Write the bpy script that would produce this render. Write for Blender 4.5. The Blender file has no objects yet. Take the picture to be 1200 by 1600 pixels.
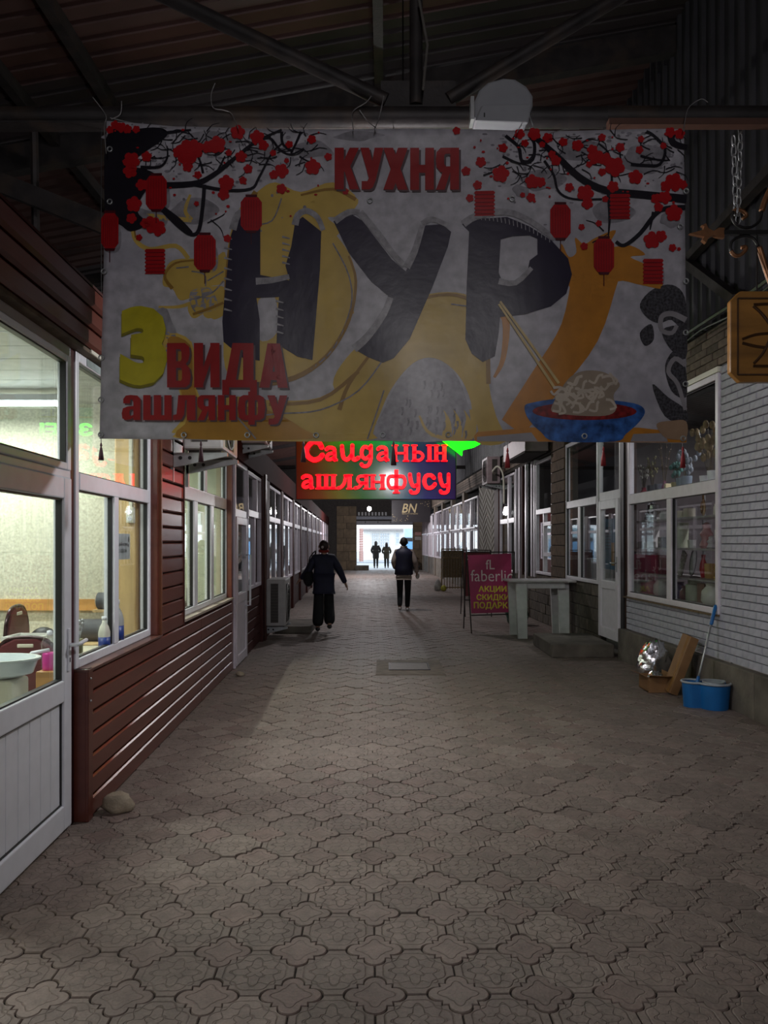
import bpy, bmesh, math, random
from mathutils import Vector, Matrix
from mathutils.geometry import tessellate_polygon

random.seed(7)
SC = bpy.context.scene
COL = SC.collection
PI = math.pi

# ------------------------------------------------------------------ camera
F, CX, CY, EYE = 1180.0, 600.0, 848.0, 1.62          # focal length and horizon of a 1200 x 1600 frame
cam_d = bpy.data.cameras.new('camera'); cam = bpy.data.objects.new('camera', cam_d); COL.objects.link(cam)
cam.location = (0, 0, EYE); cam.rotation_euler = (PI / 2, 0, 0)
cam_d.sensor_width = 36; cam_d.lens = F / 1600 * 36
cam_d.shift_x = (600 - CX) / 1600; cam_d.shift_y = (CY - 800) / 1600
cam_d.clip_start = 0.05; cam_d.clip_end = 400
SC.camera = cam

# ------------------------------------------------------------------ sky, exposure
world = bpy.data.worlds.new('overcast_sky'); SC.world = world; world.use_nodes = True
bg = world.node_tree.nodes['Background']
bg.inputs[0].default_value = (0.80, 0.90, 1.0, 1); bg.inputs[1].default_value = 3.2
SC.view_settings.view_transform = 'Standard'; SC.view_settings.look = 'None'
SC.view_settings.exposure = 0.05; SC.view_settings.gamma = 1.0; SC.view_settings.use_curve_mapping = False

LAMP_FRONT, LAMP_MID, LAMP_FAR, TUBE_LEFT, TUBE_LEFT2, TUBE_RIGHT = 330, 100, 210, 50, 75, 40   # watts of the lamps in the place

# ------------------------------------------------------------------ helpers
def lin(c):
    return tuple((x / 12.92 if x <= 0.04045 else ((x + 0.055) / 1.055) ** 2.4) for x in c)
def hx(s):
    s = s.lstrip('#'); return lin(tuple(int(s[i:i + 2], 16) / 255 for i in (0, 2, 4)))

MATS = {}
def M(name, col, rough=0.6, metal=0.0, var=0.12, scale=9, bump=0.0, bscale=70, spec=0.5, stretch=(1, 1, 1),
      emis=None, estr=0, rnd=0.0, coat=0.0, sss=0.0, alpha=1.0, transl=0.0, dirt=None, dscale=2.0):
    if name in MATS: return MATS[name]
    m = bpy.data.materials.new(name); m.use_nodes = True
    nt = m.node_tree; N = nt.nodes; L = nt.links; b = N['Principled BSDF']
    if isinstance(col, str): col = hx(col)
    tc = N.new('ShaderNodeTexCoord'); mp = N.new('ShaderNodeMapping'); mp.inputs['Scale'].default_value = stretch
    L.new(tc.outputs['Object'], mp.inputs['Vector'])
    nz = N.new('ShaderNodeTexNoise'); nz.inputs['Scale'].default_value = scale; nz.inputs['Detail'].default_value = 5
    L.new(mp.outputs[0], nz.inputs['Vector'])
    mx = N.new('ShaderNodeMix'); mx.data_type = 'RGBA'
    mx.inputs[6].default_value = tuple(max(0, c * (1 - var)) for c in col) + (1,)
    mx.inputs[7].default_value = tuple(min(1, c * (1 + var)) for c in col) + (1,)
    rp = N.new('ShaderNodeMapRange'); rp.inputs[1].default_value = 0.32; rp.inputs[2].default_value = 0.68
    L.new(nz.outputs[0], rp.inputs[0]); L.new(rp.outputs[0], mx.inputs[0])
    out = mx.outputs[2]
    if rnd:
        oi = N.new('ShaderNodeObjectInfo'); hs = N.new('ShaderNodeHueSaturation')
        mr = N.new('ShaderNodeMapRange'); mr.inputs[3].default_value = 1 - rnd; mr.inputs[4].default_value = 1 + rnd
        L.new(oi.outputs['Random'], mr.inputs[0]); L.new(mr.outputs[0], hs.inputs['Value']); L.new(out, hs.inputs['Color'])
        out = hs.outputs[0]
    if dirt:
        if isinstance(dirt, str): dirt = hx(dirt)
        n2 = N.new('ShaderNodeTexNoise'); n2.inputs['Scale'].default_value = dscale; n2.inputs['Detail'].default_value = 8
        L.new(tc.outputs['Object'], n2.inputs['Vector'])
        r2 = N.new('ShaderNodeMapRange'); r2.inputs[1].default_value = 0.5; r2.inputs[2].default_value = 0.72; r2.inputs[4].default_value = .85
        L.new(n2.outputs[0], r2.inputs[0])
        m2 = N.new('ShaderNodeMix'); m2.data_type = 'RGBA'; m2.inputs[7].default_value = tuple(dirt) + (1,)
        L.new(r2.outputs[0], m2.inputs[0]); L.new(out, m2.inputs[6]); out = m2.outputs[2]
    L.new(out, b.inputs['Base Color'])
    b.inputs['Roughness'].default_value = rough; b.inputs['Metallic'].default_value = metal
    b.inputs['Specular IOR Level'].default_value = spec
    if coat: b.inputs['Coat Weight'].default_value = coat; b.inputs['Coat Roughness'].default_value = .15
    if bump:
        n3 = N.new('ShaderNodeTexNoise'); n3.inputs['Scale'].default_value = bscale; n3.inputs['Detail'].default_value = 4
        L.new(mp.outputs[0], n3.inputs['Vector'])
        bp = N.new('ShaderNodeBump'); bp.inputs['Strength'].default_value = bump; bp.inputs['Distance'].default_value = 0.01
        L.new(n3.outputs[0], bp.inputs['Height']); L.new(bp.outputs[0], b.inputs['Normal'])
    if emis:
        if isinstance(emis, str): emis = hx(emis)
        b.inputs['Emission Color'].default_value = tuple(emis) + (1,); b.inputs['Emission Strength'].default_value = estr
    if transl:
        tl = N.new('ShaderNodeBsdfTranslucent'); L.new(out, tl.inputs[0]); ms = N.new('ShaderNodeMixShader'); ms.inputs[0].default_value = transl
        L.new(b.outputs[0], ms.inputs[1]); L.new(tl.outputs[0], ms.inputs[2]); L.new(ms.outputs[0], N['Material Output'].inputs[0])
    MATS[name] = m
    return m

def glass_mat(name, tint=(.93, .96, .95), f0=.05):
    m = bpy.data.materials.new(name); m.use_nodes = True; nt = m.node_tree; N = nt.nodes; L = nt.links
    N.remove(N['Principled BSDF'])
    tr = N.new('ShaderNodeBsdfTransparent'); tr.inputs[0].default_value = tuple(tint) + (1,)
    gl = N.new('ShaderNodeBsdfGlossy'); gl.inputs['Roughness'].default_value = 0.015; gl.inputs[0].default_value = (1, 1, 1, 1)
    ge = N.new('ShaderNodeNewGeometry'); dt = N.new('ShaderNodeVectorMath'); dt.operation = 'DOT_PRODUCT'
    L.new(ge.outputs['Normal'], dt.inputs[0]); L.new(ge.outputs['Incoming'], dt.inputs[1])
    ab = N.new('ShaderNodeMath'); ab.operation = 'ABSOLUTE'; L.new(dt.outputs['Value'], ab.inputs[0])
    on = N.new('ShaderNodeMath'); on.operation = 'SUBTRACT'; on.inputs[0].default_value = 1; L.new(ab.outputs[0], on.inputs[1])
    pw = N.new('ShaderNodeMath'); pw.operation = 'POWER'; pw.inputs[1].default_value = 5; L.new(on.outputs[0], pw.inputs[0])
    ma = N.new('ShaderNodeMath'); ma.operation = 'MULTIPLY_ADD'; ma.inputs[1].default_value = 1 - f0; ma.inputs[2].default_value = f0
    L.new(pw.outputs[0], ma.inputs[0])
    ms = N.new('ShaderNodeMixShader'); L.new(ma.outputs[0], ms.inputs[0]); L.new(tr.outputs[0], ms.inputs[1]); L.new(gl.outputs[0], ms.inputs[2])
    L.new(ms.outputs[0], N['Material Output'].inputs[0])
    MATS[name] = m; return m

WL = {}
def tag(o, label=None, cat=None, group=None, kind=None):
    if label: o['label'] = label
    if cat: o['category'] = cat
    if group: o['group'] = group
    if kind: o['kind'] = kind
    return o
def thing(name, label, cat, loc=(0, 0, 0), group=None, kind=None, parent=None):
    o = bpy.data.objects.new(name, None); COL.objects.link(o); o.empty_display_size = .1
    o.location = loc; WL[o.name] = Vector(loc)
    if parent: o.parent = parent; o.location = Vector(loc) - WL[parent.name]
    return tag(o, label, cat, group, kind)

class MB:
    def __init__(s, T=None): s.v = []; s.f = []; s.T = T
    def add(s, vs, fs):
        n = len(s.v); T = s.T
        s.v.extend(Vector(T(*v)) if T else Vector(v) for v in vs)
        s.f.extend([i + n for i in f] for f in fs); return s
    def box(s, x0, x1, y0, y1, z0, z1):
        return s.add([(x0, y0, z0), (x1, y0, z0), (x1, y1, z0), (x0, y1, z0), (x0, y0, z1), (x1, y0, z1), (x1, y1, z1), (x0, y1, z1)],
                     [(0, 3, 2, 1), (4, 5, 6, 7), (0, 1, 5, 4), (1, 2, 6, 5), (2, 3, 7, 6), (3, 0, 4, 7)])
    def obox(s, c, size, R=None):
        a, b, d = (q / 2 for q in size); R = R or Matrix.Identity(3); c = Vector(c)
        vs = [c + R @ Vector(p) for p in ((-a, -b, -d), (a, -b, -d), (a, b, -d), (-a, b, -d), (-a, -b, d), (a, -b, d), (a, b, d), (-a, b, d))]
        return s.add([tuple(v) for v in vs], [(0, 3, 2, 1), (4, 5, 6, 7), (0, 1, 5, 4), (1, 2, 6, 5), (2, 3, 7, 6), (3, 0, 4, 7)])
    def bar(s, p0, p1, w, h, up=(0, 0, 1)):           # rectangular bar between two points
        p0 = Vector(p0); p1 = Vector(p1); d = p1 - p0; y = d.normalized(); x = y.cross(Vector(up))
        if x.length < 1e-5: x = y.cross(Vector((1, 0, 0)))
        x.normalize(); z = x.cross(y)
        return s.obox((p0 + p1) / 2, (w, d.length, h), Matrix((x, y, z)).transposed())
    def tube(s, pts, r, n=8, cap=True, closed=False):
        pts = [Vector(p) for p in pts]; k = len(pts)
        rs = r if isinstance(r, (list, tuple)) else [r] * k
        vs = []; prev = None
        for i, p in enumerate(pts):
            if closed: t = pts[(i + 1) % k] - pts[i - 1]
            else: t = pts[min(i + 1, k - 1)] - pts[max(i - 1, 0)]
            t.normalize()
            if prev is None:
                a = Vector((0, 0, 1)) if abs(t.z) < .9 else Vector((1, 0, 0)); u = t.cross(a).normalized()
            else:
                u = (prev - t * prev.dot(t)); u = u.normalized() if u.length > 1e-6 else t.orthogonal().normalized()
            prev = u; w = t.cross(u)
            for j in range(n):
                a = 2 * PI * j / n; vs.append(tuple(p + (u * math.cos(a) + w * math.sin(a)) * rs[i]))
        fs = []
        for i in range(k if closed else k - 1):
            i2 = (i + 1) % k
            for j in range(n): fs.append((i * n + j, i * n + (j + 1) % n, i2 * n + (j + 1) % n, i2 * n + j))
        if cap and not closed: fs.append(tuple(range(n - 1, -1, -1))); fs.append(tuple((k - 1) * n + j for j in range(n)))
        return s.add(vs, fs)
    def cyl(s, p0, p1, r, n=12, r1=None): return s.tube([p0, p1], [r, r if r1 is None else r1], n)
    def lathe(s, prof, c=(0, 0, 0), n=16, sx=1, sy=1, rot=0):
        c = Vector(c); vs = []; fs = []; k = len(prof)
        for r, z in prof:
            for j in range(n):
                a = 2 * PI * j / n + rot; vs.append((c.x + r * math.cos(a) * sx, c.y + r * math.sin(a) * sy, c.z + z))
        for i in range(k - 1):
            for j in range(n): fs.append((i * n + j, i * n + (j + 1) % n, (i + 1) * n + (j + 1) % n, (i + 1) * n + j))
        fs.append(tuple(range(n - 1, -1, -1))); fs.append(tuple((k - 1) * n + j for j in range(n)))
        return s.add(vs, fs)
    def ell(s, c, r, n=12, m=8):
        if not isinstance(r, (tuple, list)): r = (r, r, r)
        return s.add(*ell_data(c, r, n, m))
    def prism(s, poly, y0, y1):                        # polygon in x,z pushed from y0 to y1
        n = len(poly); vs = [(x, y0, z) for x, z in poly] + [(x, y1, z) for x, z in poly]
        fs = [tuple(t) for t in tessellate_polygon([[Vector((x, z, 0)) for x, z in poly]])]
        fs2 = [tuple(i + n for i in t) for t in fs]
        return s.add(vs, fs + fs2 + [(i, (i + 1) % n, (i + 1) % n + n, i + n) for i in range(n)])
    def flat(s, poly, z0, z1, ins=0, top=0):           # polygon in x,y pushed from z0 to z1, with a bevelled rim
        n = len(poly); vs = [(x, y, z0) for x, y in poly] + [(x, y, z1 - top) for x, y in poly]
        cx = sum(p[0] for p in poly) / n; cy = sum(p[1] for p in poly) / n
        fs = [(i, (i + 1) % n, (i + 1) % n + n, i + n) for i in range(n)]
        o = n
        if ins:
            vs += [(cx + (x - cx) * (1 - ins), cy + (y - cy) * (1 - ins), z1) for x, y in poly]
            fs += [(i + n, (i + 1) % n + n, (i + 1) % n + 2 * n, i + 2 * n) for i in range(n)]; o = 2 * n
        fs += [tuple(i + o for i in t) for t in tessellate_polygon([[Vector((x, y, 0)) for x, y in poly]])]
        return s.add(vs, fs)
    def build(s, name, mat, parent=None, smooth=False, label=None, cat=None, group=None, kind=None, bevel=0, origin=None, fix=True, auto=None):
        me = bpy.data.meshes.new(name)
        if origin is None:
            xs = [v.x for v in s.v]; ys = [v.y for v in s.v]; zs = [v.z for v in s.v]
            origin = Vector(((min(xs) + max(xs)) / 2, (min(ys) + max(ys)) / 2, min(zs)))
        origin = Vector(origin)
        me.from_pydata([tuple(v - origin) for v in s.v], [], s.f)
        if fix:
            bm = bmesh.new(); bm.from_mesh(me); bmesh.ops.recalc_face_normals(bm, faces=bm.faces); bm.to_mesh(me); bm.free()
        if smooth: me.shade_smooth()
        me.materials.append(mat)
        o = bpy.data.objects.new(name, me); COL.objects.link(o)
        WL[o.name] = origin
        o.location = origin
        if parent: o.parent = parent; o.location = origin - WL[parent.name]
        if bevel:
            md = o.modifiers.new('bevel', 'BEVEL'); md.width = bevel; md.segments = 2; md.limit_method = 'ANGLE'; md.angle_limit = .7
        if smooth and auto:
            me.set_sharp_from_angle(angle=auto)
        return tag(o, label, cat, group, kind)

_ELL = {}
def ell_data(c, r, n, m):
    vs = [(c[0], c[1], c[2] - r[2])]; fs = []
    for i in range(1, m):
        a = -PI / 2 + PI * i / m
        for j in range(n):
            b = 2 * PI * j / n
            vs.append((c[0] + r[0] * math.cos(a) * math.cos(b), c[1] + r[1] * math.cos(a) * math.sin(b), c[2] + r[2] * math.sin(a)))
    vs.append((c[0], c[1], c[2] + r[2])); t = len(vs) - 1
    for j in range(n):
        fs.append((0, 1 + (j + 1) % n, 1 + j)); fs.append((t, t - n + j, t - n + (j + 1) % n))
    for i in range(m - 2):
        for j in range(n):
            a = 1 + i * n + j; b = 1 + i * n + (j + 1) % n; fs.append((a, b, b + n, a + n))
    return vs, fs

def inst(src, name, loc, parent=None, rot=None, mesh=None):     # another object sharing the mesh
    o = bpy.data.objects.new(name, mesh or src.data); COL.objects.link(o)
    o.location = Vector(loc) - (WL[parent.name] if parent else Vector()); o.parent = parent
    if rot: o.rotation_euler = rot
    WL[o.name] = Vector(loc)
    return o
def copy_tree(o, parent=None):
    c = o.copy(); COL.objects.link(c); c.parent = parent
    WL[c.name] = WL[o.name].copy()
    for ch in list(o.children): copy_tree(ch, c)
    return c

def px(x, y, Y):                                       # point seen at pixel x, y at depth Y
    return Vector(((x - CX) * Y / F, Y, EYE - (y - CY) * Y / F))
def gy(y): return F * EYE / (y - CY)                    # depth of a floor point seen at pixel row y
LT = lambda d, u, z: (-1.64 - .04 * u + d, u, z)        # left shop fronts: d out of the window plane, u along the passage
RT = lambda d, u, z: (3.67 - .0305 * u - d, u, z)       # right shop fronts
def LY(x, d=0): return (1.64 - d) / ((600 - x) / F - .04)
def RY(x, d=0): return (3.67 - d) / ((x - 600) / F + .0305)
def zat(y, Y): return EYE - (y - CY) * Y / F
def smooth_pts(pts, k=4, closed=False):
    P = [Vector(p) for p in pts]; n = len(P); out = []
    rng = n if closed else n - 1
    for i in range(rng):
        if closed: a, b, c, d = P[i - 1], P[i], P[(i + 1) % n], P[(i + 2) % n]
        else: a, b, c, d = P[max(i - 1, 0)], P[i], P[i + 1], P[min(i + 2, n - 1)]
        for j in range(k):
            t = j / k
            out.append(.5 * ((2 * b) + (c - a) * t + (2 * a - 5 * b + 4 * c - d) * t * t + (3 * b - a - 3 * c + d) * t ** 3))
    if not closed: out.append(P[-1])
    return out

# ------------------------------------------------------------------ lettering (built-in font, turned into outlines once)
TEXTS = {}
def prefetch(items):
    objs = []
    for key, s, off, shear in items:
        c = bpy.data.curves.new('lettering', 'FONT'); c.body = s; c.offset = off; c.shear = shear; c.resolution_u = 3; c.size = 1
        o = bpy.data.objects.new('lettering', c); COL.objects.link(o); objs.append((key, o, c))
    dg = bpy.context.evaluated_depsgraph_get()
    for key, o, c in objs:
        e = o.evaluated_get(dg); me = e.to_mesh()
        vs = [(v.co.x, v.co.y) for v in me.vertices]; fs = [tuple(p.vertices) for p in me.polygons]
        e.to_mesh_clear()
        x0 = min(v[0] for v in vs); x1 = max(v[0] for v in vs); y0 = min(v[1] for v in vs); y1 = max(v[1] for v in vs)
        TEXTS[key] = ([((v[0] - x0) / (x1 - x0), (v[1] - y0) / (y1 - y0)) for v in vs], fs)
        bpy.data.objects.remove(o); bpy.data.curves.remove(c)
prefetch([('three', '3', .07, 0),
          ('fl', 'fL', 0, 0), ('faberlic', 'faberlic', -.004, 0), ('akcii', 'АКЦИИ', .025, 0), ('skidki', 'СКИДКИ', .025, 0), ('podarki', 'ПОДАРКИ', .025, 0),
          ('bn', 'BN', .01, .25), ('bnsub', 'BEAUTY STUDIO', 0, 0), ('nature', 'NATURE', .02, 0), ('tea', 'ЧАЙ КОФЕ', .01, 0), ('togo', 'С СОБОЙ', .01, 0),
          ('bizder', 'БИЗДЕР!', .02, 0)])
def put_text(mb, key, box, fn, thick=0):
    """box = x0, x1, ybottom, ytop in the plane of fn(x, y, d)"""
    vs, fs = TEXTS[key]; x0, x1, y0, y1 = box
    P = [(x0 + a * (x1 - x0), y0 + b * (y1 - y0)) for a, b in vs]
    mb.add([tuple(fn(x, y, 0)) for x, y in P], fs)
    if thick:
        mb.add([tuple(fn(x, y, -thick)) for x, y in P], fs)
        cnt = {}
        for f in fs:
            for i in range(len(f)):
                a, b = f[i], f[(i + 1) % len(f)]; cnt[(min(a, b), max(a, b))] = cnt.get((min(a, b), max(a, b)), 0) + 1
        for (a, b), c in cnt.items():
            if c == 1:
                mb.add([tuple(fn(*P[a], 0)), tuple(fn(*P[b], 0)), tuple(fn(*P[b], -thick)), tuple(fn(*P[a], -thick))], [(0, 1, 2, 3)])
    return mb

# ------------------------------------------------------------------ materials
WHITE = M('white_pvc', (.80, .82, .88), .35, var=.04)
WHITE2 = M('lilac_pvc', (.62, .56, .63), .4, var=.06)
GLASS = glass_mat('window_glass')
GLASSD = glass_mat('dark_window_glass', (.92, .95, .95), .06)
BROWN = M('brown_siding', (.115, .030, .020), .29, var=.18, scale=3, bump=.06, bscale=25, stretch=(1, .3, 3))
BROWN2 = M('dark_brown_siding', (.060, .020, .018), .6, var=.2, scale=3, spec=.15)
SEAL = M('black_rubber', (.012, .012, .013), .5, var=.1)
STEEL = M('dark_steel', (.035, .030, .030), .55, metal=.3, var=.35, scale=6, bump=.2, bscale=40, dirt=(.07, .045, .03), dscale=3)
GALV = M('galvanised_steel', (.42, .43, .44), .4, metal=.7, var=.15)
CONC = M('dirty_concrete', (.13, .112, .092), .9, var=.25, scale=5, bump=.5, bscale=30, dirt=(.045, .038, .03), dscale=1.6)
BLOCK = M('cinder_block', (.105, .085, .066), .95, var=.3, scale=7, bump=.7, bscale=40, rnd=.25, dirt=(.03, .025, .02), dscale=3)
GREYBRICK = M('grey_foam_brick', (.40, .40, .465), .6, var=.1, scale=12, bump=.6, bscale=35, rnd=.05)
GREYGROUT = M('grey_foam_joint', (.14, .14, .16), .8, var=.1)
SHEET = M('dark_corrugated_sheet', (.040, .040, .046), .5, metal=.15, var=.2, scale=2)
ROOFM = M('rusty_roof_sheet', (.085, .042, .036), .55, metal=.1, var=.35, scale=1.2, dirt=(.045, .022, .02), dscale=.7)
ROOFM2 = M('grey_roof_sheet', (.036, .028, .029), .6, metal=.1, var=.3, scale=1.2)
WOODP = M('pale_pine', (.55, .38, .17), .5, var=.18, scale=2.5, stretch=(6, 6, .6))
WOODH = M('honey_wood', (.50, .26, .075), .45, var=.25, scale=2, stretch=(.6, 6, 6))
CREAM = M('cream_plastic', (.70, .68, .56), .4, var=.05)
MAROON = M('maroon_vinyl', (.10, .012, .018), .35, var=.1)
DARKIN = M('dark_interior', (.045, .040, .038), .9, var=.2)
RED = M('red_print', (.42, .010, .012), .45, var=.1, scale=20)
# ================================================================== FLOOR
def paver_mat(name, col, col2, relief):
    m = bpy.data.materials.new(name); m.use_nodes = True; nt = m.node_tree; N = nt.nodes; L = nt.links; b = N['Principled BSDF']
    ge = N.new('ShaderNodeNewGeometry'); tc = N.new('ShaderNodeTexCoord'); oi = N.new('ShaderNodeObjectInfo')
    def noise(src, sc, det=5):
        n = N.new('ShaderNodeTexNoise'); n.inputs['Scale'].default_value = sc; n.inputs['Detail'].default_value = det; L.new(src, n.inputs['Vector']); return n.outputs[0]
    def rng(s, a, b_, c, d):
        r = N.new('ShaderNodeMapRange'); r.inputs[1].default_value = a; r.inputs[2].default_value = b_; r.inputs[3].default_value = c; r.inputs[4].default_value = d; L.new(s, r.inputs[0]); return r.outputs[0]
    def mth(op, a, b_=None):
        x = N.new('ShaderNodeMath'); x.operation = op
        for i, q in enumerate((a, b_)):
            if q is None: continue
            if isinstance(q, (int, float)): x.inputs[i].default_value = q
            else: L.new(q, x.inputs[i])
        return x.outputs[0]
    mx = N.new('ShaderNodeMix'); mx.data_type = 'RGBA'; mx.inputs[6].default_value = tuple(col) + (1,); mx.inputs[7].default_value = tuple(col2) + (1,)
    L.new(rng(noise(ge.outputs['Position'], 1.1), .35, .65, 0, 1), mx.inputs[0])
    hs = N.new('ShaderNodeHueSaturation'); L.new(mx.outputs[2], hs.inputs['Color'])
    v = mth('MULTIPLY', rng(oi.outputs['Random'], 0, 1, .84, 1.14), rng(noise(ge.outputs['Position'], 14), .3, .7, .8, 1.15))
    v = mth('MULTIPLY', v, rng(noise(ge.outputs['Position'], 90, 2), .3, .7, .9, 1.1))
    L.new(v, hs.inputs['Value']); L.new(hs.outputs[0], b.inputs['Base Color'])
    b.inputs['Roughness'].default_value = .62
    h = mth('MULTIPLY', noise(ge.outputs['Position'], 60), .5)
    if relief:
        sp = N.new('ShaderNodeSeparateXYZ'); L.new(tc.outputs['Object'], sp.inputs[0])
        r = mth('SQRT', mth('ADD', mth('MULTIPLY', sp.outputs[0], sp.outputs[0]), mth('MULTIPLY', sp.outputs[1], sp.outputs[1])))
        th = mth('ARCTAN2', sp.outputs[1], sp.outputs[0])
        c4 = mth('COSINE', mth('MULTIPLY', th, 4)); c8 = mth('COSINE', mth('MULTIPLY', th, 8))
        def line(base, a4, a8, w):
            R = mth('ADD', mth('ADD', base, mth('MULTIPLY', c4, a4)), mth('MULTIPLY', c8, a8))
            d = mth('ABSOLUTE', mth('SUBTRACT', r, R)); return rng(d, 0, w, 1, 0)
        o = line(.112, .010, -.006, .005)
        if relief == 2:
            o = mth('MAXIMUM', o, line(.062, .024, .010, .0045)); o = mth('MAXIMUM', o, line(.030, -.012, .0, .004)); o = mth('MAXIMUM', o, line(.088, -.012, .012, .004))
        else: o = line(.058, .012, .004, .004)
        wear = rng(noise(ge.outputs['Position'], 2.3), .38, .62, 1, .4)
        h = mth('SUBTRACT', h, mth('MULTIPLY', mth('MULTIPLY', o, wear), .8))
    bp = N.new('ShaderNodeBump'); bp.inputs['Strength'].default_value = .8; bp.inputs['Distance'].default_value = .009
    L.new(h, bp.inputs['Height']); L.new(bp.outputs[0], b.inputs['Normal'])
    MATS[name] = m; return m
BIGM = paver_mat('paver_octagon', (.225, .182, .155), (.195, .150, .130), 2)
SMALLM = paver_mat('paver_clover', (.195, .140, .122), (.215, .172, .148), 1)
SUBM = M('dark_joint_sand', (.030, .025, .021), .95, var=.3, scale=20, bump=.4)

P = .30; X0T, Y0T = -.655, 2.708
floor = thing('floor', 'patterned grey paving of octagon and clover tiles along the passage', 'floor', (0, 20, 0), kind='structure')
b = MB(); b.box(-6.2, 3.9, -25, 45.2, -.12, -.011); b.build('joint_bed', SUBM, floor)
q = []                                                  # one quadrant of the clover outline
for i in range(6):
    a = PI / 2 * i / 5 * 1.02
    q.append((.064 + .036 * math.cos(a), .037 * math.sin(a)))
q = q[:5]
q1 = q + [(.056, .037), (.058, .058), (.037, .056)] + [(y, x) for x, y in q[::-1]]
q1 = [(x * 1.09, y * 1.09) for x, y in q1[:-1]]                                # last point belongs to the next quadrant
def rot(p, k):
    for _ in range(k): p = (-p[1], p[0])
    return p
clover = [rot(p, k) for k in range(4) for p in q1]
g = 1.065
qq = [(x * g, y * g) for x, y in q1] + [(0, .109 * g)]
big = []
for k in range(4):                                      # corners of the cell, counter-clockwise
    cx_, cy_ = [(-P / 2, -P / 2), (P / 2, -P / 2), (P / 2, P / 2), (-P / 2, P / 2)][k]
    for p in qq[::-1]:
        x, y = rot(p, k); big.append((cx_ + x, cy_ + y))
e = .0028
big = [(max(-P / 2 + e, min(P / 2 - e, x)), max(-P / 2 + e, min(P / 2 - e, y))) for x, y in big]
mbig = MB().flat(big, -.03, 0, .02, .004); mclo = MB().flat(clover, -.03, 0, .035, .004)
bigs, clos = [], []
for i in range(-9, 16):
    for j in range(-8, 142):
        x, y = X0T + i * P, Y0T + j * P
        if -1.85 - .02 * y < x < 3.75 + .02 * y and y < 45 and y > -2: clos.append((x, y))
        x += P / 2; y += P / 2
        if -1.85 - .02 * y < x < 3.75 + .02 * y and y < 45 and y > -2: bigs.append((x, y))
def shows(x, y): return y > 2.35 and abs(x) < y * .52 + .2
def split(lst):
    s = sorted([p for p in lst if shows(*p)], key=lambda p: p[1]); return s[:300], s[300:] + [p for p in lst if not shows(*p)]
rr = random.Random(3); LR = .018                        # the paving runs slightly askew
def wob(y):
    k = 1.0 if y > 4 else .6
    return rr.gauss(0, .0016) * k, rr.gauss(0, .007) * k, rr.gauss(0, .007) * k
for lst, mb, mat, nm in ((bigs, mbig, BIGM, 'octagon_paver'), (clos, mclo, SMALLM, 'clover_paver')):
    near, far = split(lst); src = None
    for x, y in near:
        dz, ax, ay = wob(y)
        x, y = x - LR * (y - 4), y + LR * x
        if src is None:
            src = mb.build(nm, mat, None, origin=(0, 0, 0)); src.parent = floor; o = src; o.location = Vector((x, y, dz)) - WL['floor']; WL[o.name] = Vector((x, y, dz))
        else: o = inst(src, nm, (x, y, dz), floor)
        o.rotation_euler = (ax, ay, rr.choice((0, PI / 2, PI, -PI / 2)) if nm == 'clover_paver' else 0); o.rotation_euler.z += LR
    fb = MB()
    for x, y in far:
        dz, ax, ay = wob(y)
        x, y = x - LR * (y - 4), y + LR * x
        fb.add([(v.x - LR * v.y + x, v.y + LR * v.x + y, v.z + dz + v.y * ax - v.x * ay) for v in mb.v], mb.f)
    fb.build(nm, mat, floor, kind='stuff', fix=False, origin=(0, 20, 0))

# drain cover let into the paving
t = thing('drain_cover', 'small square steel cover let into the paving in mid passage', 'drain cover', (.33, 9.83, 0))
MB().box(-.10, .76, 9.25, 10.4, -.02, .006).build('concrete_surround', M('worn_concrete', (.20, .16, .138), .8, var=.25, bump=.5), t)
MB().box(.08, .57, 9.58, 10.1, .006, .013).build('cover_plate', M('worn_steel_plate', (.13, .11, .10), .6, metal=.2, bump=.2), t, bevel=.004)
b = MB(); b.box(.06, .08, 9.56, 10.12, 0, .015).box(.57, .59, 9.56, 10.12, 0, .015).box(.08, .57, 9.56, 9.58, 0, .015).box(.08, .57, 10.1, 10.12, 0, .015); b.build('rim', STEEL, t)

# ================================================================== ROOF AND HALL SHELL
def roof_z(x): return 7.6 + .18 * (x - 3.4)
ceiling = thing('ceiling', 'dark corrugated metal roof high over the passage', 'roof', (0, 20, 7), kind='structure')
def rib_profile(n, pitch, h):
    pts = []
    for i in range(n): pts += [(i * pitch, 0), (i * pitch + pitch * .62, 0), (i * pitch + pitch * .70, h), (i * pitch + pitch * .92, h)]
    return pts + [(n * pitch, 0)]
prof = rib_profile(5, .226, .045)
sheet = MB()
vs = [(x, y, roof_z(x) + h) for x in (-6.2, 3.75) for y, h in prof]; n = len(prof)
sheet.add(vs, [(i, i + 1, n + i + 1, n + i) for i in range(n - 1)])
vs = [(x, y, roof_z(x) + h + .012) for x in (-6.2, 3.75) for y, h in prof]
sheet.add(vs, [(i, i + 1, n + i + 1, n + i) for i in range(n - 1)])
src = sheet.build('roof_sheet', ROOFM, None, origin=(0, 0, 0), fix=False)
src.parent = ceiling; src.location = Vector((0, -25, 0)) - WL['ceiling']
src2 = src.data.copy(); src2.materials.clear(); src2.materials.append(ROOFM2)
for k in range(1, 63):
    inst(src, 'roof_sheet', (0, -25 + k * 1.13, (k % 2) * .004), ceiling, mesh=src2 if k % 4 == 1 else None)
for x in (-3.75, -2.95, -.06):
    MB().box(x - .05, x + .05, -25, 45.5, roof_z(x) - .17, roof_z(x) - .03).build('purlin', STEEL, ceiling)

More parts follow.
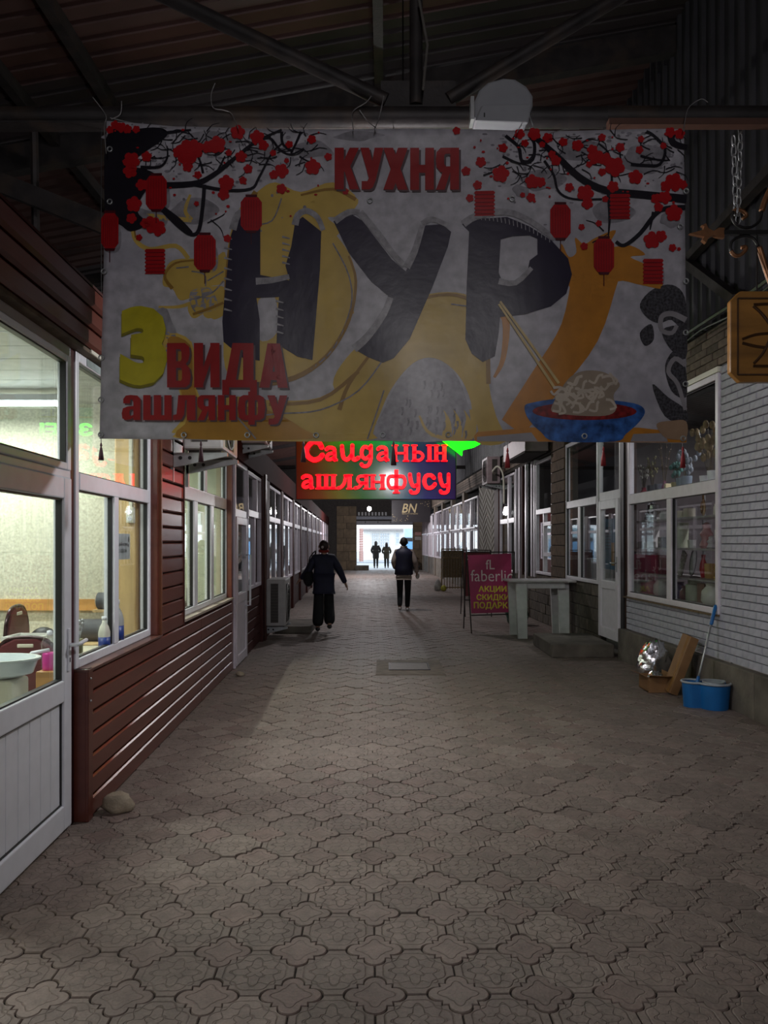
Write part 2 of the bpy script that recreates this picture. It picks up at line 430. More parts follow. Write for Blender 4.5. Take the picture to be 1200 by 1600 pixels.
b = MB(); b.bar((-6.2, 8.7, roof_z(-6.2) - .2), (3.5, 8.7, roof_z(3.5) - .2), .14, .3); b.build('rafter_beam', STEEL, ceiling)
MB().box(-6.35, -6.2, -25, 45.5, 0, 6.2).build('wall_left_outer', SHEET, label='dark far side wall above and behind the left shops', cat='wall', kind='structure')
# right wall above the shops: ribbed sheets
wru = thing('wall_right_upper', 'tall dark ribbed metal wall above the right shops', 'wall', (3.7, 20, 3.8), kind='structure')
prof = rib_profile(5, .2, .035)
sh = MB()
for dx in (0, .012):
    sh.add([(-h + dx, y, z) for z in (3.85, 7.75) for y, h in prof], [(i, i + 1, len(prof) + i + 1, len(prof) + i) for i in range(len(prof) - 1)])
s0 = None
for k in range(71):
    y = -25 + k
    if s0 is None: s0 = sh.build('ribbed_sheet', SHEET, None, origin=(0, 0, 0), fix=False); o = s0; o.parent = wru; o.location = Vector((3.62 - .0305 * y, y, 0)) - WL[wru.name]
    else: o = inst(s0, 'ribbed_sheet', (3.62 - .0305 * y, y, 0), wru)
    o.rotation_euler.z = math.atan(.0305)
for a, c in (((1078, 402, 8.1), (1215, 255, 6.2)), ((1070, 408, 8.2), (1150, 468, 7.0))):
    MB().bar(px(*a), px(*c), .09, .09).build('brace', STEEL, wru)
# end walls
END = 45.0
STONE = M('sand_stone', (.16, .115, .07), .7, var=.3, scale=3, bump=.4, rnd=.2)
we = thing('wall_end', 'sandstone clad end wall with the bright way out', 'wall', (0, END + .3, 0), kind='structure')
xa, xb = px(557, 0, END).x, px(645, 0, END).x; zt = zat(820, END)
MB().box(-6.2, xa, END + .02, END + .5, 0, 7.8).build('wall_core', DARKIN, we)
MB().box(xb, 3.9, END + .02, END + .5, 0, 7.8).build('wall_core', DARKIN, we)
MB().box(xa, xb, END + .02, END + .5, zt, 7.8).build('lintel', DARKIN, we)
rr2 = random.Random(5)
for x0, x1 in ((px(526, 0, END).x, xa), (xb, px(674, 0, END).x)):
    z = 0
    while z < 3.5:
        h = rr2.choice((.35, .45, .55)); w = (x1 - x0); c = x0 + w * rr2.choice((.35, .5, .62))
        for a, d in ((x0, c), (c, x1)):
            MB().box(a + .01, d - .01, END - .04 - rr2.random() * .02, END + .03, z + .01, z + h - .01).build('stone_slab', STONE, we)
        z += h
LILAC = M('grey_shutter_housing', (.17, .165, .19), .5)
MB().box(xa, xb, END - .22, END + .02, zt, zt + .22).build('shutter_box', LILAC, we)
for k in range(3): MB().box(xa + .5 + k * .75, xa + .56 + k * .75, END - .25, END - .22, zt + .1, zt + .2).build('clip', SEAL, we)
MB().box(xa, xb, END - .12, END + .02, zt + .32, zt + .5).build('lintel_board', M('blue_grey_panel', (.2, .22, .27), .5), we)
for k in range(9): MB().box(xa + .1 + k * .2, xa + .2 + k * .2, END - .14, END - .12, zt + .55, zt + .75).build('vent_bar', M('pale_vent', (.35, .36, .38), .5), we)
MB().box(-1.7, -.9, END - .8, END + .1, 0, .28).build('ramp_slab', CONC, label='low concrete ledge at the left foot of the bright way out', cat='ledge')
for zz, cc in ((2.05, (.45, .25, .22)), (1.78, (.4, .38, .36))):
    MB().box(xb + .12, xb + .5, END - .08, END - .06, zz, zz + .2).build('notice', M('paper_notice_%d' % int(zz * 100), cc, .8), label='%s paper notice on the pier right of the way out' % ('upper pinkish' if zz > 2 else 'lower pale'), cat='notice')
wb = thing('wall_back', 'dark wall closing the passage behind the viewer', 'wall', (0, -25, 0), kind='structure')
for a in ((-6.2, -2, 0, 7.8), (2.5, 4.6, 0, 7.8), (-2, 2.5, 2.9, 7.8)): MB().box(a[0], a[1], -25.3, -25, a[2], a[3]).build('wall_core', DARKIN, wb)

# ================================================================== TRUSS over the banner
TY = 4.62
def truss(Y, label, detail=True):
    t = thing('roof_truss', label, 'truss', (0, Y, 4.2))
    zc = zat(184, TY); R = .062
    MB().cyl((-6.2, Y, zc), (3.5, Y, zc), R, 14).build('bottom_chord', STEEL, t, smooth=True, auto=.8)
    MB().bar((-6.2, Y, roof_z(-6.2) - .28), (3.5, Y, roof_z(3.5) - .28), .12, .16).build('top_chord', STEEL, t)
    MB().cyl(px(650, 165, TY) + Vector((0, Y - TY, 0)), (px(650, 0, TY).x, Y, roof_z(.2) - .3), .042, 10).build('post', STEEL, t, smooth=True, auto=.8)
    a = px(604, 158, TY); c = px(262, -4, TY); d = c - a; k = (roof_z(a.x + d.x * 2.2) - .3 - a.z) / d.z
    MB().cyl((a.x, Y, a.z), (a.x + d.x * k, Y, a.z + d.z * k), .045, 10).build('diagonal', STEEL, t, smooth=True, auto=.8)
    a = px(700, 156, TY); c = px(960, 0, TY); d = c - a; k = 3.0
    MB().cyl((a.x, Y, a.z), (a.x + d.x * k, Y, a.z + d.z * k), .042, 10).build('diagonal', STEEL, t, smooth=True, auto=.8)
    p0 = px(595, 0, TY).x; p1 = px(712, 0, TY).x
    MB().box(p0, p1, Y - .012, Y + .012, zc + .03, zat(128, TY)).build('gusset_plate', STEEL, t)
    if detail:
        MB().cyl((px(945, 0, TY).x, Y, zc), (3.5, Y, zc), R + .004, 14).build('sleeve', STEEL, t, smooth=True, auto=.8)
        MB().box(px(945, 0, TY).x, 3.5, Y - .09, Y - .03, zat(207, TY), zat(197, TY)).build('rusty_batten', M('rusty_batten', (.085, .035, .022), .7), t)
        MB().box(-6.2, px(170, 0, TY).x, Y - .075, Y + .03, zat(202, TY), zat(199, TY)).build('edge_strip', STEEL, t)
    return t
truss(TY, 'dark pipe truss the big banner hangs from')
truss(12.2, 'dark pipe truss farther in behind the big banner', False)
truss(26.0, 'dark pipe truss deep in the passage', False)
truss(-6.0, 'dark pipe truss behind the viewer', False)
b = MB(); b.bar(px(-60, 262, 6.4), px(190, 362, 6.4), .07, .16); b.build('rafter', STEEL, label='sloping dark steel rafter over the left shop roof', cat='beam')
b = MB(); b.tube([px(53, 195, 6.6), px(56, 372, 6.6)] , .035, 8); b.build('roof_post', STEEL, label='thin upright pipe behind the sloping rafter, upper left', cat='post')
b = MB(); b.tube([(px(655, 0, TY - .1)), px(668, 70, TY - .1), px(676, 8, TY - .1)][:2] + [px(664, 110, TY - .1), px(661, 140, TY - .1)], .008, 6)
b.build('rope', M('grey_rope', (.12, .11, .10), .9), label='grey cord dangling beside the truss post', cat='cord')

# ================================================================== LEFT SHOP FRONTS
def plank_wall(parent, T, segs, z0, z1, bh, mat, d0=.085):
    """horizontal siding boards, each its own piece: segs = list of (u0, u1)"""
    for u0, u1 in segs:
        z = z0
        while z < z1 - .01:
            zt_ = min(z + bh, z1)
            b = MB(T)
            prof = [(d0 - .03, z + .002), (d0 + .004, z + .006), (d0 + .012, z + .016), (d0 + .012, zt_ - .016), (d0 + .001, zt_ - .008), (d0 - .03, zt_ - .008)]
            b.add([(d, u0 + .003, zz) for d, zz in prof] + [(d, u1 - .003, zz) for d, zz in prof],
                  [tuple(range(6)), tuple(range(11, 5, -1))] + [(i, (i + 1) % 6, (i + 1) % 6 + 6, i + 6) for i in range(6)])
            b.build('plank', mat, parent)
            z = zt_
wl = thing('wall_left', 'brown horizontal siding of the near left shop', 'wall', LT(.05, 7, 0), kind='structure')
MB(LT).box(-.03, .06, 4.40, 9.66, 0, .868).build('wall_core', BROWN2, wl)
plank_wall(wl, LT, [(4.40, 7.64), (7.64, 9.67)], .0, .868, .124, BROWN)
MB(LT).box(-.03, .06, 6.04, 6.86, .868, 2.76).build('wall_core', BROWN2, wl)
plank_wall(wl, LT, [(6.05, 6.86)], .868, 2.76, .1261, BROWN)
MB(LT).box(-.02, .10, 4.375, 4.41, 0, .885).build('corner_trim', BROWN, wl, bevel=.004)
MB(LT).box(.085, .105, 4.372, 4.45, 0, .885).build('corner_trim', BROWN, wl, bevel=.004)
MB(LT).box(-.04, .108, 4.37, 6.06, .868, .885).build('sill', M('brown_sill', (.10, .04, .03), .3, var=.3), wl, bevel=.003)
MB(LT).box(-.04, .115, 6.86, 9.62, .90, .925).build('sill', M('pale_sill', (.36, .30, .25), .5, var=.15), wl, bevel=.003)
MB(LT).box(-.03, .06, 6.86, 9.62, .868, .90).build('wall_core', BROWN2, wl)
MB(LT).box(-.05, .085, 5.985, 6.045, .885, 2.76).build('jamb', BROWN, wl, bevel=.004)
MB(LT).box(.04, .105, 6.03, 6.065, .885, 2.76).build('jamb', M('orange_brown_trim', (.16, .055, .025), .35), wl, bevel=.004)
MB(LT).box(.0, .104, 6.845, 6.875, .87, 2.76).build('jamb', BROWN2, wl, bevel=.004)
MB(LT).box(-.05, .095, 9.56, 9.68, 0, 2.76).build('jamb', BROWN, wl, bevel=.004)
for zz in (.83, .70): 
    b = MB(LT); b.ell((.108, 4.40, zz), .007, 8, 6); b.build('screw', GALV, wl)
# dark strip between door and window
MB(LT).box(-.05, .02, 4.325, 4.372, 0, 2.76).build('trim_1', M('maroon_strip', (.06, .012, .018), .35), label='narrow maroon post between white door and large window', cat='post', kind='structure')
# cornice
tr = thing('trim_2', 'glossy brown fascia boards above the near left windows', 'fascia', LT(.1, 5, 2.76), kind='structure')
for z0, z1, d in ((2.76, 2.872, .11), (2.872, 2.984, .125), (2.984, 3.10, .14)):
    b = MB(LT); prof = [(-.06, z0 + .003), (d - .02, z0 + .003), (d, z0 + .018), (d, z1 - .02), (d - .015, z1 - .004), (-.06, z1 - .004)]
    b.add([(x, 2.2, z) for x, z in prof] + [(x, 9.7, z) for x, z in prof], [tuple(range(6)), tuple(range(11, 5, -1))] + [(i, (i + 1) % 6, (i + 1) % 6 + 6, i + 6) for i in range(6)])
    b.build('fascia_board', BROWN, tr)
MB(LT).box(-.06, .13, 2.2, 9.7, 3.10, 3.115).build('fascia_cap', BROWN2, tr)
MB(LT).box(.0, .085, 2.2, 6.0, 2.735, 2.757).build('soffit_batten', M('dirty_batten', (.10, .07, .045), .8, var=.4), tr)
MB(LT).box(.075, .095, 4.45, 6.0, 2.738, 2.758).build('pale_batten', CREAM, tr)

def window(name, label, T, outer, bars, panes, glass=GLASS, mat=WHITE, fw=.055, d=(-.04, .03), cat='window', seal=True):
    """outer = u0,u1,z0,z1; bars = (part name,u0,u1,z0,z1); panes = u0,u1,z0,z1"""
    u0, u1, z0, z1 = outer
    t = thing(name, label, cat, T(0, (u0 + u1) / 2, z0), kind='structure')
    b = MB(T); b.box(d[0], d[1], u0, u0 + fw, z0, z1).box(d[0], d[1], u1 - fw, u1, z0, z1).box(d[0], d[1], u0 + fw, u1 - fw, z0, z0 + fw).box(d[0], d[1], u0 + fw, u1 - fw, z1 - fw, z1)
    b.build('frame', mat, t, bevel=.006)
    for nm, a, c, e_, f_ in bars: MB(T).box(d[0], d[1] + .004, a, c, e_, f_).build(nm, mat, t, bevel=.005)
    for a, c, e_, f_ in panes:
        MB(T).box(-.008, -.002, a, c, e_, f_).build('pane', glass, t)
        if seal:
            b = MB(T); s_ = .008
            for bx in ((a, a + s_, e_, f_), (c - s_, c, e_, f_), (a, c, e_, e_ + s_), (a, c, f_ - s_, f_)): b.box(-.012, .016, *bx)
            b.build('gasket', SEAL, t)
    return t
w1 = window('window_1', 'large white framed window of the bright near left shop', LT, (4.375, 5.99, .885, 2.735),
       [('rail', 4.43, 5.935, 1.93, 2.03), ('mullion', 5.075, 5.165, .94, 1.93)],
       [(4.43, 5.935, 2.03, 2.67), (4.43, 5.075, .94, 1.93), (5.165, 5.935, .94, 1.93)])
MB(LT).box(.03, .033, 4.55, 5.9, 2.685, 2.73).build('protective_film', M('film_green_grey', (.30, .36, .36), .5, var=.3), w1)
b = MB(); put_text(b, 'nature', (4.82, 5.12, 2.69, 2.725), lambda x, y, d_: LT(.035, x, y)); b.build('film_lettering', SEAL, w1, fix=False)
window('window_2', 'second white framed left window between brown siding panels', LT, (6.84, 9.60, .925, 2.735),
       [('rail', 6.9, 9.54, 2.04, 2.17), ('mullion', 7.62, 7.78, .98, 2.04), ('mullion', 8.52, 8.68, .98, 2.04), ('mullion', 8.16, 8.28, 2.17, 2.68)],
       [(6.9, 7.62, .98, 2.04), (7.78, 8.52, .98, 2.04), (8.68, 9.54, .98, 2.04), (6.9, 8.16, 2.17, 2.68), (8.28, 9.54, 2.17, 2.68)])

# near left door
d1 = thing('door_1', 'white half glazed plastic door of the near left shop', 'door', LT(0, 3.85, 0), kind='structure')
U0, U1 = 3.22, 4.325
b = MB(LT); b.box(-.05, .02, U0, U0 + .06, .0, 2.74).box(-.05, .02, U1 - .02, U1, .0, 2.74).box(-.05, .02, U0, U1, 2.68, 2.74).box(-.05, .02, U0, U1, 1.985, 2.03)
b.build('door_frame', WHITE, d1, bevel=.006)
lf = MB(LT); A, B = U0 + .07, U1 - .025
lf.box(-.03, .035, A, A + .11, .02, 1.985).box(-.03, .035, B - .11, B, .02, 1.985).box(-.03, .035, A + .11, B - .11, .02, .16).box(-.03, .035, A + .11, B - .11, .735, .855).box(-.03, .035, A + .11, B - .11, 1.865, 1.985)
leaf = lf.build('door_leaf', WHITE, d1, bevel=.008)
for k in range(6):
    w = (B - A - .22) / 6; a = A + .11 + k * w
    MB(LT).box(-.015, .012, a + .0015, a + w - .0015, .16, .735).build('panel_board', WHITE, leaf, bevel=.004)
b = MB(LT)
for bx in ((A + .11, A + .12, .16, .735), (B - .12, B - .11, .16, .735), (A + .11, B - .11, .16, .168), (A + .11, B - .11, .727, .735)): b.box(0, .02, *bx)
b.build('panel_gasket', SEAL, leaf)
MB(LT).box(-.008, -.002, A + .11, B - .11, .855, 1.865).build('pane', GLASS, d1)
MB(LT).box(-.008, -.002, U0 + .06, U1 - .02, 2.03, 2.68).build('pane', GLASS, d1)
b = MB(LT)
for a, c, e_, f_ in ((A + .11, B - .11, .855, 1.865), (U0 + .10, U1 - .075, 2.07, 2.64)):
    s_ = .009
    for bx in ((a, a + s_, e_, f_), (c - s_, c, e_, f_), (a, c, e_, e_ + s_), (a, c, f_ - s_, f_)): b.box(-.012, .02, *bx)
b.build('gasket', SEAL, d1)
b = MB(LT); b.box(-.03, .03, U0 + .06, U0 + .10, 2.03, 2.68).box(-.03, .03, U1 - .075, U1 - .02, 2.03, 2.68).box(-.03, .03, U0 + .1, U1 - .075, 2.03, 2.07).box(-.03, .03, U0 + .1, U1 - .075, 2.64, 2.68)
b.build('transom_sash', WHITE, d1, bevel=.006)
h = MB(LT); h.box(.035, .045, B - .072, B - .042, .90, 1.14); hp = h.build('handle_plate', WHITE, d1, bevel=.004)
h = MB(LT); h.tube([(.045, B - .057, 1.045), (.085, B - .057, 1.047), (.098, B - .045, 1.052), (.098, B + .055, 1.06)], .011, 8); h.build('handle', WHITE, hp, smooth=True)
h = MB(LT); h.box(.0455, .048, B - .061, B - .053, .95, .975); h.build('keyhole', SEAL, hp)

# farther left shops
wl2 = thing('wall_left_far', 'dark brown fronts of the farther left shops', 'wall', LT(.1, 25, 0), kind='structure')
L2 = lambda d, u, z: LT(d + .1, u, z)
d2 = thing('door_2', 'lilac white door just past the brown siding on the left', 'door', L2(0, 10.2, 0), kind='structure')
b = MB(L2); b.box(-.04, .02, 9.70, 9.77, 0, 2.70).box(-.04, .02, 10.73, 10.80, 0, 2.70).box(-.04, .02, 9.77, 10.73, 2.64, 2.70).box(-.04, .02, 9.77, 10.73, 1.96, 2.06); b.build('door_frame', WHITE2, d2, bevel=.005)
b = MB(L2); b.box(-.03, .03, 9.77, 9.88, .02, 1.96).box(-.03, .03, 10.62, 10.73, .02, 1.96).box(-.03, .03, 9.88, 10.62, .02, .14).box(-.03, .03, 9.88, 10.62, .82, .94).box(-.03, .03, 9.88, 10.62, 1.86, 1.96); b.build('door_leaf', WHITE2, d2, bevel=.006)
MB(L2).box(-.012, .012, 9.88, 10.62, .14, .82).build('door_panel', WHITE2, d2)
for a in ((9.88, 10.62, .94, 1.86), (9.77, 10.73, 2.06, 2.64)): MB(L2).box(-.008, -.002, *a).build('pane', GLASSD, d2)
b = MB(L2); b.tube([(.03, 10.5, .75), (.1, 10.5, .75), (.1, 10.5, 1.45), (.03, 10.5, 1.45)], .014, 8); b.build('pull_handle', WHITE, d2, smooth=True)
window('window_3', 'lilac framed left window just past the lilac white door', L2, (10.80, 12.35, .93, 2.66),
       [('rail', 10.86, 12.29, 2.0, 2.10), ('mullion', 11.5, 11.58, .98, 2.0), ('mullion', 11.75, 11.83, 2.1, 2.6)],
       [(10.86, 11.5, .98, 2.0), (11.58, 12.29, .98, 2.0), (10.86, 11.75, 2.1, 2.6), (11.83, 12.29, 2.1, 2.6)], GLASSD, WHITE2, seal=False)
MB(L2).box(-.05, -.01, 10.80, 12.4, 0, .93).build('wall_core', BROWN2, wl2)
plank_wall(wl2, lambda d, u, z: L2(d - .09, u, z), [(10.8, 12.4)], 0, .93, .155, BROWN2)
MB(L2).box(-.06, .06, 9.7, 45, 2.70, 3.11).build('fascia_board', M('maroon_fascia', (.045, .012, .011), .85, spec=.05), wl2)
MB(L2).box(-.06, .05, 12.35, 13.4, 0, 2.7).build('pilaster', BROWN2, wl2)
for uu in (12.5, 12.62): MB(L2).cyl((.07, uu, .0), (.07, uu, 2.75), .018, 8).build('downpipe', M('brown_pipe', (.12, .06, .05), .35), wl2, smooth=True)
u = 13.4; k = 4
ordn = ['first', 'second', 'third', 'fourth', 'fifth', 'sixth', 'seventh', 'eighth', 'ninth', 'tenth', 'eleventh', 'twelfth']
while u < 44:
    w = 2.6 if k % 2 else 2.2
    e_ = min(u + w, 44.6)
    window('window_%d' % k, '%s tall window beyond the floor standing air conditioner on the left' % ordn[k - 4], L2, (u, e_, .80, 2.66),
           [('rail', u + .06, e_ - .06, 2.0, 2.1), ('mullion', (u + e_) / 2 - .05, (u + e_) / 2 + .05, .86, 2.6)],
           [(u + .06, (u + e_) / 2 - .05, .86, 2.0), ((u + e_) / 2 + .05, e_ - .06, .86, 2.0), (u + .06, (u + e_) / 2 - .05, 2.1, 2.6), ((u + e_) / 2 + .05, e_ - .06, 2.1, 2.6)], GLASSD, WHITE2, seal=False)
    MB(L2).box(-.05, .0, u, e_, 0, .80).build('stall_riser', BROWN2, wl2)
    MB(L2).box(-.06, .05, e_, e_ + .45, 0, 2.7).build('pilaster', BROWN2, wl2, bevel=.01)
    u = e_ + .45; k += 1
NEXTW = k
MB(L2).box(-.06, -.02, 13, 14, 0, .1)
# inside the farther shops
MB().box(-6.1, -5.9, 9.8, 45, 0, 3.0).build('wall_left_inner', M('dim_wall', (.16, .14, .13), .8), label='dim inner back wall of the farther left shops', cat='wall', kind='structure')
MB(LT).box(-4.4, -.05, 2.0, 45, 3.05, 3.098).build('ceiling_left_shops', DARKIN, label='flat roof over the left shops', cat='roof', kind='structure')

# near left shop interior
WALLP = M('cream_wallpaper', (.52, .515, .41), .8, var=.2, scale=55, bump=.25, bscale=50)
NW = thing('wall_inside_left', 'cream wallpapered inner wall of the near left shop', 'wall', (-3.4, 6.14, 0), kind='structure')
MB().box(-5.3, -1.90, 6.10, 6.20, 0, 2.75).build('wall_panel', WALLP, NW)
MB().box(-5.3, -2.02, 6.07, 6.10, 1.075, 1.165).build('wooden_rail', WOODH, NW)
MB().box(-5.4, -5.3, 2.2, 6.2, 0, 2.75).build('wall_panel', WALLP, NW)
MB().box(-5.4, -1.75, 2.1, 2.2, 0, 2.75).build('wall_panel', WALLP, NW)
MB().box(-5.4, -1.86, 2.2, 6.1, -.011, .012).build('floor_shop', M('shop_lino', (.25, .24, .22), .5), label='grey floor inside the near left shop', cat='floor', kind='structure')
cl = thing('ceiling_shop', 'white panelled ceiling inside the near left shop', 'ceiling', (-3.5, 4.2, 2.74), kind='structure')
for k in range(13):
    MB().box(-5.3, -1.86, 2.2 + k * .3, 2.2 + k * .3 + .292, 2.74, 2.76).build('ceiling_panel', M('white_ceiling_panel', (.46, .48, .47), .45), cl)
b = MB(); b.box(-2.10, -1.93, 5.88, 6.07, 0, 2.74); b.build('wooden_post', WOODP, label='pale pine corner post inside the near left shop window', cat='post', bevel=.012)
# second left shop interior
WP2 = M('pale_green_wall', (.62, .64, .50), .8, var=.05)
iw = thing('wall_inside_middle', 'pale green inner walls behind the second left window', 'wall', (-3.4, 8, 0), kind='structure')
MB().box(-4.4, -1.98, 9.68, 9.76, 0, 2.75).build('wall_panel', WP2, iw)
MB().box(-4.4, -1.93, 6.22, 6.28, 0, 2.75).build('wall_panel', WP2, iw)
MB().box(-4.5, -4.4, 6.22, 9.76, 0, 2.75).build('wall_panel', WP2, iw)
MB().box(-4.5, -1.93, 6.22, 9.76, 2.75, 2.8).build('wall_panel', WP2, iw)
MB().box(-4.5, -1.98, 6.22, 9.7, -.011, .01).build('floor_middle', MATS['shop_lino'], label='grey floor inside the second left shop', cat='floor', kind='structure')
# ================================================================== RIGHT SHOP FRONTS
# grey brick-look cladding, every brick its own piece
MB(RT).box(-.25, -.05, -25, 4.6, 0, 4.15).build('wall_right_near', DARKIN, label='dark lower right wall behind the viewer', cat='wall', kind='structure')
wr = thing('wall_right', 'pale grey brick cladding of the near right shop', 'wall', RT(0, 8, 0), kind='structure')
MB(RT).box(-.25, -.012, 4.6, 7.70, .43, 3.43).build('wall_core', GREYGROUT, wr)
MB(RT).box(-.10, -.012, 7.70, 10.42, .43, .885).build('wall_core', GREYGROUT, wr)
bm_ = MB(); BW, BH = .235, .0785
prof = [(-BW / 2 + .004, -BH / 2 + .004), (BW / 2 - .004, -BH / 2 + .004), (BW / 2 - .004, BH / 2 - .004), (-BW / 2 + .004, BH / 2 - .004)]
ins = [(x * .95, z * .86) for x, z in prof]
bm_.add([(.012, y, z) for y, z in prof] + [(.0, y, z) for y, z in prof] + [(-.009, y, z) for y, z in ins],
        [(0, 1, 2, 3), (8, 9, 10, 11)] + [(i, (i + 1) % 4, (i + 1) % 4 + 4, i + 4) for i in range(4)] + [(i + 4, (i + 1) % 4 + 4, (i + 1) % 4 + 8, i + 8) for i in range(4)])
half = MB(); half.add([(v.x, v.y * .5, v.z) for v in bm_.v], bm_.f)
bsrc = bm_.build('brick', GREYBRICK, None, origin=(0, 0, 0)); hsrc = half.build('brick', GREYBRICK, None, origin=(0, 0, 0))
used = [False, False]
def brick(u, z, halfb=False):
    s = hsrc if halfb else bsrc; k = int(halfb); loc = Vector(RT(0, u, z))
    if not used[k]: used[k] = True; o = s; o.parent = wr; o.location = loc - WL[wr.name]; WL[o.name] = loc
    else: o = inst(s, 'brick', loc, wr)
    o.rotation_euler.z = math.atan(.0305)
    o.location.x += random.uniform(-.0025, .0025)
row = 0; z = .43 + BH / 2
while z < 3.42:
    lo, hi = (6.33, 7.70)
    if z < .885 - BH / 2 + .02: hi = 10.42
    u = hi - BW / 2 - (BW / 2 if row % 2 else 0)
    if row % 2: brick(hi - BW / 4, z, True)
    while u > lo: brick(u, z); u -= BW
    z += BH; row += 1
# concrete plinth
PT = lambda d, u, z: (3.59 - .0305 * u - d, u, z)
pl = thing('baseboard_right', 'rough concrete plinth along the near right wall', 'plinth', PT(0, 8, 0), kind='structure')
for a, c in ((4.6, 6.9), (6.9, 8.2), (8.2, 9.4), (9.4, 10.56)):
    b = MB(PT); b.box(-.10, 0, a + .003, c - .003, -.02, .425); b.build('plinth_block', CONC, pl, bevel=.012)
# shop window
w4 = window('window_%d' % NEXTW, 'big white framed shop window full of goods on the right', RT, (7.70, 10.32, .885, 3.36),
       [('rail', 7.75, 10.27, 2.14, 2.27), ('mullion', 8.86, 8.99, .95, 2.14)],
       [(7.75, 8.86, .95, 2.14), (8.99, 10.27, .95, 2.14), (7.75, 10.27, 2.27, 3.30)], GLASSD, M('right_pvc', (.66, .62, .68), .35, var=.06), fw=.065)
RPVC = MATS['right_pvc']
MB(RT).box(-.1, .06, 7.7, 10.42, .868, .885).build('sill', M('brown_foam', (.12, .075, .035), .8, var=.5, scale=30), w4)
b = MB(RT); b.box(-.1, .0, 10.33, 10.50, .425, 3.36); b.build('trim_3', M('dark_brown_jamb', (.055, .022, .014), .5, var=.4), label='dark brown upright strip between the shop window and glazed door', cat='trim', kind='structure')
b = MB(RT); b.box(-.09, .02, 10.50, 10.62, .19, 3.36); b.build('trim_4', SEAL, label='black gap strip beside the right glazed door', cat='trim', kind='structure')
d3 = thing('door_3', 'narrow white half glazed door up the concrete step', 'door', RT(0, 11.1, .2), kind='structure')
A, B = 10.64, 11.62
b = MB(RT); b.box(-.04, .02, A, A + .05, .2, 3.36).box(-.04, .02, B - .05, B, .2, 3.36).box(-.04, .02, A + .05, B - .05, 2.25, 2.38).box(-.04, .02, A + .05, B - .05, 3.30, 3.36); b.build('door_frame', RPVC, d3, bevel=.005)
A += .05; B -= .05
b = MB(RT); b.box(-.03, .035, A, A + .11, .21, 2.25).box(-.03, .035, B - .11, B, .21, 2.25).box(-.03, .035, A + .11, B - .11, .21, .36).box(-.03, .035, A + .11, B - .11, .94, 1.06).box(-.03, .035, A + .11, B - .11, 2.12, 2.25)
lf = b.build('door_leaf', RPVC, d3, bevel=.006)
MB(RT).box(-.012, .012, A + .11, B - .11, .36, .94).build('door_panel', RPVC, lf)
b = MB(RT); b.box(.035, .045, A + .03, A + .06, 1.2, 1.42); hp = b.build('handle_plate', GALV, lf)
b = MB(RT); b.tube([(.045, A + .045, 1.33), (.09, A + .045, 1.33), (.09, A + .15, 1.33)], .01, 8); b.build('handle', GALV, lf, smooth=True)
MB(RT).box(-.008, -.002, A + .11, B - .11, 1.06, 2.12).build('pane', GLASSD, d3)
MB(RT).box(-.008, -.002, A, B, 2.38, 3.30).build('pane', GLASSD, d3)
window('window_%d' % (NEXTW + 1), 'tall white framed window left of the right glazed door', RT, (11.62, 13.45, .98, 3.36),
       [('rail', 11.68, 13.39, 2.22, 2.34), ('mullion', 12.54, 12.66, 1.04, 2.22)],
       [(11.68, 12.54, 1.04, 2.22), (12.66, 13.39, 1.04, 2.22), (11.68, 13.39, 2.34, 3.3)], GLASSD, RPVC, fw=.06)
# cinder block walls
def blocks(parent, u0, u1, z0, z1, bw, bh, d0=0, mat=BLOCK, nm='block', depth=.18):
    r = 0; z = z0
    while z < z1 - .02:
        zt_ = min(z + bh, z1); u = u0 - (bw / 2 if r % 2 else 0)
        while u < u1 - .01:
            a = max(u, u0); c = min(u + bw, u1)
            if c - a > .03:
                j = random.uniform(-.006, .006)
                MB(RT).box(-depth, d0 + j, a + .006, c - .006, z + .006, zt_ - .006).build(nm, mat, parent, bevel=.008)
            u += bw
        z = zt_; r += 1
wk = thing('wall_right_blocks', 'rough cinder block wall under the right windows', 'wall', RT(0, 13, 0), kind='structure')
MB(RT).box(-.2, -.02, 11.6, 45, 0, .97).build('mortar', M('dark_mortar', (.04, .034, .028), .95), wk)
blocks(wk, 11.62, 13.45, 0, .975, .42, .195)
blocks(wk, 14.4, 18.0, 0, .975, .42, .195)
MB(RT).box(-.2, .0, 18.0, 45, 0, .97).build('rendered_base', CONC, wk)
pil = thing('wall_right_pillar', 'brown block pillar between the tall right windows', 'pillar', RT(0, 13.9, 0), kind='structure')
MB(RT).box(-.2, .03, 13.47, 14.38, 0, 3.4).build('mortar', MATS['dark_mortar'], pil)
BRB = M('brown_brick', (.12, .075, .045), .9, var=.3, bump=.5, rnd=.25)
z = 0
while z < 3.35: MB(RT).box(-.1, .05 + random.uniform(-.004, .004), 13.46, 14.40, z + .006, z + .19).build('block', BRB, pil, bevel=.008); z += .196
window('window_%d' % (NEXTW + 2), 'white window with a small opening sash behind the white table', RT, (14.42, 15.75, .98, 3.3),
       [('rail', 14.48, 15.69, 2.2, 2.3), ('mullion', 15.02, 15.1, 1.04, 2.2), ('sash_bar', 14.48, 15.02, 1.35, 1.43), ('sash_bar', 14.48, 15.02, 1.95, 2.03)],
       [(15.1, 15.69, 1.04, 2.2), (14.48, 15.02, 1.04, 2.2), (14.48, 15.69, 2.3, 3.24)], GLASSD, RPVC, seal=False)
pp = thing('wall_right_posts', 'cluster of lilac door posts beyond the white table', 'wall', RT(0, 16.7, 0), kind='structure')
MB(RT).box(-.15, -.05, 15.75, 17.9, .97, 3.4).build('wall_core', DARKIN, pp)
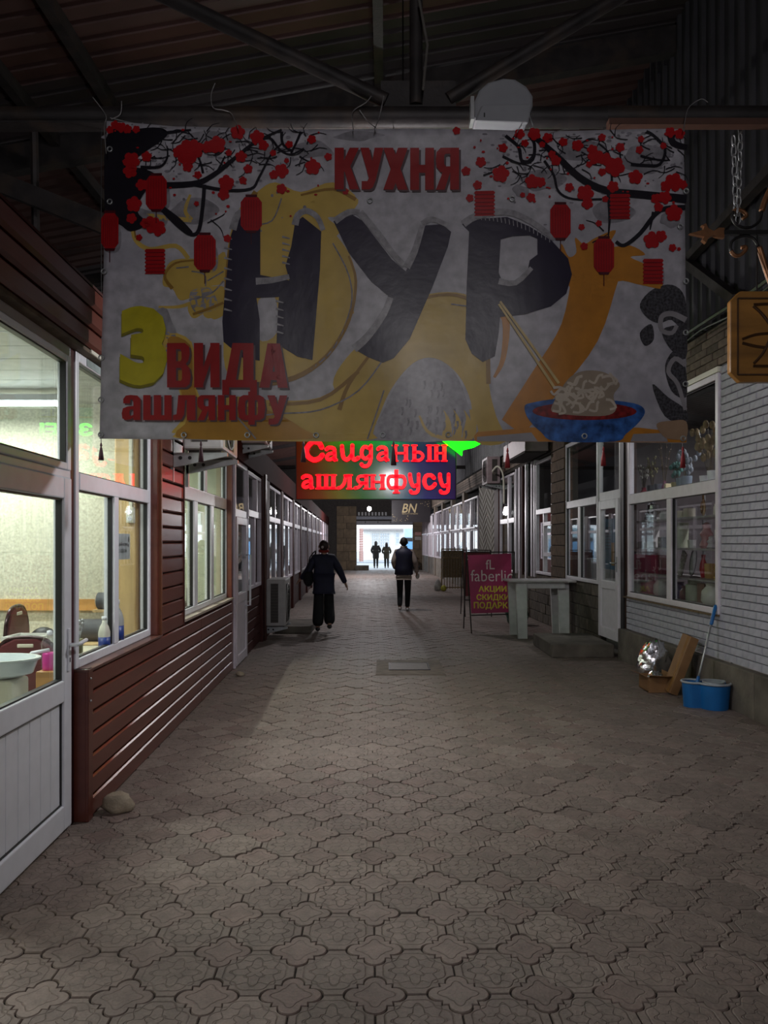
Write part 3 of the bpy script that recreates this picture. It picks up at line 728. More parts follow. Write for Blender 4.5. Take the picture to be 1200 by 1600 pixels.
for a, w, m_ in ((15.8, .1, RPVC), (16.05, .12, WHITE2), (16.4, .06, SEAL), (16.6, .14, RPVC), (17.0, .08, BROWN2), (17.3, .12, WHITE2), (17.7, .08, RPVC)):
    MB(RT).box(-.05, .04, a, a + w, 0 if a in (16.6, 17.3) else .9, 3.35).build('door_post', m_, pp, bevel=.006)
window('window_%d' % (NEXTW + 3), 'greenish window with a pale rail past the lilac door posts', RT, (17.9, 19.85, .9, 3.3),
       [('rail', 17.96, 19.79, 2.1, 2.22), ('mullion', 18.6, 18.75, .96, 3.24)],
       [(17.96, 18.6, .96, 2.1), (18.75, 19.79, .96, 2.1), (17.96, 18.6, 2.22, 3.24), (18.75, 19.79, 2.22, 3.24)], GLASSD, RPVC, seal=False)
MB(RT).box(-.1, .06, 19.85, 20.5, 0, 3.6).build('trim_5', BROWN2, label='brown upright beside the cream zigzag panel', cat='trim', kind='structure')
# cream panel with zigzag slats
zz = thing('wall_right_zigzag', 'cream panel with raised zigzag slats on the right', 'wall', RT(0, 22, 1), kind='structure')
ZM = M('cream_slat', (.34, .31, .25), .7, var=.12)
MB(RT).box(-.1, -.01, 20.5, 23.5, 0.9, 3.3).build('backing', M('cream_back', (.20, .18, .14), .8), zz)
for k in range(4):
    for j in range(12):
        u0 = 20.5 + k * .75; a = .95 + j * .2; s_ = .32 if k % 2 else -.32
        if a + max(0, s_) > 3.3 or a + min(0, s_) < .85: continue
        b = MB(RT); b.add([(0, u0, a), (0, u0, a + .12), (0, u0 + .75, a + s_ + .12), (0, u0 + .75, a + s_), (-.02, u0, a), (-.02, u0, a + .12), (-.02, u0 + .75, a + s_ + .12), (-.02, u0 + .75, a + s_)],
                [(0, 1, 2, 3), (4, 5, 6, 7), (0, 1, 5, 4), (1, 2, 6, 5), (2, 3, 7, 6), (3, 0, 4, 7)])
        b.build('slat', ZM, zz)
# barred windows farther on
u = 23.6; k = NEXTW + 4; o_ = 0
while u < 44:
    e_ = u + 3.0
    t = window('window_%d' % k, '%s barred window beyond the zigzag panel on the right' % ordn[o_], RT, (u, e_, .9, 3.1),
       [('rail', u + .06, e_ - .06, 2.0, 2.12), ('mullion', (u + e_) / 2 - .06, (u + e_) / 2 + .06, .96, 3.0)],
       [(u + .06, (u + e_) / 2 - .06, .96, 2.0), ((u + e_) / 2 + .06, e_ - .06, .96, 2.0), (u + .06, (u + e_) / 2 - .06, 2.12, 3.04), ((u + e_) / 2 + .06, e_ - .06, 2.12, 3.04)], GLASSD, RPVC, seal=False)
    for j in range(9): MB(RT).cyl((.1, u + .15 + j * .33, .9), (.1, u + .15 + j * .33, 3.0), .012, 6).build('bar', WHITE2, t)
    MB(RT).bar((.1, u, 2.1), (.1, e_, 2.1), .03, .05).build('bar_rail', WHITE2, t)
    MB(RT).box(-.1, .04, e_, e_ + .5, 0, 3.4).build('trim_%d' % (6 + o_), M('tan_pier', (.14, .11, .085), .8), label='tan pier after the %s barred window on the right' % ordn[o_], cat='pier', kind='structure')
    u = e_ + .5; k += 1; o_ += 1
# old brick band above the right windows
ob = thing('wall_right_brick', 'old light brick band above the right shop windows', 'wall', RT(0, 10, 3.4), kind='structure')
OBM = M('old_brick', (.15, .115, .09), .9, var=.35, bump=.5, rnd=.35, dirt=(.05, .04, .035), dscale=4)
MB(RT).box(-.22, -.015, 4.6, 45, 3.43, 4.15).build('mortar', MATS['dark_mortar'], ob)
MB(RT).box(-.22, -.015, 7.70, 45, 3.36, 3.43).build('mortar', MATS['dark_mortar'], ob)
for r in range(5):
    u = 6.2 + (.13 if r % 2 else 0)
    while u < 9.6: MB(RT).box(-.1, random.uniform(-.004, .01), u + .006, u + .254, 3.44 + r * .084, 3.515 + r * .084).build('brick', OBM, ob, bevel=.006); u += .26
for r in range(5): MB(RT).box(-.1, .004, 9.7, 45, 3.44 + r * .084, 3.515 + r * .084).build('brick_course', OBM, ob)
MB(RT).box(-.02, .035, 7.70, 10.3, 3.365, 3.42).build('trim_pale', CREAM, ob)
b = MB(); b.tube(smooth_pts([px(1215, 425, 6.1), px(1165, 462, 6.7), px(1110, 497, 7.4), px(1060, 530, 8.2)], 4), .022, 6); b.build('cable', SEAL, label='thick black cable drooping along the dark ribbed wall', cat='cable')
b = MB(); b.tube(smooth_pts([px(1215, 436, 6.0), px(1150, 488, 6.8), px(1095, 516, 7.6), px(1060, 545, 8.2)], 4), .01, 6); b.build('cable', SEAL, label='thin black cable below the thick one on the ribbed wall', cat='cable')
# right shop interior
MB(RT).box(-2.9, -2.8, 6.6, 45, 0, 3.4).build('wall_inside_right', M('mauve_wall', (.20, .17, .18), .8), label='dim mauve back wall inside the right shops', cat='wall', kind='structure')
MB(RT).box(-2.9, -.2, 6.5, 6.6, 0, 3.4).build('wall_inside_near', MATS['mauve_wall'], label='inner side wall of the right goods shop', cat='wall', kind='structure')
MB(RT).box(-2.9, -.1, 6.5, 45, 3.36, 3.42).build('ceiling_right', DARKIN, label='dim ceiling inside the right shops', cat='ceiling', kind='structure')
MB(RT).box(-2.9, -.1, 6.5, 45, -.011, .18).build('floor_right', MATS['shop_lino'], label='raised floor inside the right shops', cat='floor', kind='structure')
MB(RT).box(-2.8, -.25, 11.62, 11.68, .18, 3.36).build('wall_inside_divide', MATS['mauve_wall'], label='partition behind the right glazed door', cat='wall', kind='structure')
# ================================================================== LAMPS
BULB = M('lit_bulb', (.9, .9, .9), .4, emis=(1, .96, .9), estr=18)
def bulb_lamp(label, p, w, drop, r=.05, col=(1, .96, .98)):
    t = thing('hanging_bulb', label, 'lamp', p)
    MB().ell((p[0], p[1], p[2]), (r, r, r * 1.15), 12, 8).build('bulb', BULB, t, smooth=True)
    MB().lathe([(.022, 0), (.024, .05), (.012, .07)], (p[0], p[1], p[2] + r * 1.05), 10).build('socket', SEAL, t, smooth=True)
    MB().tube([(p[0], p[1], p[2] + r + .06), (p[0], p[1], p[2] + drop)], .006, 6).build('flex', SEAL, t)
    l = bpy.data.lights.new('bulb_light', 'POINT'); l.energy = w; l.color = col; l.shadow_soft_size = r * 1.3
    lo = bpy.data.objects.new('bulb_light', l); COL.objects.link(lo); lo.parent = t; lo.location = (0, 0, -r * 1.6)
    return t
bulb_lamp('bare bulb hanging behind the viewer', (.5, -4.0, 4.9), LAMP_FRONT, roof_z(.5) - 4.93, .08)
bulb_lamp('bare bulb hidden behind the big banner', (.135, 5.4, 3.0), LAMP_MID, roof_z(.135) - 3.03, .05)
bulb_lamp('bare bulb high in the middle of the passage behind the glowing sign', (-.3, 17, 4.6), LAMP_FAR, roof_z(-.3) - 4.63, .06)
bulb_lamp('bare bulb high in the far half of the passage behind the glowing sign', (.2, 26.5, 4.9), LAMP_FAR, roof_z(.2) - 4.93, .06)
bulb_lamp('bare glowing bulb near the far end of the passage', px(577, 795, 36), LAMP_FAR * 3, roof_z(px(577, 795, 36).x) - px(577, 795, 36).z - .03, .10)
TUBE = M('lit_tube', (.9, .95, .95), .4, emis=(.86, 1, .95), estr=14)
def tube_lamp(label, a, c, w, col):
    a = Vector(a); c = Vector(c); m = (a + c) / 2; d = (c - a); n = d.normalized()
    t = thing('tube_lamp', label, 'lamp', m)
    MB().bar(a + Vector((0, 0, .045)), c + Vector((0, 0, .045)), .06, .045).build('housing', WHITE, t)
    MB().cyl(a, c, .017, 10).build('tube', TUBE, t, smooth=True)
    for e in (a, c): MB().obox(e, (.03, .03, .05)).build('holder', WHITE, t)
    l = bpy.data.lights.new('tube_light', 'AREA'); l.shape = 'RECTANGLE'; l.size = d.length; l.size_y = .05; l.energy = w; l.color = col
    lo = bpy.data.objects.new('tube_light', l); COL.objects.link(lo); lo.parent = t; lo.location = (0, 0, -.03)
    lo.rotation_euler = (0, 0, math.atan2(d.y, d.x))
    return t
tube_lamp('fluorescent tube under the near left shop ceiling, by the inner wall', (-3.9, 5.55, 2.64), (-2.35, 5.55, 2.64), TUBE_LEFT, (.98, 1, .93))
tube_lamp('fluorescent tube under the near left shop ceiling, by the door', (-3.9, 3.9, 2.66), (-2.35, 3.9, 2.66), TUBE_LEFT, (.98, 1, .93))
tube_lamp('fluorescent tube inside the second left shop', (-3.1, 7.2, 2.68), (-3.1, 8.8, 2.68), TUBE_LEFT2, (.96, 1, .88))
tube_lamp('fluorescent tube inside the right goods shop', RT(-1.2, 8.3, 3.29), RT(-1.2, 9.5, 3.29), TUBE_RIGHT, (1, .94, .97))
tube_lamp('fluorescent tube behind the tall window left of the right door', RT(-1.2, 12.2, 3.29), RT(-1.2, 13.2, 3.29), TUBE_RIGHT * .6, (1, .94, .97))

# white hooded lamp housing on the truss
HY = TY - .13
t = thing('hooded_lamp', 'white plastic hooded lamp housing on the beam above the banner', 'lamp', px(787, 190, HY))
HW = M('white_hood', (.30, .305, .33), .4, var=.05)
o = [(741, 188), (741, 160), (748, 143), (762, 131), (784, 125), (806, 127), (822, 137), (832, 152), (832, 168), (824, 191)]
pts = [px(x, y, HY) for x, y in o]
MB().prism([(p.x, p.z) for p in pts], HY - .02, HY + .12).build('hood', HW, t, bevel=.015)
o = [(752, 164), (832, 162), (826, 191), (742, 188)]
pts = [px(x, y, HY - .05) for x, y in o]
MB().prism([(p.x, p.z) for p in pts], HY - .05, HY - .02).build('front_cover', HW, t, bevel=.01)
p = px(757, 179, HY - .055); MB().box(p.x - .004, p.x + .004, HY - .053, HY - .049, p.z - .012, p.z + .012).build('mark', SEAL, t)
MB().box(px(741, 0, HY).x - .02, px(741, 0, HY).x, HY, HY + .1, zat(186, HY), zat(150, HY)).build('side_clip', GALV, t)
b = MB(); b.tube(smooth_pts([px(826, 175, HY + .02), px(831, 190, HY), px(833, 198, HY), px(827, 200, HY)], 4), .004, 6); b.build('hook', GALV, t)

# ================================================================== BANNER
BY = 4.40
def bwave(x, y):
    k = .3 + .7 * max(0, min(1, (y - 190) / 500))
    return .010 * k * math.sin(x / 95.0 + y / 240.0) + .006 * math.sin(x / 41.0 - y / 130.0) * k + .012 * math.exp(-((y - 205) / 25.0) ** 2) * math.sin(x / 60.0)
def bpt(x, y, layer=0): 
    q_ = px(x, y, BY); q_.y = BY + bwave(x, y) - layer * .0011; return q_
def bmat(name, col, rough=.30, var=.12, scale=10, **k):
    return M(name, col, rough, var=var, scale=scale, bump=.14, bscale=9, spec=.3, **k)
class Decal:
    def __init__(s): s.t = []; s.pid = 0; s.hold = False; s.stuff = set()
    def new(s):
        if not s.hold: s.pid += 1
        return s.pid
    def group(s, on, stuff=False):
        s.hold = False
        if on: s.new(); s.hold = True
        if on and stuff: s.stuff.add(s.pid)
        return s
    def poly(s, pts, layer, holes=()):
        loops = [[Vector((p[0], p[1], 0)) for p in pts]] + [[Vector((p[0], p[1], 0)) for p in h] for h in holes]
        flat = [v for l in loops for v in l]
        k_ = s.new()
        for tri in tessellate_polygon(loops): s.t.append(([(flat[i].x, flat[i].y) for i in tri], layer, k_))
        return s
    def blob(s, pts, layer, k=4, holes=()):
        return s.poly([(v.x, v.y) for v in smooth_pts([(p[0], p[1], 0) for p in pts], k, True)], layer, [[(v.x, v.y) for v in smooth_pts([(p[0], p[1], 0) for p in h], k, True)] for h in holes])
    def disc(s, x, y, rx, ry, layer, n=14): return s.poly([(x + rx * math.cos(2 * PI * i / n), y + ry * math.sin(2 * PI * i / n)) for i in range(n)], layer)
    def stroke(s, pts, w0, w1, layer, k=4):
        P_ = smooth_pts([(p[0], p[1], 0) for p in pts], k); n = len(P_)
        L_, R_ = [], []; k_ = s.new()
        for i, p in enumerate(P_):
            tt = (P_[min(i + 1, n - 1)] - P_[max(i - 1, 0)]).normalized(); nn = Vector((-tt.y, tt.x, 0)); w = (w0 + (w1 - w0) * i / (n - 1)) / 2
            L_.append(p + nn * w); R_.append(p - nn * w)
        for i in range(n - 1):
            a, b_, c, d = L_[i], L_[i + 1], R_[i + 1], R_[i]
            s.t.append(([(a.x, a.y), (b_.x, b_.y), (c.x, c.y)], layer, k_)); s.t.append(([(a.x, a.y), (c.x, c.y), (d.x, d.y)], layer, k_))
        return s
    def text(s, key, box, layer):                     # box x0,x1,y top,y bottom in pixels
        vs, fs = TEXTS[key]; x0, x1, y0, y1 = box; P_ = [(x0 + a * (x1 - x0), y1 + b_ * (y0 - y1)) for a, b_ in vs]
        par = list(range(len(vs)))
        def find(i):
            while par[i] != i: par[i] = par[par[i]]; i = par[i]
            return i
        for f in fs:
            for i in f[1:]: par[find(i)] = find(f[0])
        ids = {}
        for f in fs:
            r_ = find(f[0])
            if r_ not in ids: ids[r_] = s.new()
            for tr_ in (tessellate_polygon([[Vector((*P_[i], 0)) for i in f]]) if len(f) > 3 else [(0, 1, 2)]): s.t.append(([P_[f[i]] for i in tr_], layer, ids[r_]))
        return s
    def build(s, name, mat, parent, label=None, maxe=20):
        by = {}
        for tri, layer, k_ in s.t: by.setdefault(k_, []).append((tri, layer))
        for k_, tris in by.items():
            b = MB()
            for tri, layer in tris:
                st = [tri]
                while st:
                    t_ = st.pop(); ls = [math.dist(t_[i], t_[(i + 1) % 3]) for i in range(3)]; m_ = max(ls)
                    if m_ <= maxe: b.add([tuple(bpt(x, y, layer)) for x, y in t_], [(0, 1, 2)]); continue
                    i = ls.index(m_); a, c, d = t_[i], t_[(i + 1) % 3], t_[(i + 2) % 3]; mid = ((a[0] + c[0]) / 2, (a[1] + c[1]) / 2)
                    st += [(a, mid, d), (mid, c, d)]
            o = b.build(name, mat, parent, fix=False, label=label, kind='stuff' if k_ in s.stuff else None)
            bm = bmesh.new(); bm.from_mesh(o.data); bmesh.ops.remove_doubles(bm, verts=bm.verts, dist=.00005)
            for f in bm.faces:
                f.normal_update()
                if f.normal.y > 0: f.normal_flip()
            bm.to_mesh(o.data); bm.free(); o.data.shade_smooth()
banner = thing('restaurant_banner', 'huge printed vinyl restaurant banner with a golden dragon and red lettering', 'banner', px(615, 690, BY))
TLx, TLy, TRx, TRy, BRx, BRy, BLx, BLy = 166, 188, 1068, 205, 1075, 692, 157, 686
def edge_top(x): return (188 + 12 * min(1, (x - 166) / 110.0)) if x < 300 else 200 + 4 * (x - 300) / 768.0
b = MB(); nu, nv = 92, 50
def bp_(i, j, l): 
    s, t_ = i / nu, j / nv
    xt = TLx + (TRx - TLx) * s; xb_ = BLx + (BRx - BLx) * s; yt = edge_top(xt); yb = BLy + (BRy - BLy) * s
    x = xt + (xb_ - xt) * t_; y = yt + (yb - yt) * t_
    q_ = bpt(x, y, 0); q_.y += l; return tuple(q_)
vs = [bp_(i, j, 0) for j in range(nv + 1) for i in range(nu + 1)] + [bp_(i, j, .002) for j in range(nv + 1) for i in range(nu + 1)]
K = (nu + 1) * (nv + 1); W = nu + 1
fs = [(j * W + i, j * W + i + 1, (j + 1) * W + i + 1, (j + 1) * W + i) for j in range(nv) for i in range(nu)]
fs2 = [tuple(K + q_ for q_ in f[::-1]) for f in fs]
ed = [(i, i + 1, K + i + 1, K + i) for i in range(nu)] + [(nv * W + i, nv * W + i + 1, K + nv * W + i + 1, K + nv * W + i) for i in range(nu)]
ed += [(j * W, (j + 1) * W, K + (j + 1) * W, K + j * W) for j in range(nv)] + [(j * W + nu, (j + 1) * W + nu, K + (j + 1) * W + nu, K + j * W + nu) for j in range(nv)]
b.add(vs, fs + fs2 + ed)
PAPER = M('banner_paper_print', (.46, .44, .485), .30, var=.2, scale=14, bump=.14, bscale=9, spec=.3, dirt=(.33, .315, .36), dscale=2.2)
b.build('vinyl_sheet', PAPER, banner, smooth=True)
GOLD = bmat('gold_print', (.56, .38, .09), scale=4, var=.16); GOLD2 = bmat('dark_gold_print', (.30, .165, .035)); GREYP = bmat('grey_print', (.22, .205, .235), scale=30, var=.35)
NAVY = bmat('navy_print', (.018, .012, .035)); INK = bmat('ink_print', (.012, .010, .016)); TORN = bmat('torn_paper_print', (.30, .285, .31), scale=25, var=.3)
REDP = bmat('red_blossom_print', (.40, .008, .012)); REDT = bmat('red_letter_print', (.30, .012, .014)); YEL = bmat('yellow_numeral_print', (.47, .40, .02)); YEL2 = bmat('olive_numeral_side', (.19, .16, .01))
ORG = bmat('orange_flame_print', (.50, .20, .025)); MOUND = bmat('grey_mound_print', (.36, .34, .38), scale=30, var=.2); SMUDGE = bmat('grey_shadow_print', (.27, .255, .285), scale=14, var=.3)
# --- grey smudges and ink wash
d = Decal()
rb = random.Random(11)
for x, y, a, c in ((200, 210, 50, 12), (330, 225, 60, 20), (230, 345, 30, 22), (300, 330, 40, 30), (410, 240, 40, 14), (490, 235, 40, 16), (560, 212, 40, 8), (850, 280, 40, 22), (905, 235, 50, 18), (1010, 250, 45, 22), (960, 330, 36, 20), (1045, 345, 20, 12), (815, 300, 16, 12), (255, 520, 30, 40), (320, 470, 24, 30)):
    d.blob([(x + a * math.cos(q_) * rb.uniform(.6, 1.1), y + c * math.sin(q_) * rb.uniform(.6, 1.1)) for q_ in [i * 2 * PI / 9 for i in range(9)]], 1)
for x, y, w, h in ((175, 371, 26, 50), (252, 311, 26, 40), (328, 405, 24, 44), (400, 344, 24, 44), (1025, 432, 24, 36)): d.blob([(x - w / 2, y - h / 3), (x, y - h / 2), (x + w / 2, y - h / 3), (x + w / 2, y + h / 3), (x, y + h / 2), (x - w / 2, y + h / 3)], 1, 3)
d.build('shadow_print', SMUDGE, banner)
# --- dragon
d = Decal(); d.group(True)
d.blob([(352, 480), (356, 390), (372, 330), (402, 300), (430, 285), (470, 300), (520, 285), (557, 312), (500, 328), (520, 360), (545, 395), (555, 430), (550, 475), (535, 520), (505, 560), (470, 585), (430, 600), (385, 598), (352, 575)], 1, 4,
       holes=[[(404, 470), (430, 465), (432, 520), (404, 530)]])
d.blob([(505, 378), (532, 360), (512, 340), (540, 338), (560, 312), (520, 300), (480, 318), (450, 330), (455, 360)], 1)
d.blob([(500, 390), (524, 405), (543, 428), (548, 440), (555, 432), (548, 460), (553, 490), (540, 480), (530, 520), (505, 555), (495, 540), (512, 480)], 2)
d.blob([(330, 640), (360, 620), (420, 625), (500, 620), (560, 575), (598, 520), (640, 470), (700, 456), (745, 470), (762, 520), (764, 600), (775, 650), (790, 690), (742, 690), (736, 630), (715, 585), (680, 560), (645, 568), (610, 610), (588, 660), (572, 688), (300, 686), (275, 676), (290, 655)], 1, 4)
d.blob([(545, 640), (520, 600), (540, 560), (575, 530), (590, 545), (560, 600)], 1)
d.blob([(255, 520), (300, 535), (305, 600), (325, 655), (295, 670), (268, 676), (285, 650), (275, 590), (258, 560)], 1)
d.blob([(258, 424), (270, 408), (300, 405), (330, 408), (352, 395), (352, 440), (330, 448), (352, 450), (352, 478), (330, 498), (318, 492), (326, 480), (300, 492), (294, 480), (302, 466), (282, 470), (270, 452), (255, 446)], 1)
d.stroke([(352, 470), (310, 472), (280, 480), (248, 480)], 9, 3, 1)
d.blob([(295, 480), (315, 474), (350, 470), (352, 490), (335, 500), (322, 490), (306, 498), (298, 494)], 1)
d.stroke([(295, 405), (275, 385), (235, 390), (212, 375), (210, 350), (230, 338), (265, 342), (300, 345)], 7, 7, 1)
d.stroke([(300, 345), (290, 330), (298, 305)], 7, 4, 1)
for x in (690, 706, 722): d.blob([(x, 686), (x + 6, 655), (x + 2, 640), (x + 14, 660), (x + 14, 686)], 3, 3)
d.stroke([(655, 650), (675, 680), (735, 684), (738, 640)], 3, 10, 3)
d.build('dragon_print', GOLD, banner)
d = Decal()
d.blob([(262, 530), (298, 540), (303, 600), (325, 655), (360, 640), (400, 636), (440, 650), (470, 668), (485, 686), (300, 686), (275, 676), (292, 655), (280, 600)], 2)
d.build('dragon_tail_print', bmat('orange_gold_print', (.40, .20, .035), scale=4, var=.2), banner)
d = Decal()
for pts, a, c in (([(545, 400), (556, 440), (545, 500), (510, 556), (460, 590), (400, 602)], 3, 9), ([(400, 300), (372, 345), (358, 400), (352, 470)], 8, 4), ([(470, 305), (520, 296), (556, 312)], 3, 6), ([(610, 505), (640, 474), (700, 460), (745, 476), (760, 520), (763, 600)], 3, 7), ([(560, 580), (500, 624), (420, 632)], 6, 5), ([(270, 452), (258, 432), (275, 412), (310, 408)], 6, 2), ([(302, 492), (325, 484), (350, 474)], 4, 4), ([(212, 372), (212, 352), (232, 342)], 2, 3), ([(585, 545), (545, 600), (530, 640)], 4, 7)): d.stroke(pts, a, c, 3)
d.build('dragon_shade_print', GOLD2, banner)
d = Decal()
d.blob([(592, 686), (600, 640), (620, 600), (645, 570), (668, 560), (692, 566), (715, 590), (730, 630), (738, 684)], 2)
d.build('mound_print', MOUND, banner)
d = Decal(); d.group(True, True)
for _ in range(46):
    x = rb.uniform(600, 730); y = rb.uniform(600, 682)
    if abs(x - 667) < (y - 560) * .55 + 5: d.stroke([(x, y - 7), (x + 1, y), (x - 1, y + 6)], 4, 2, 3, 1)
d.group(False)
for sp in ([(520, 380), (545, 430), (548, 480), (520, 545), (480, 580)], [(600, 560), (560, 610), (500, 640), (440, 646), (400, 650)], [(705, 475), (740, 480), (770, 484)], [(360, 640), (385, 668), (400, 686)], [(440, 310), (425, 345), (395, 352)], [(325, 440), (350, 425)], [(296, 470), (330, 460), (350, 440)], [(300, 425), (320, 430), (322, 448)], [(276, 420), (296, 418)], [(600, 610), (590, 640), (574, 686)]):
    d.stroke(sp, 2.2, 2.2, 3)
d.group(True, True)
for x, y in ((236, 540), (222, 205), (320, 215), (380, 220), (300, 240), (440, 250), (340, 255), (260, 260), (1035, 270)):
    for _ in range(10): d.disc(x + rb.uniform(-30, 30), y + rb.uniform(-16, 16), 1.6, 1.2, 3, 5)
d.group(False); d.group(True, True)
for _ in range(260):
    x, y = (rb.uniform(168, 480), 205 + abs(rb.gauss(0, 60))) if rb.random() < .5 else (rb.uniform(740, 1066), 208 + abs(rb.gauss(0, 60)))
    if y < 390: d.disc(x, y, rb.uniform(1, 5.5), rb.uniform(.8, 3), 2, 6)
d.build('outline_print', GREYP, banner)
# --- orange flame and dark clouds
d = Decal()
d.blob([(876, 382), (888, 402), (900, 395), (898, 372), (912, 382), (930, 372), (962, 360), (952, 385), (985, 384), (1008, 398), (985, 402), (1016, 418), (1036, 450), (1000, 445), (965, 440), (940, 470), (905, 470), (884, 440), (872, 420)], 2)
d.stroke([(930, 430), (905, 520), (850, 600), (800, 668)], 74, 40, 2)
d.stroke([(770, 470), (790, 500), (786, 560), (772, 590)], 16, 4, 2)
d.poly([(740, 676), (830, 668), (1000, 668), (1074, 676), (1074, 691), (742, 690)], 2)
d.build('flame_print', ORG, banner)
d = Decal()
for pts in ([(1000, 475), (1020, 452), (1050, 445), (1070, 465), (1072, 520), (1050, 500), (1030, 505), (1010, 495)], [(1000, 520), (1018, 506), (1022, 530), (1008, 540)], [(1035, 515), (1070, 512), (1072, 560), (1048, 545)], [(1040, 570), (1058, 545), (1072, 575), (1073, 620), (1050, 610)], [(1020, 600), (1045, 620), (1073, 640), (1073, 660), (1040, 650)]): d.blob(pts, 2)
d.build('cloud_print', bmat('black_speckle_print', (.05, .047, .055), scale=70, var=.8), banner)
d = Decal()
d.stroke([(1072, 500), (1050, 490), (1034, 495), (1034, 515), (1050, 520), (1058, 508)], 9, 6, 3); d.stroke([(1072, 570), (1055, 560), (1045, 580), (1060, 600), (1072, 640)], 8, 6, 3)
d.poly([(745, 683), (830, 676), (840, 690), (745, 690)], 3); d.poly([(990, 678), (1040, 676), (1045, 690), (985, 690)], 3)
d.build('swirl_print', bmat('pale_swirl_print', (.30, .28, .30)), banner)
# --- the three big brush letters
d = Decal()
d.poly([(373, 337), (407, 342), (407, 430), (452, 438), (446, 415), (455, 385), (461, 348), (473, 339), (502, 362), (500, 420), (488, 562), (465, 557), (432, 537), (434, 487), (436, 464), (401, 466), (406, 500), (406, 564), (380, 560), (350, 535), (348, 503), (354, 437), (361, 370)], 4)
d.poly([(521, 346), (551, 336), (566, 345), (612, 405), (634, 424), (646, 400), (662, 352), (690, 350), (705, 362), (700, 385), (675, 450), (640, 530), (615, 560), (598, 567), (575, 558), (553, 545), (575, 530), (600, 500), (606, 462), (580, 440), (545, 395)], 4)
pr = [(733, 362), (722, 350), (754, 342), (792, 340), (827, 355), (861, 377), (887, 405), (893, 430), (884, 460), (860, 480), (820, 492), (781, 496), (779, 520), (773, 557), (754, 566), (737, 553), (727, 530), (729, 450)]
d.poly(pr, 4, [[(782, 375), (801, 370), (827, 369), (839, 374), (839, 399), (827, 408), (823, 427), (801, 442), (783, 437), (779, 427)]])
d.build('brush_letters', NAVY, banner)
d = Decal()                                             # torn paper rims
def torn(pts, w, layer=5):
    d.stroke(pts, w, w * .7, layer, 3)
torn([(364, 360), (372, 336), (385, 330)], 12); torn([(461, 352), (466, 336), (480, 330), (496, 340), (505, 360)], 11); torn([(523, 346), (545, 332), (562, 332)], 11)
torn([(562, 332), (590, 365), (615, 398), (632, 415)], 12); torn([(635, 418), (648, 392), (660, 352)], 12); torn([(660, 350), (675, 342), (700, 352)], 10)
torn([(553, 545), (575, 525), (600, 490), (610, 465)], 13); torn([(724, 350), (745, 338), (790, 332), (830, 348), (866, 375)], 12); torn([(779, 440), (805, 443), (830, 420)], 10)
torn([(400, 440), (425, 438), (452, 432)], 11)
d.group(True, True)
for x, ys in ((357, range(372, 500, 16)), (447, range(370, 420, 10)), (437, range(470, 530, 12))):
    for y in ys: d.stroke([(x - 6, y), (x + 6, y + 3)], 3.5, 1.5, 5, 1)
for i in range(20):
    a = i / 19; d.stroke([(738 + a * 120, 336 + a * a * 34), (740 + a * 118, 344 + a * a * 36)], 1.2, 1.2, 5, 1)
d.build('torn_paper_print', TORN, banner)
# --- branches
d = Decal()
d.blob([(166, 215), (200, 205), (250, 202), (262, 215), (225, 240), (205, 258), (235, 268), (255, 285), (228, 300), (215, 330), (230, 350), (205, 362), (185, 350), (166, 352)], 5)
for pts, a, c in (([(175, 282), (230, 290), (300, 289), (332, 276), (370, 246), (400, 222), (440, 202)], 12, 3), ([(300, 289), (350, 298), (392, 296), (405, 278), (425, 240), (440, 225)], 6, 2), ([(320, 290), (318, 320), (312, 360), (300, 368), (280, 355), (255, 330)], 6, 6),
    ([(255, 328), (280, 346), (300, 366)], 10, 6), ([(318, 272), (312, 250), (300, 235)], 4, 2), ([(340, 270), (352, 245)], 4, 2), ([(395, 226), (420, 215), (438, 235), (455, 242), (475, 232)], 5, 2), ([(440, 205), (442, 225), (458, 238)], 5, 3), ([(470, 205), (462, 225), (455, 240)], 4, 3),
    ([(468, 245), (480, 252), (500, 258)], 3, 1), ([(325, 350), (345, 340), (352, 335)], 2, 1), ([(330, 345), (345, 358), (350, 372)], 2, 1), ([(220, 262), (250, 262), (262, 248), (262, 230)], 5, 2), ([(170, 232), (230, 215), (300, 206)], 9, 3),
    ([(838, 215), (870, 245), (905, 278), (945, 298), (1000, 305), (1072, 312)], 9, 13), ([(1070, 325), (1030, 330), (1000, 365), (975, 384), (962, 378)], 8, 5), ([(1020, 332), (1015, 360)], 5, 2), ([(1045, 205), (1050, 225), (1072, 232)], 12, 8),
    ([(790, 212), (810, 230), (815, 252), (832, 250), (835, 225), (828, 212)], 5, 5), ([(785, 245), (810, 256), (830, 255)], 4, 2), ([(850, 252), (865, 275), (872, 300), (895, 312), (940, 312)], 4, 3), ([(755, 275), (775, 268), (800, 262)], 3, 1), ([(950, 300), (952, 340), (950, 370)], 6, 2),
    ([(955, 298), (955, 265), (950, 240), (935, 225)], 4, 2), ([(985, 258), (1010, 260), (1030, 258), (1038, 235), (1020, 215), (1008, 208)], 5, 4), ([(1000, 245), (1020, 250), (1040, 252)], 4, 2), ([(975, 225), (968, 240), (972, 262)], 3, 2), ([(943, 362), (930, 350), (915, 345)], 2, 1), ([(925, 380), (940, 372), (950, 366)], 2, 1)):
    d.stroke(pts, a, c, 5.5)
d.group(True, True)
for _ in range(190):
    if rb.random() < .5: x, y = rb.uniform(180, 500), rb.uniform(205, 262)
    else: x, y = rb.uniform(780, 1060), rb.uniform(210, 275)
    a = rb.uniform(0, 2 * PI); p2 = (x + 16 * math.cos(a), y + 12 * math.sin(a)); d.stroke([(x, y), p2, (p2[0] + 12 * math.cos(a + .7), p2[1] + 10 * math.sin(a + .7))], 1.8, .8, 5.5, 2)
d.build('branch_print', INK, banner)
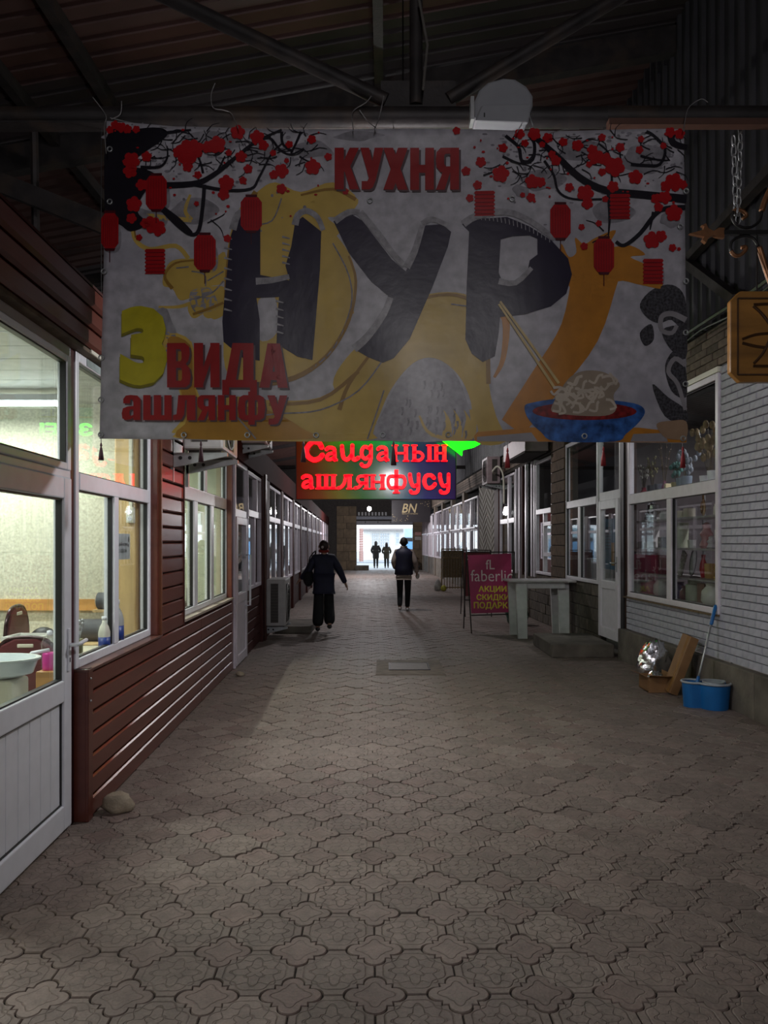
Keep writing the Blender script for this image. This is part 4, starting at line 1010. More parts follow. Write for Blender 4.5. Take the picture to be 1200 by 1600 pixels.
# --- red lanterns
d = Decal(); LN = [(172, 361, 27, 55), (245, 302, 33, 52), (393, 335, 33, 52), (321, 396, 34, 54), (875, 347, 32, 52), (943, 400, 32, 52)]
for x, y, w, h in LN: d.poly([(x - w / 2 + 6, y - h / 2), (x + w / 2 - 6, y - h / 2), (x + w / 2, y - h / 2 + 8), (x + w / 2, y + h / 2 - 8), (x + w / 2 - 6, y + h / 2), (x - w / 2 + 6, y + h / 2), (x - w / 2, y + h / 2 - 8), (x - w / 2, y - h / 2 + 8)], 6)
ZG = [(243, 410), (757, 319), (968, 324), (1020, 425)]
for x, y in ZG:
    L_ = []; 
    for i in range(7): L_ += [(-14, -20 + i * 6), (-16.5, -17 + i * 6)]
    d.poly([(x + a, y + c) for a, c in L_] + [(x - a, y + c) for a, c in L_[::-1]], 6)
d.build('lantern_print', bmat('lantern_red_print', (.36, .006, .010)), banner)
d = Decal(); d.group(True, True)
for x, y, w, h in LN:
    d.poly([(x - 9, y - h / 2 - 4), (x + 9, y - h / 2 - 4), (x + 9, y - h / 2), (x - 9, y - h / 2)], 7); d.poly([(x - 9, y + h / 2), (x + 9, y + h / 2), (x + 7, y + h / 2 + 4), (x - 7, y + h / 2 + 4)], 7)
    d.stroke([(x, y + h / 2 + 4), (x, y + h / 2 + 22)], 1.4, 1.4, 7, 1)
    for i in (-3, -2, -1, 0, 1, 2, 3): d.stroke([(x + i * w / 8, y - h / 2 + 4), (x + i * w / 8, y + h / 2 - 4)], .5, .5, 7, 1)
for x, y in ZG:
    for i in range(1, 7): d.stroke([(x - 14, y - 20 + i * 6), (x + 14, y - 20 + i * 6)], .8, .8, 7, 1)
d.build('lantern_line_print', bmat('dark_red_print', (.07, .006, .012)), banner)
# --- blossoms
d = Decal()
def blossom(x, y, r, layer=7):
    a0 = rb.uniform(0, 2 * PI); d.group(True)
    for i in range(5):
        a = a0 + i * 2 * PI / 5; d.disc(x + r * .58 * math.cos(a), y + r * .58 * math.sin(a), r * .5, r * .5, layer, 8)
    d.disc(x, y, r * .5, r * .5, layer, 6)
for x, y, r in ((206, 252, 13), (204, 268, 11), (230, 246, 8), (293, 240, 18), (280, 240, 9), (305, 235, 14), (294, 262, 8), (340, 228, 13), (325, 232, 9), (354, 287, 12), (350, 305, 9), (377, 246, 9), (388, 265, 7), (222, 290, 9), (210, 320, 12), (206, 342, 8), (238, 352, 13), (248, 358, 12), (228, 350, 8), (218, 372, 5), (440, 268, 11), (428, 274, 7), (440, 296, 8), (448, 252, 4), (402, 215, 11), (412, 228, 8), (372, 208, 11), (358, 352, 0.1), (380, 283, 6), (489, 262, 12), (487, 218, 7), (513, 246, 6), (427, 240, 5), (452, 226, 6), (300, 250, 7), (356, 374, 6), (308, 320, 4), (540, 300, 5), (358, 240, 5), (310, 275, 6),
    (180, 196, 7), (190, 200, 8), (200, 203, 7), (172, 203, 6), (214, 204, 6), (728, 268, 7), (751, 254, 8), (782, 273, 13), (746, 290, 7), (734, 310, 6), (786, 232, 7), (831, 285, 11), (844, 286, 8), (829, 310, 7), (816, 306, 4), (889, 294, 7), (914, 303, 13), (917, 319, 9), (902, 228, 9), (925, 235, 8), (880, 222, 7), (940, 216, 6), (968, 232, 7), (998, 236, 6), (1035, 230, 5), (930, 246, 12), (960, 262, 15), (945, 250, 10), (992, 278, 11), (1052, 286, 14), (1040, 292, 9), (1066, 290, 7), (1038, 310, 10), (1024, 312, 8), (1052, 334, 13), (1028, 325, 7), (1018, 376, 13), (1032, 370, 9), (1050, 388, 6), (1060, 390, 3), (912, 386, 6), (957, 293, 9), (945, 312, 5), (868, 252, 8), (862, 242, 6), (820, 224, 6), (856, 215, 8), (835, 209, 10), (812, 209, 8), (1060, 212, 8), (1045, 210, 8), (713, 206, 6), (908, 356, 5), (935, 350, 5), (940, 270, 6), (920, 258, 5), (847, 226, 5), (1000, 220, 5)): blossom(x, y, r)
d.group(True, True)
for _ in range(60):
    x, y = (rb.uniform(180, 500), rb.uniform(205, 340)) if rb.random() < .5 else (rb.uniform(730, 1065), rb.uniform(208, 330))
    d.disc(x, y, rb.uniform(1.5, 3), rb.uniform(1.2, 2.5), 7, 6)
d.build('blossom_print', REDP, banner)
# --- lettering: heavy block letters, each from straight pieces in a unit box
def bx4(x0, x1, y0, y1): return [(x0, y0), (x1, y0), (x1, y1), (x0, y1)]
ABC = {
 'К': [bx4(0, .38, 0, 1), [(.36, .40), (.36, .66), (.62, 1), (1, 1), (.60, .50)], [(.38, .50), (.60, .62), (1, 0), (.62, 0)]],
 'У': [[(0, 1), (.38, 1), (.66, .36), (.40, .22)], [(.62, 1), (1, 1), (.66, .22), (.54, .05), (.40, 0), (.06, 0), (.06, .20), (.30, .20), (.40, .30)]],
 'Х': [[(0, 1), (.40, 1), (1, 0), (.60, 0)], [(.60, 1), (1, 1), (.40, 0), (0, 0)]],
 'Н': [bx4(0, .37, 0, 1), bx4(.63, 1, 0, 1), bx4(.3, .7, .41, .60)],
 'Я': [bx4(.62, 1, 0, 1), [(.7, 1), (.2, 1), (.03, .90), (0, .74), (.03, .54), (.2, .42), (.7, .42), (.7, .56), (.42, .56), (.36, .62), (.36, .82), (.42, .86), (.7, .86)], [(0, 0), (.38, 0), (.64, .46), (.32, .46)]],
 'В': [bx4(0, .38, 0, 1), [(.3, 1), (.75, 1), (.93, .92), (.96, .76), (.90, .60), (.78, .53), (.94, .44), (1, .26), (.95, .08), (.78, 0), (.3, 0), (.3, .15), (.58, .15), (.63, .20), (.63, .38), (.58, .44), (.3, .44), (.3, .59), (.56, .59), (.61, .64), (.61, .80), (.56, .86), (.3, .86)]],
 'И': [bx4(0, .36, 0, 1), bx4(.64, 1, 0, 1), [(.33, .02), (.33, .40), (.67, .98), (.67, .60)]],
 'Д': [bx4(.60, .90, .1, 1), bx4(.30, .9, .84, 1), [(.30, 1), (.56, 1), (.38, .1), (.08, .1)], bx4(0, 1, 0, .17), bx4(0, .2, -.17, .05), bx4(.80, 1, -.17, .05)],
 'А': [[(0, 0), (.35, 0), (.64, 1), (.28, 1)], [(.36, 1), (.72, 1), (1, 0), (.65, 0)], bx4(.28, .72, .17, .36)],
 'а': [bx4(.60, .96, 0, .85), [(.08, .66), (.08, .84), (.2, .97), (.45, 1), (.8, .98), (.96, .84), (.96, .7), (.6, .7), (.55, .82), (.45, .82), (.42, .66)], [(.62, .42), (.62, .56), (.3, .54), (.06, .46), (0, .26), (.04, .06), (.2, 0), (.45, .02), (.62, .12), (.62, .22), (.5, .16), (.40, .2), (.40, .36), (.46, .42)]],
 'ш': [bx4(0, .26, 0, 1), bx4(.37, .63, 0, 1), bx4(.74, 1, 0, 1), bx4(.2, .8, 0, .2)],
 'л': [bx4(.62, 1, 0, 1), bx4(.28, .9, .80, 1), [(.24, 1), (.56, 1), (.50, .24), (.36, .02), (0, 0), (0, .2), (.16, .24)]],
 'ф': [bx4(.38, .62, -.18, 1.14), [(.42, 1), (.2, 1), (.05, .9), (0, .5), (.05, .1), (.2, 0), (.42, 0), (.42, .2), (.3, .2), (.27, .3), (.27, .7), (.3, .8), (.42, .8)], [(.58, 1), (.8, 1), (.95, .9), (1, .5), (.95, .1), (.8, 0), (.58, 0), (.58, .2), (.7, .2), (.73, .3), (.73, .7), (.7, .8), (.58, .8)]],
}
ABC['я'] = ABC['Я']; ABC['н'] = ABC['Н']; ABC['у'] = [[(x, y * 1.17 - .17) for x, y in p_] for p_ in ABC['У']]
def block_text(d, spec, y0, y1, layer, dx=0, dy=0):      # y0 top, y1 bottom in the drawing
    for ch, x0, x1 in spec:
        d.group(True)
        for p_ in ABC[ch]: d.poly([(x0 + dx + x * (x1 - x0), y1 + dy + y * (y0 - y1)) for x, y in p_], layer)
    d.group(False)
KUH = [('К', 523, 561), ('У', 563, 599), ('Х', 599, 637), ('Н', 641, 678), ('Я', 681, 717)]
VID = [('В', 262, 299), ('И', 304, 344), ('Д', 348, 402), ('А', 406, 450)]
ASH = [('а', 192, 222), ('ш', 225, 269), ('л', 271, 306), ('я', 309, 337), ('н', 341, 369), ('ф', 372, 415), ('у', 418, 449)]
d = Decal(); block_text(d, KUH, 232, 297, 8, 3, 3); block_text(d, VID, 537, 606, 8, 3, 3); block_text(d, ASH, 618, 657, 8, 2.5, 2.5); d.build('letter_shadow', bmat('letter_shadow_print', (.10, .06, .07)), banner)
d = Decal(); block_text(d, KUH, 232, 297, 9); block_text(d, VID, 537, 606, 9); block_text(d, ASH, 618, 657, 9); d.build('red_letter', REDT, banner)
d = Decal(); d.text('three', (189, 262, 479, 603), 9); d.build('numeral_front', YEL, banner)
d = Decal(); d.text('three', (188, 260, 484, 608), 8); d.build('numeral_side', YEL2, banner)
# --- bowl of noodles, chopsticks, small cup
d = Decal(); d.blob([(819, 636), (830, 630), (870, 624), (930, 624), (990, 630), (1008, 641), (1000, 658), (978, 678), (960, 690), (868, 690), (845, 676), (825, 655)], 5, 4); d.build('bowl_print', bmat('blue_bowl_print', (.03, .10, .32), scale=16, var=.7), banner)
d = Decal(); d.disc(913, 643, 82, 14, 6, 28); d.build('sauce_print', bmat('sauce_print', (.20, .012, .012), var=.5, scale=30), banner)
d = Decal(); d.blob([(860, 640), (872, 615), (890, 590), (915, 580), (945, 583), (968, 600), (958, 618), (962, 640), (945, 650), (900, 650), (870, 646)], 7); d.build('noodle_base_print', bmat('noodle_shade_print', (.33, .26, .20)), banner)
d = Decal(); d.group(True, True)
for _ in range(34):
    x, y = rb.uniform(872, 955), rb.uniform(590, 642); a = rb.uniform(0, PI)
    if x < 890 and y < 605: continue
    d.stroke([(x - 14 * math.cos(a), y - 8 * math.sin(a)), (x, y - 5), (x + 12 * math.cos(a), y + 7 * math.sin(a)), (x + 16 * math.cos(a + .8), y + 9 * math.sin(a + .8))], 4.2, 3.6, 8, 3)
d.build('noodle_print', bmat('noodle_print', (.56, .48, .40)), banner)
d = Decal(); d.stroke([(781, 472), (872, 600)], 3.6, 4.4, 8, 1); d.stroke([(779, 476), (866, 608)], 3.4, 4.2, 8, 1); d.build('chopstick_print', bmat('chopstick_print', (.55, .40, .16)), banner)
d = Decal(); d.blob([(1027, 662), (1050, 657), (1073, 658), (1073, 684), (1050, 686), (1036, 680)], 5); d.build('cup_print', bmat('cup_print', (.34, .22, .14)), banner)
# --- eyelets, tie wires
ey = [(172, 234), (163, 425), (160, 560), (160, 626)] + [(x, 680) for x in (160, 288, 387, 494, 598, 700)] + [(912, 682), (1068, 685)] + [(1071, y) for y in (300, 440, 520, 600)] + [(578, 314), (800, 312), (172, 316), (1062, 355)]
for x, y in ey:
    q_ = bpt(x, y, 9); b = MB(); n_ = 10
    ring = [(q_.x + .014 * math.cos(2 * PI * i / n_), q_.y, q_.z + .014 * math.sin(2 * PI * i / n_)) for i in range(n_)]
    b.tube(ring, .0045, 6, closed=True); b.build('eyelet', GALV, banner, smooth=True)
for pts in ([(166, 240), (163, 200), (165, 180), (145, 152)], [(174, 186), (188, 178), (190, 158)], [(172, 184), (215, 194), (260, 200)], [(372, 200), (362, 178), (350, 172), (333, 168), (330, 148), (336, 130)], [(552, 202), (551, 175), (572, 160), (580, 150)], [(600, 150), (592, 185), (585, 202)], [(562, 172), (575, 190), (588, 200)], [(1068, 205), (1075, 170), (1095, 155), (1106, 160)], [(808, 207), (815, 194)], [(860, 208), (880, 203), (905, 202)]):
    b = MB(); b.tube(smooth_pts([px(x, y, BY - .06 if y > 198 else TY - .085) for x, y in pts], 4), .0028, 5); b.build('tie_wire', M('pale_wire', (.22, .21, .21), .5), banner)
# --- red tassels hanging below
def tassel(x, y0, y1, Y, col, label):
    t = thing('tassel', label, 'tassel', px(x, y1, Y)); a = px(x, y0, Y); c = px(x, y1, Y); h = a.z - c.z
    MB().tube([a, (a.x, TY, zat(195, TY))], .0025, 5).build('cord', SEAL, t)
    m_ = M('tassel_' + col, (.20, .008, .012) if col == 'red' else (.05, .012, .02), .7)
    MB().lathe([(.017, 0), (.013, h * .4), (.007, h * .72), (.004, h * .76), (.008, h * .84), (.004, h)], c, 10).build('fringe', m_, t, smooth=True)
tassel(943, 698, 728, TY, 'red', 'red tassel in front of the right glazed door transom')
tassel(1067, 698, 731, TY, 'red', 'red tassel in front of the right shop window, near the grey brick')
tassel(793, 700, 731, TY, 'red', 'red tassel below the banner right of the green arrow')
tassel(158, 692, 719, TY, 'dark', 'dark tassel at the lower left corner of the banner')
tassel(314, 690, 722, TY, 'dark', 'dark tassel in front of the upper left air conditioner')
tassel(474, 690, 722, TY, 'dark', 'dark tassel in front of the left edge of the glowing sign')
tassel(615, 690, 727, TY, 'dark', 'dark tassel in front of the middle of the glowing sign')

# ================================================================== GLOWING SIGN
SY = 10.5
t = thing('neon_sign', 'rainbow sign board with two rows of glowing red letters', 'sign', px(587, 780, SY))
def rainbow():
    m = bpy.data.materials.new('rainbow_print'); m.use_nodes = True; N = m.node_tree.nodes; L = m.node_tree.links; b = N['Principled BSDF']
    tc = N.new('ShaderNodeTexCoord'); sp = N.new('ShaderNodeSeparateXYZ'); L.new(tc.outputs['Generated'], sp.inputs[0])
    ad = N.new('ShaderNodeMath'); ad.operation = 'MULTIPLY_ADD'; ad.inputs[1].default_value = .12; L.new(sp.outputs[2], ad.inputs[0]); L.new(sp.outputs[0], ad.inputs[2])
    cr = N.new('ShaderNodeValToRGB'); L.new(ad.outputs[0], cr.inputs[0])
    cols = [(0, (.36, .016, .012)), (.16, (.45, .11, .01)), (.28, (.40, .34, .02)), (.42, (.06, .32, .03)), (.55, (.03, .30, .10)), (.68, (.03, .22, .42)), (.82, (.04, .04, .46)), (1, (.08, .015, .26))]
    while len(cr.color_ramp.elements) < len(cols): cr.color_ramp.elements.new(.5)
    for e_, (p_, c_) in zip(cr.color_ramp.elements, cols): e_.position = p_; e_.color = c_ + (1,)
    L.new(cr.outputs[0], b.inputs['Base Color']); b.inputs['Roughness'].default_value = .13
    return m
a, c = px(463, 780, SY), px(712, 640, SY)
MB().box(a.x, c.x, SY, SY + .05, a.z, c.z).build('sign_board', rainbow(), t, bevel=.006)
b = MB(); b.box(a.x - .01, c.x + .01, SY - .005, SY + .055, a.z - .01, a.z).box(a.x - .01, a.x, SY - .005, SY + .055, a.z, c.z).box(c.x, c.x + .01, SY - .005, SY + .055, a.z, c.z); b.build('sign_edge', STEEL, t)
NEON = M('red_led_face', (.5, .01, .01), .4, emis=(1, .0008, .005), estr=3.6)
NEONS = M('red_led_side', (.35, .012, .02), .4)
def gp(cx_, cy_): return (460 + cx_ / 3.871, 680 + cy_ / 3.871)
def glyph(strokes, mat=NEON):
    b = MB()
    for pts, w in strokes:
        P_ = smooth_pts([(gp(*p)[0], gp(*p)[1], 0) for p in pts], 4) if len(pts) > 2 else [Vector((*gp(*p), 0)) for p in pts]
        w = w / 3.871 * .86
        Lp, Rp = [], []; n_ = len(P_)
        for i, p in enumerate(P_):
            tt = (P_[min(i + 1, n_ - 1)] - P_[max(i - 1, 0)]).normalized(); nn = Vector((-tt.y, tt.x, 0)); Lp.append(p + nn * w / 2); Rp.append(p - nn * w / 2)
        out = Lp + Rp[::-1]; n2 = len(out)
        vs = [tuple(px(v.x, v.y, SY) + Vector((0, -.075, 0))) for v in out] + [tuple(px(v.x, v.y, SY) + Vector((0, -.005, 0))) for v in out]
        fs = [(i, i + 1, n2 - 2 - i, n2 - 1 - i) for i in range(n_ - 1)]
        b.add(vs, fs + [(i, (i + 1) % n2, (i + 1) % n2 + n2, i + n2) for i in range(n2)])
        for e_ in (P_[0], P_[-1]):
            if len(pts) > 2:
                k_ = 10; cc = [(e_.x + w * .5 * math.cos(2 * PI * i / k_), e_.y + w * .5 * math.sin(2 * PI * i / k_)) for i in range(k_)]
                b.add([tuple(px(x, y, SY) + Vector((0, -.075, 0))) for x, y in cc] + [tuple(px(x, y, SY) + Vector((0, -.005, 0))) for x, y in cc], [tuple(range(k_))] + [(i, (i + 1) % k_, (i + 1) % k_ + k_, i + k_) for i in range(k_)])
    o = b.build('letter', mat, t, fix=False); o.data.materials.append(NEONS)
    for pl_ in o.data.polygons:
        if abs(pl_.normal.y) < .5: pl_.material_index = 1
def stem(x, y0, y1, w=27): return ([(x, y0), (x, y1)], w)
def serif(x, y, w=42): return ([(x - w / 2, y), (x + w / 2, y)], 9)
def st2(x, y0, y1, w=27): return [stem(x, y0, y1, w), serif(x, y0 + 4, w + 12), serif(x, y1 - 4, w + 12)]
def g_a(x, y0, y1):
    h = y1 - y0; return [([(x + 14, y0 + 20), (x + 30, y0 + 9), (x + 58, y0 + 14), (x + 64, y0 + h * .4), (x + 64, y1 - 10)], 25), ([(x + 60, y0 + h * .45), (x + 28, y0 + h * .52), (x + 16, y0 + h * .75), (x + 30, y1 - 12), (x + 58, y1 - 22)], 23), ([(x + 60, y1 - 12), (x + 82, y1 - 9)], 16)]
def g_n(x, y0, y1, w): return st2(x + 16, y0, y1) + st2(x + w - 14, y0, y1) + [([(x + 14, (y0 + y1) / 2), (x + w - 14, (y0 + y1) / 2)], 15)]
def g_u(x, y0, y1): return [([(x + 12, y0), (x + 16, y0 + 35), (x + 30, y1 - 22), (x + 52, y1 - 24)], 26), ([(x + 64, y0), (x + 62, y1 - 5), (x + 50, y1 + 18), (x + 24, y1 + 20), (x + 16, y1 + 10)], 24)]
R1a, R1b, R2a, R2b = 62, 163, 240, 330
glyph([([(168, 78), (150, 50), (112, 46), (78, 85), (82, 125), (115, 152), (150, 146), (172, 124)], 34)])
glyph(g_a(182, R1a + 8, R1b))
glyph([([(290, 70), (296, 130), (318, 152), (346, 128)], 28), ([(352, 66), (352, 132), (366, 152), (388, 140)], 28)])
glyph([([(455, 84), (425, 74), (408, 100), (412, 132), (432, 146), (455, 130)], 25), ([(464, 68), (462, 150), (446, 186), (418, 190), (406, 178)], 25)])
glyph(g_a(492, R1a + 6, R1b)); glyph(g_n(592, R1a, R1b, 96))
glyph(st2(724, R1a, R1b) + [([(722, 108), (758, 108), (776, 130), (758, 154), (724, 155)], 20)] + st2(815, R1a, R1b))
glyph(g_n(840, R1a, R1b, 78))
glyph(g_a(40, R2a, R2b)); glyph(st2(150, R2a, R2b) + st2(194, R2a, R2b) + st2(238, R2a, R2b) + [([(140, R2b - 8), (250, R2b - 8)], 16)])
glyph(st2(335, R2a, R2b) + [([(312, R2a + 10), (304, R2a + 50), (285, R2b - 14), (266, R2b - 8)], 22), ([(300, R2a + 7), (340, R2a + 7)], 14)])
glyph(st2(436, R2a, R2b) + [([(434, R2a + 10), (395, R2a + 12), (384, R2a + 32), (400, R2a + 50), (434, R2a + 52)], 20), ([(412, R2a + 52), (390, R2b - 14), (368, R2b - 8)], 22)])
glyph(g_n(458, R2a, R2b, 90)); glyph([stem(616, 212, 352, 28), serif(616, 350, 42), ([(612, 252), (576, 252), (566, 285), (580, 318), (612, 316)], 22), ([(620, 252), (656, 252), (668, 285), (654, 318), (620, 316)], 22)])
glyph(g_u(686, R2a, R2b)); glyph([([(842, 262), (825, 246), (795, 250), (784, 285), (800, 318), (830, 318), (848, 298)], 27)]); glyph(g_u(866, R2a, R2b))
for x in (480, 695):
    q_ = px(x, 640, SY); MB().tube([(q_.x, SY + .02, q_.z), (q_.x, SY + .02, 4.2), (q_.x, 12.2, zat(184, TY))], .006, 6).build('hanger', STEEL, t)
# green arrow board above and in front
GREEN = M('green_led', (.02, .4, .02), .4, emis=(.003, 1, .002), estr=4.5)
t = thing('arrow_sign', 'glowing green arrow sign half hidden by the big banner', 'sign', px(720, 712, SY - .25))
ar = [(680, 680), (722, 712), (723, 703), (740, 699), (757, 690), (780, 672), (782, 655), (765, 664), (745, 668), (723, 668), (722, 650)]
pts = [px(x, y, SY - .25) for x, y in ar]; MB().prism([(p.x, p.z) for p in pts], SY - .25, SY - .21).build('arrow', GREEN, t)
b = MB(); put_text(b, 'bizder', (px(530, 0, SY - .25).x, px(678, 0, SY - .25).x, zat(687, SY - .25), zat(664, SY - .25)), lambda x, y, d_: (x, SY - .25 - d_, y), .03); b.build('green_lettering', GREEN, t, fix=False)
b = MB(); 
for y in (655, 684): b.bar(px(528, y, SY - .2), px(784, y, SY - .2), .02, .02)
for x in (560, 640, 726): b.bar(px(x, 684, SY - .2), px(x, 640, SY - .2), .015, .015); b.bar(px(x, 640, SY - .2), px(x, 640, SY), .015, .015)
b.build('sign_rack', STEEL, t)
# black sign near the end
BNY = 39.0
t = thing('shop_sign', 'black hanging sign with gold BN lettering near the far end', 'sign', px(642, 816, BNY))
a, c = px(612, 816, BNY), px(673, 777, BNY)
MB().box(a.x, c.x, BNY, BNY + .08, a.z, c.z).build('sign_board', M('black_sign', (.012, .008, .012), .35), t)
GM = M('gold_letters', (.42, .33, .18), .4)
b = MB(); put_text(b, 'bn', (px(628, 0, BNY).x, px(652, 0, BNY).x, zat(801, BNY), zat(787, BNY)), lambda x, y, d_: (x, BNY - .02 - d_, y)); put_text(b, 'bnsub', (px(628.5, 0, BNY).x, px(653, 0, BNY).x, zat(803.6, BNY), zat(801.8, BNY)), lambda x, y, d_: (x, BNY - .02, y)); b.build('sign_lettering', GM, t, fix=False)
b = MB()
for _ in range(26):
    x, y = (random.uniform(613, 640), random.uniform(804, 815)) if random.random() < .6 else (random.uniform(655, 671), random.uniform(779, 794))
    q_ = px(x, y, BNY); b.ell((q_.x, BNY - .005, q_.z), (random.uniform(.01, .03), .006, random.uniform(.01, .02)), 6, 4)
b.build('gold_flecks', GM, t, kind='stuff')
for x in (618, 668): q_ = px(x, 777, BNY); MB().tube([q_ + Vector((0, .04, 0)), (q_.x, BNY + .04, roof_z(q_.x) - .1)], .012, 6).build('hanger', STEEL, t)
# ================================================================== AIR CONDITIONERS
ACW = M('ac_casing', (.40, .39, .38), .45, var=.08); ACG = M('ac_grille', (.05, .045, .04), .6); ACP = M('ac_pinkish', (.36, .28, .29), .45)
def ac_unit(label, T, d0, d1, u0, u1, z0, z1, mat=ACW, bracket=True, side='near'):
    """outdoor unit: narrow side faces along the passage, fan faces across it (towards d1)"""
    t = thing('air_conditioner', label, 'air conditioner', T((d0 + d1) / 2, (u0 + u1) / 2, z0))
    MB(T).box(d0, d1, u0, u1, z0 + .02, z1).build('casing', mat, t, bevel=.02)
    w = d1 - d0
    g_ = MB(T).box(d0 + w * .24, d0 + w * .62, u0 - .006, u0, z0 + .08, z1 - .07).build('side_grille', ACG, t)
    k = 14; b = MB(T)
    for i in range(k): zz_ = z0 + .09 + (z1 - z0 - .17) * i / (k - 1); b.box(d0 + w * .24, d0 + w * .62, u0 - .01, u0 - .004, zz_, zz_ + .008)
    b.build('side_louvre', M('ac_louvre', (.10, .08, .07), .6), g_, kind='stuff')
    cu, cz = u0 + (u1 - u0) * .42, (z0 + z1) / 2; R_ = min((u1 - u0) * .38, (z1 - z0) * .40)
    for f in (1, .72, .44, .18):
        b = MB(T); b.tube([(d1 + .012, cu + R_ * f * math.cos(2 * PI * i / 20), cz + R_ * f * math.sin(2 * PI * i / 20)) for i in range(20)], .008, 5, closed=True); b.build('fan_ring', ACG if f < 1 else mat, t)
    b = MB(T); b.box(d1, d1 + .004, cu - R_, cu + R_, cz - R_, cz + R_); b.build('fan_shadow', ACG, t)
    b = MB(T)
    for i in range(6):
        a = PI * i / 6; b.tube([(d1 + .012, cu - R_ * math.cos(a), cz - R_ * math.sin(a)), (d1 + .012, cu + R_ * math.cos(a), cz + R_ * math.sin(a))], .004, 4)
    b.build('fan_guard', ACG, t)
    for uu in (u0 + .1, u1 - .12): MB(T).box(d0 + .03, d1 - .03, uu, uu + .05, z0, z0 + .02).build('foot', ACG, t)
    if bracket:
        for uu in (u0 + .1, u1 - .12):
            b = MB(T); b.add([(-.02, uu, z0), (d1 + .02, uu, z0), (d1 + .02, uu, z0 - .03), (-.02, uu, z0 - .13), (-.02, uu + .04, z0), (d1 + .02, uu + .04, z0), (d1 + .02, uu + .04, z0 - .03), (-.02, uu + .04, z0 - .13)],
                     [(0, 1, 2, 3), (4, 5, 6, 7), (0, 1, 5, 4), (1, 2, 6, 5), (2, 3, 7, 6), (3, 0, 4, 7)])
            br = b.build('bracket', GALV, t)
            for dd in (.06, .14): 
                b = MB(T); b.tube([(dd, uu - .004, z0 - .045), (dd, uu + .001, z0 - .045)], .016, 10); b.build('hole', SEAL, br)
            MB(T).box(-.03, .0, uu, uu + .04, z0 - .25, z0 + .25).build('wall_bracket', GALV, t)
    return t
L2w = lambda d, u, z: L2(d + .05, u, z)
ac_unit('floor level air conditioner on a bracket, left of the person in the navy jacket', L2w, .03, .36, 12.55, 13.42, .21, 1.01)
ac_unit('upper air conditioner on a grey bracket above the second left window', lambda d, u, z: LT(d + .1, u, z), .10, .44, 6.35, 7.15, 2.39, 2.93)
ac_unit('pinkish air conditioner casing above the lilac white door', L2, .04, .38, 9.95, 10.75, 2.92, 3.4, ACP)
ac_unit('air conditioner with a pale hose high on the right brick band', RT, .05, .40, 19.6, 20.4, 3.14, 3.86, ACP)
b = MB(RT); b.tube(smooth_pts([(.2, 19.55, 3.4), (.3, 19.3, 3.45), (.2, 19.1, 3.55), (.08, 19.05, 3.3), (.06, 19.05, 2.6)], 5), .025, 8); b.build('drain_hose', CREAM, label='pale hose curling down from the high right air conditioner', cat='hose', smooth=True)
t = thing('shutter_casing', 'pinkish grey box casing above the window with the small sash', 'casing', RT(.1, 15.3, 3.3))
MB(RT).box(.045, .5, 14.6, 16.8, 3.4, 3.75).build('box_body', ACP, t, bevel=.01); MB(RT).box(.06, .48, 14.7, 16.7, 3.375, 3.4).build('bottom_lip', DARKIN, t)

# ================================================================== THINGS ON THE FLOOR, LEFT
def rock(name, label, c, r, mat, seed):
    rk = random.Random(seed); me = MB().ell((0, 0, 0), (1, 1, 1), 14, 9); off = [Vector((rk.uniform(-9, 9),) * 3)]
    from mathutils import noise as nz
    b = MB(); b.f = me.f
    for v in me.v:
        k = 1 + .35 * nz.noise(v * 1.3 + off[0]) + .12 * nz.noise(v * 3.1); w = Vector((v.x * r[0], v.y * r[1], v.z * r[2])) * k; w.z = max(w.z, -r[2] * .75); b.v.append(w + Vector(c))
    zmin = min(v.z for v in b.v)
    for v in b.v: v.z -= zmin
    return b.build(name, mat, label=label, cat='stone', smooth=True)
p = px(182, 1268, 1); Yr = gy(1270)
rock('stone', 'rough tan stone at the foot of the brown siding', ((182 - 600) * Yr / F, Yr + .02, 0), (.10, .07, .065), M('tan_stone', (.36, .30, .22), .9, var=.35, bump=.6), 4)
rock('stone', 'small pebble by the siding foot farther along', px(375, 1045, gy(1056)) * Vector((1, 1, 0)), (.05, .04, .03), MATS['tan_stone'], 9)
b = MB(); Ys = 13.46; b.box(px(440, 0, Ys).x - .12, px(486, 0, Ys).x, Ys, Ys + 1.3, 0, .13); b.build('door_step', CONC, label='low concrete step behind the floor level air conditioner', cat='step', bevel=.012)

# ================================================================== RIGHT SIDE THINGS
b = MB(); b.box(2.36, 3.24, 10.62, 11.95, 0, .19); b.build('door_step', CONC, label='wide concrete step in front of the right glazed door', cat='step', bevel=.015)
# white table
t = thing('white_table', 'tall white wooden table with thick legs by the right windows', 'table', (2.6, 12.95, 0))
TW = M('white_paint_wood', (.58, .58, .58), .5, var=.1); X0_, X1_ = 2.10, 3.22
MB().box(X0_, X1_, 12.62, 13.45, .955, .985).build('tabletop', M('grey_table_top', (.42, .38, .39), .35, var=.15), t, bevel=.008)
for a, c in ((2.24, 12.72), (2.98, 12.85), (2.20, 13.28), (2.95, 13.28)):
    b = MB(); w0 = .095; b.add([(a + .02, c, 0), (a + .18, c, 0), (a + .18, c + .08, 0), (a + .02, c + .08, 0), (a - .02, c, .955), (a + .17, c, .955), (a + .17, c + .08, .955), (a - .02, c + .08, .955)], [(0, 3, 2, 1), (4, 5, 6, 7), (0, 1, 5, 4), (1, 2, 6, 5), (2, 3, 7, 6), (3, 0, 4, 7)])
    b.build('leg', TW, t, bevel=.006)
MB().box(2.3, 3.05, 12.74, 12.78, .85, .955).build('apron', TW, t); MB().box(2.3, 3.05, 13.3, 13.34, .85, .955).build('apron', TW, t)
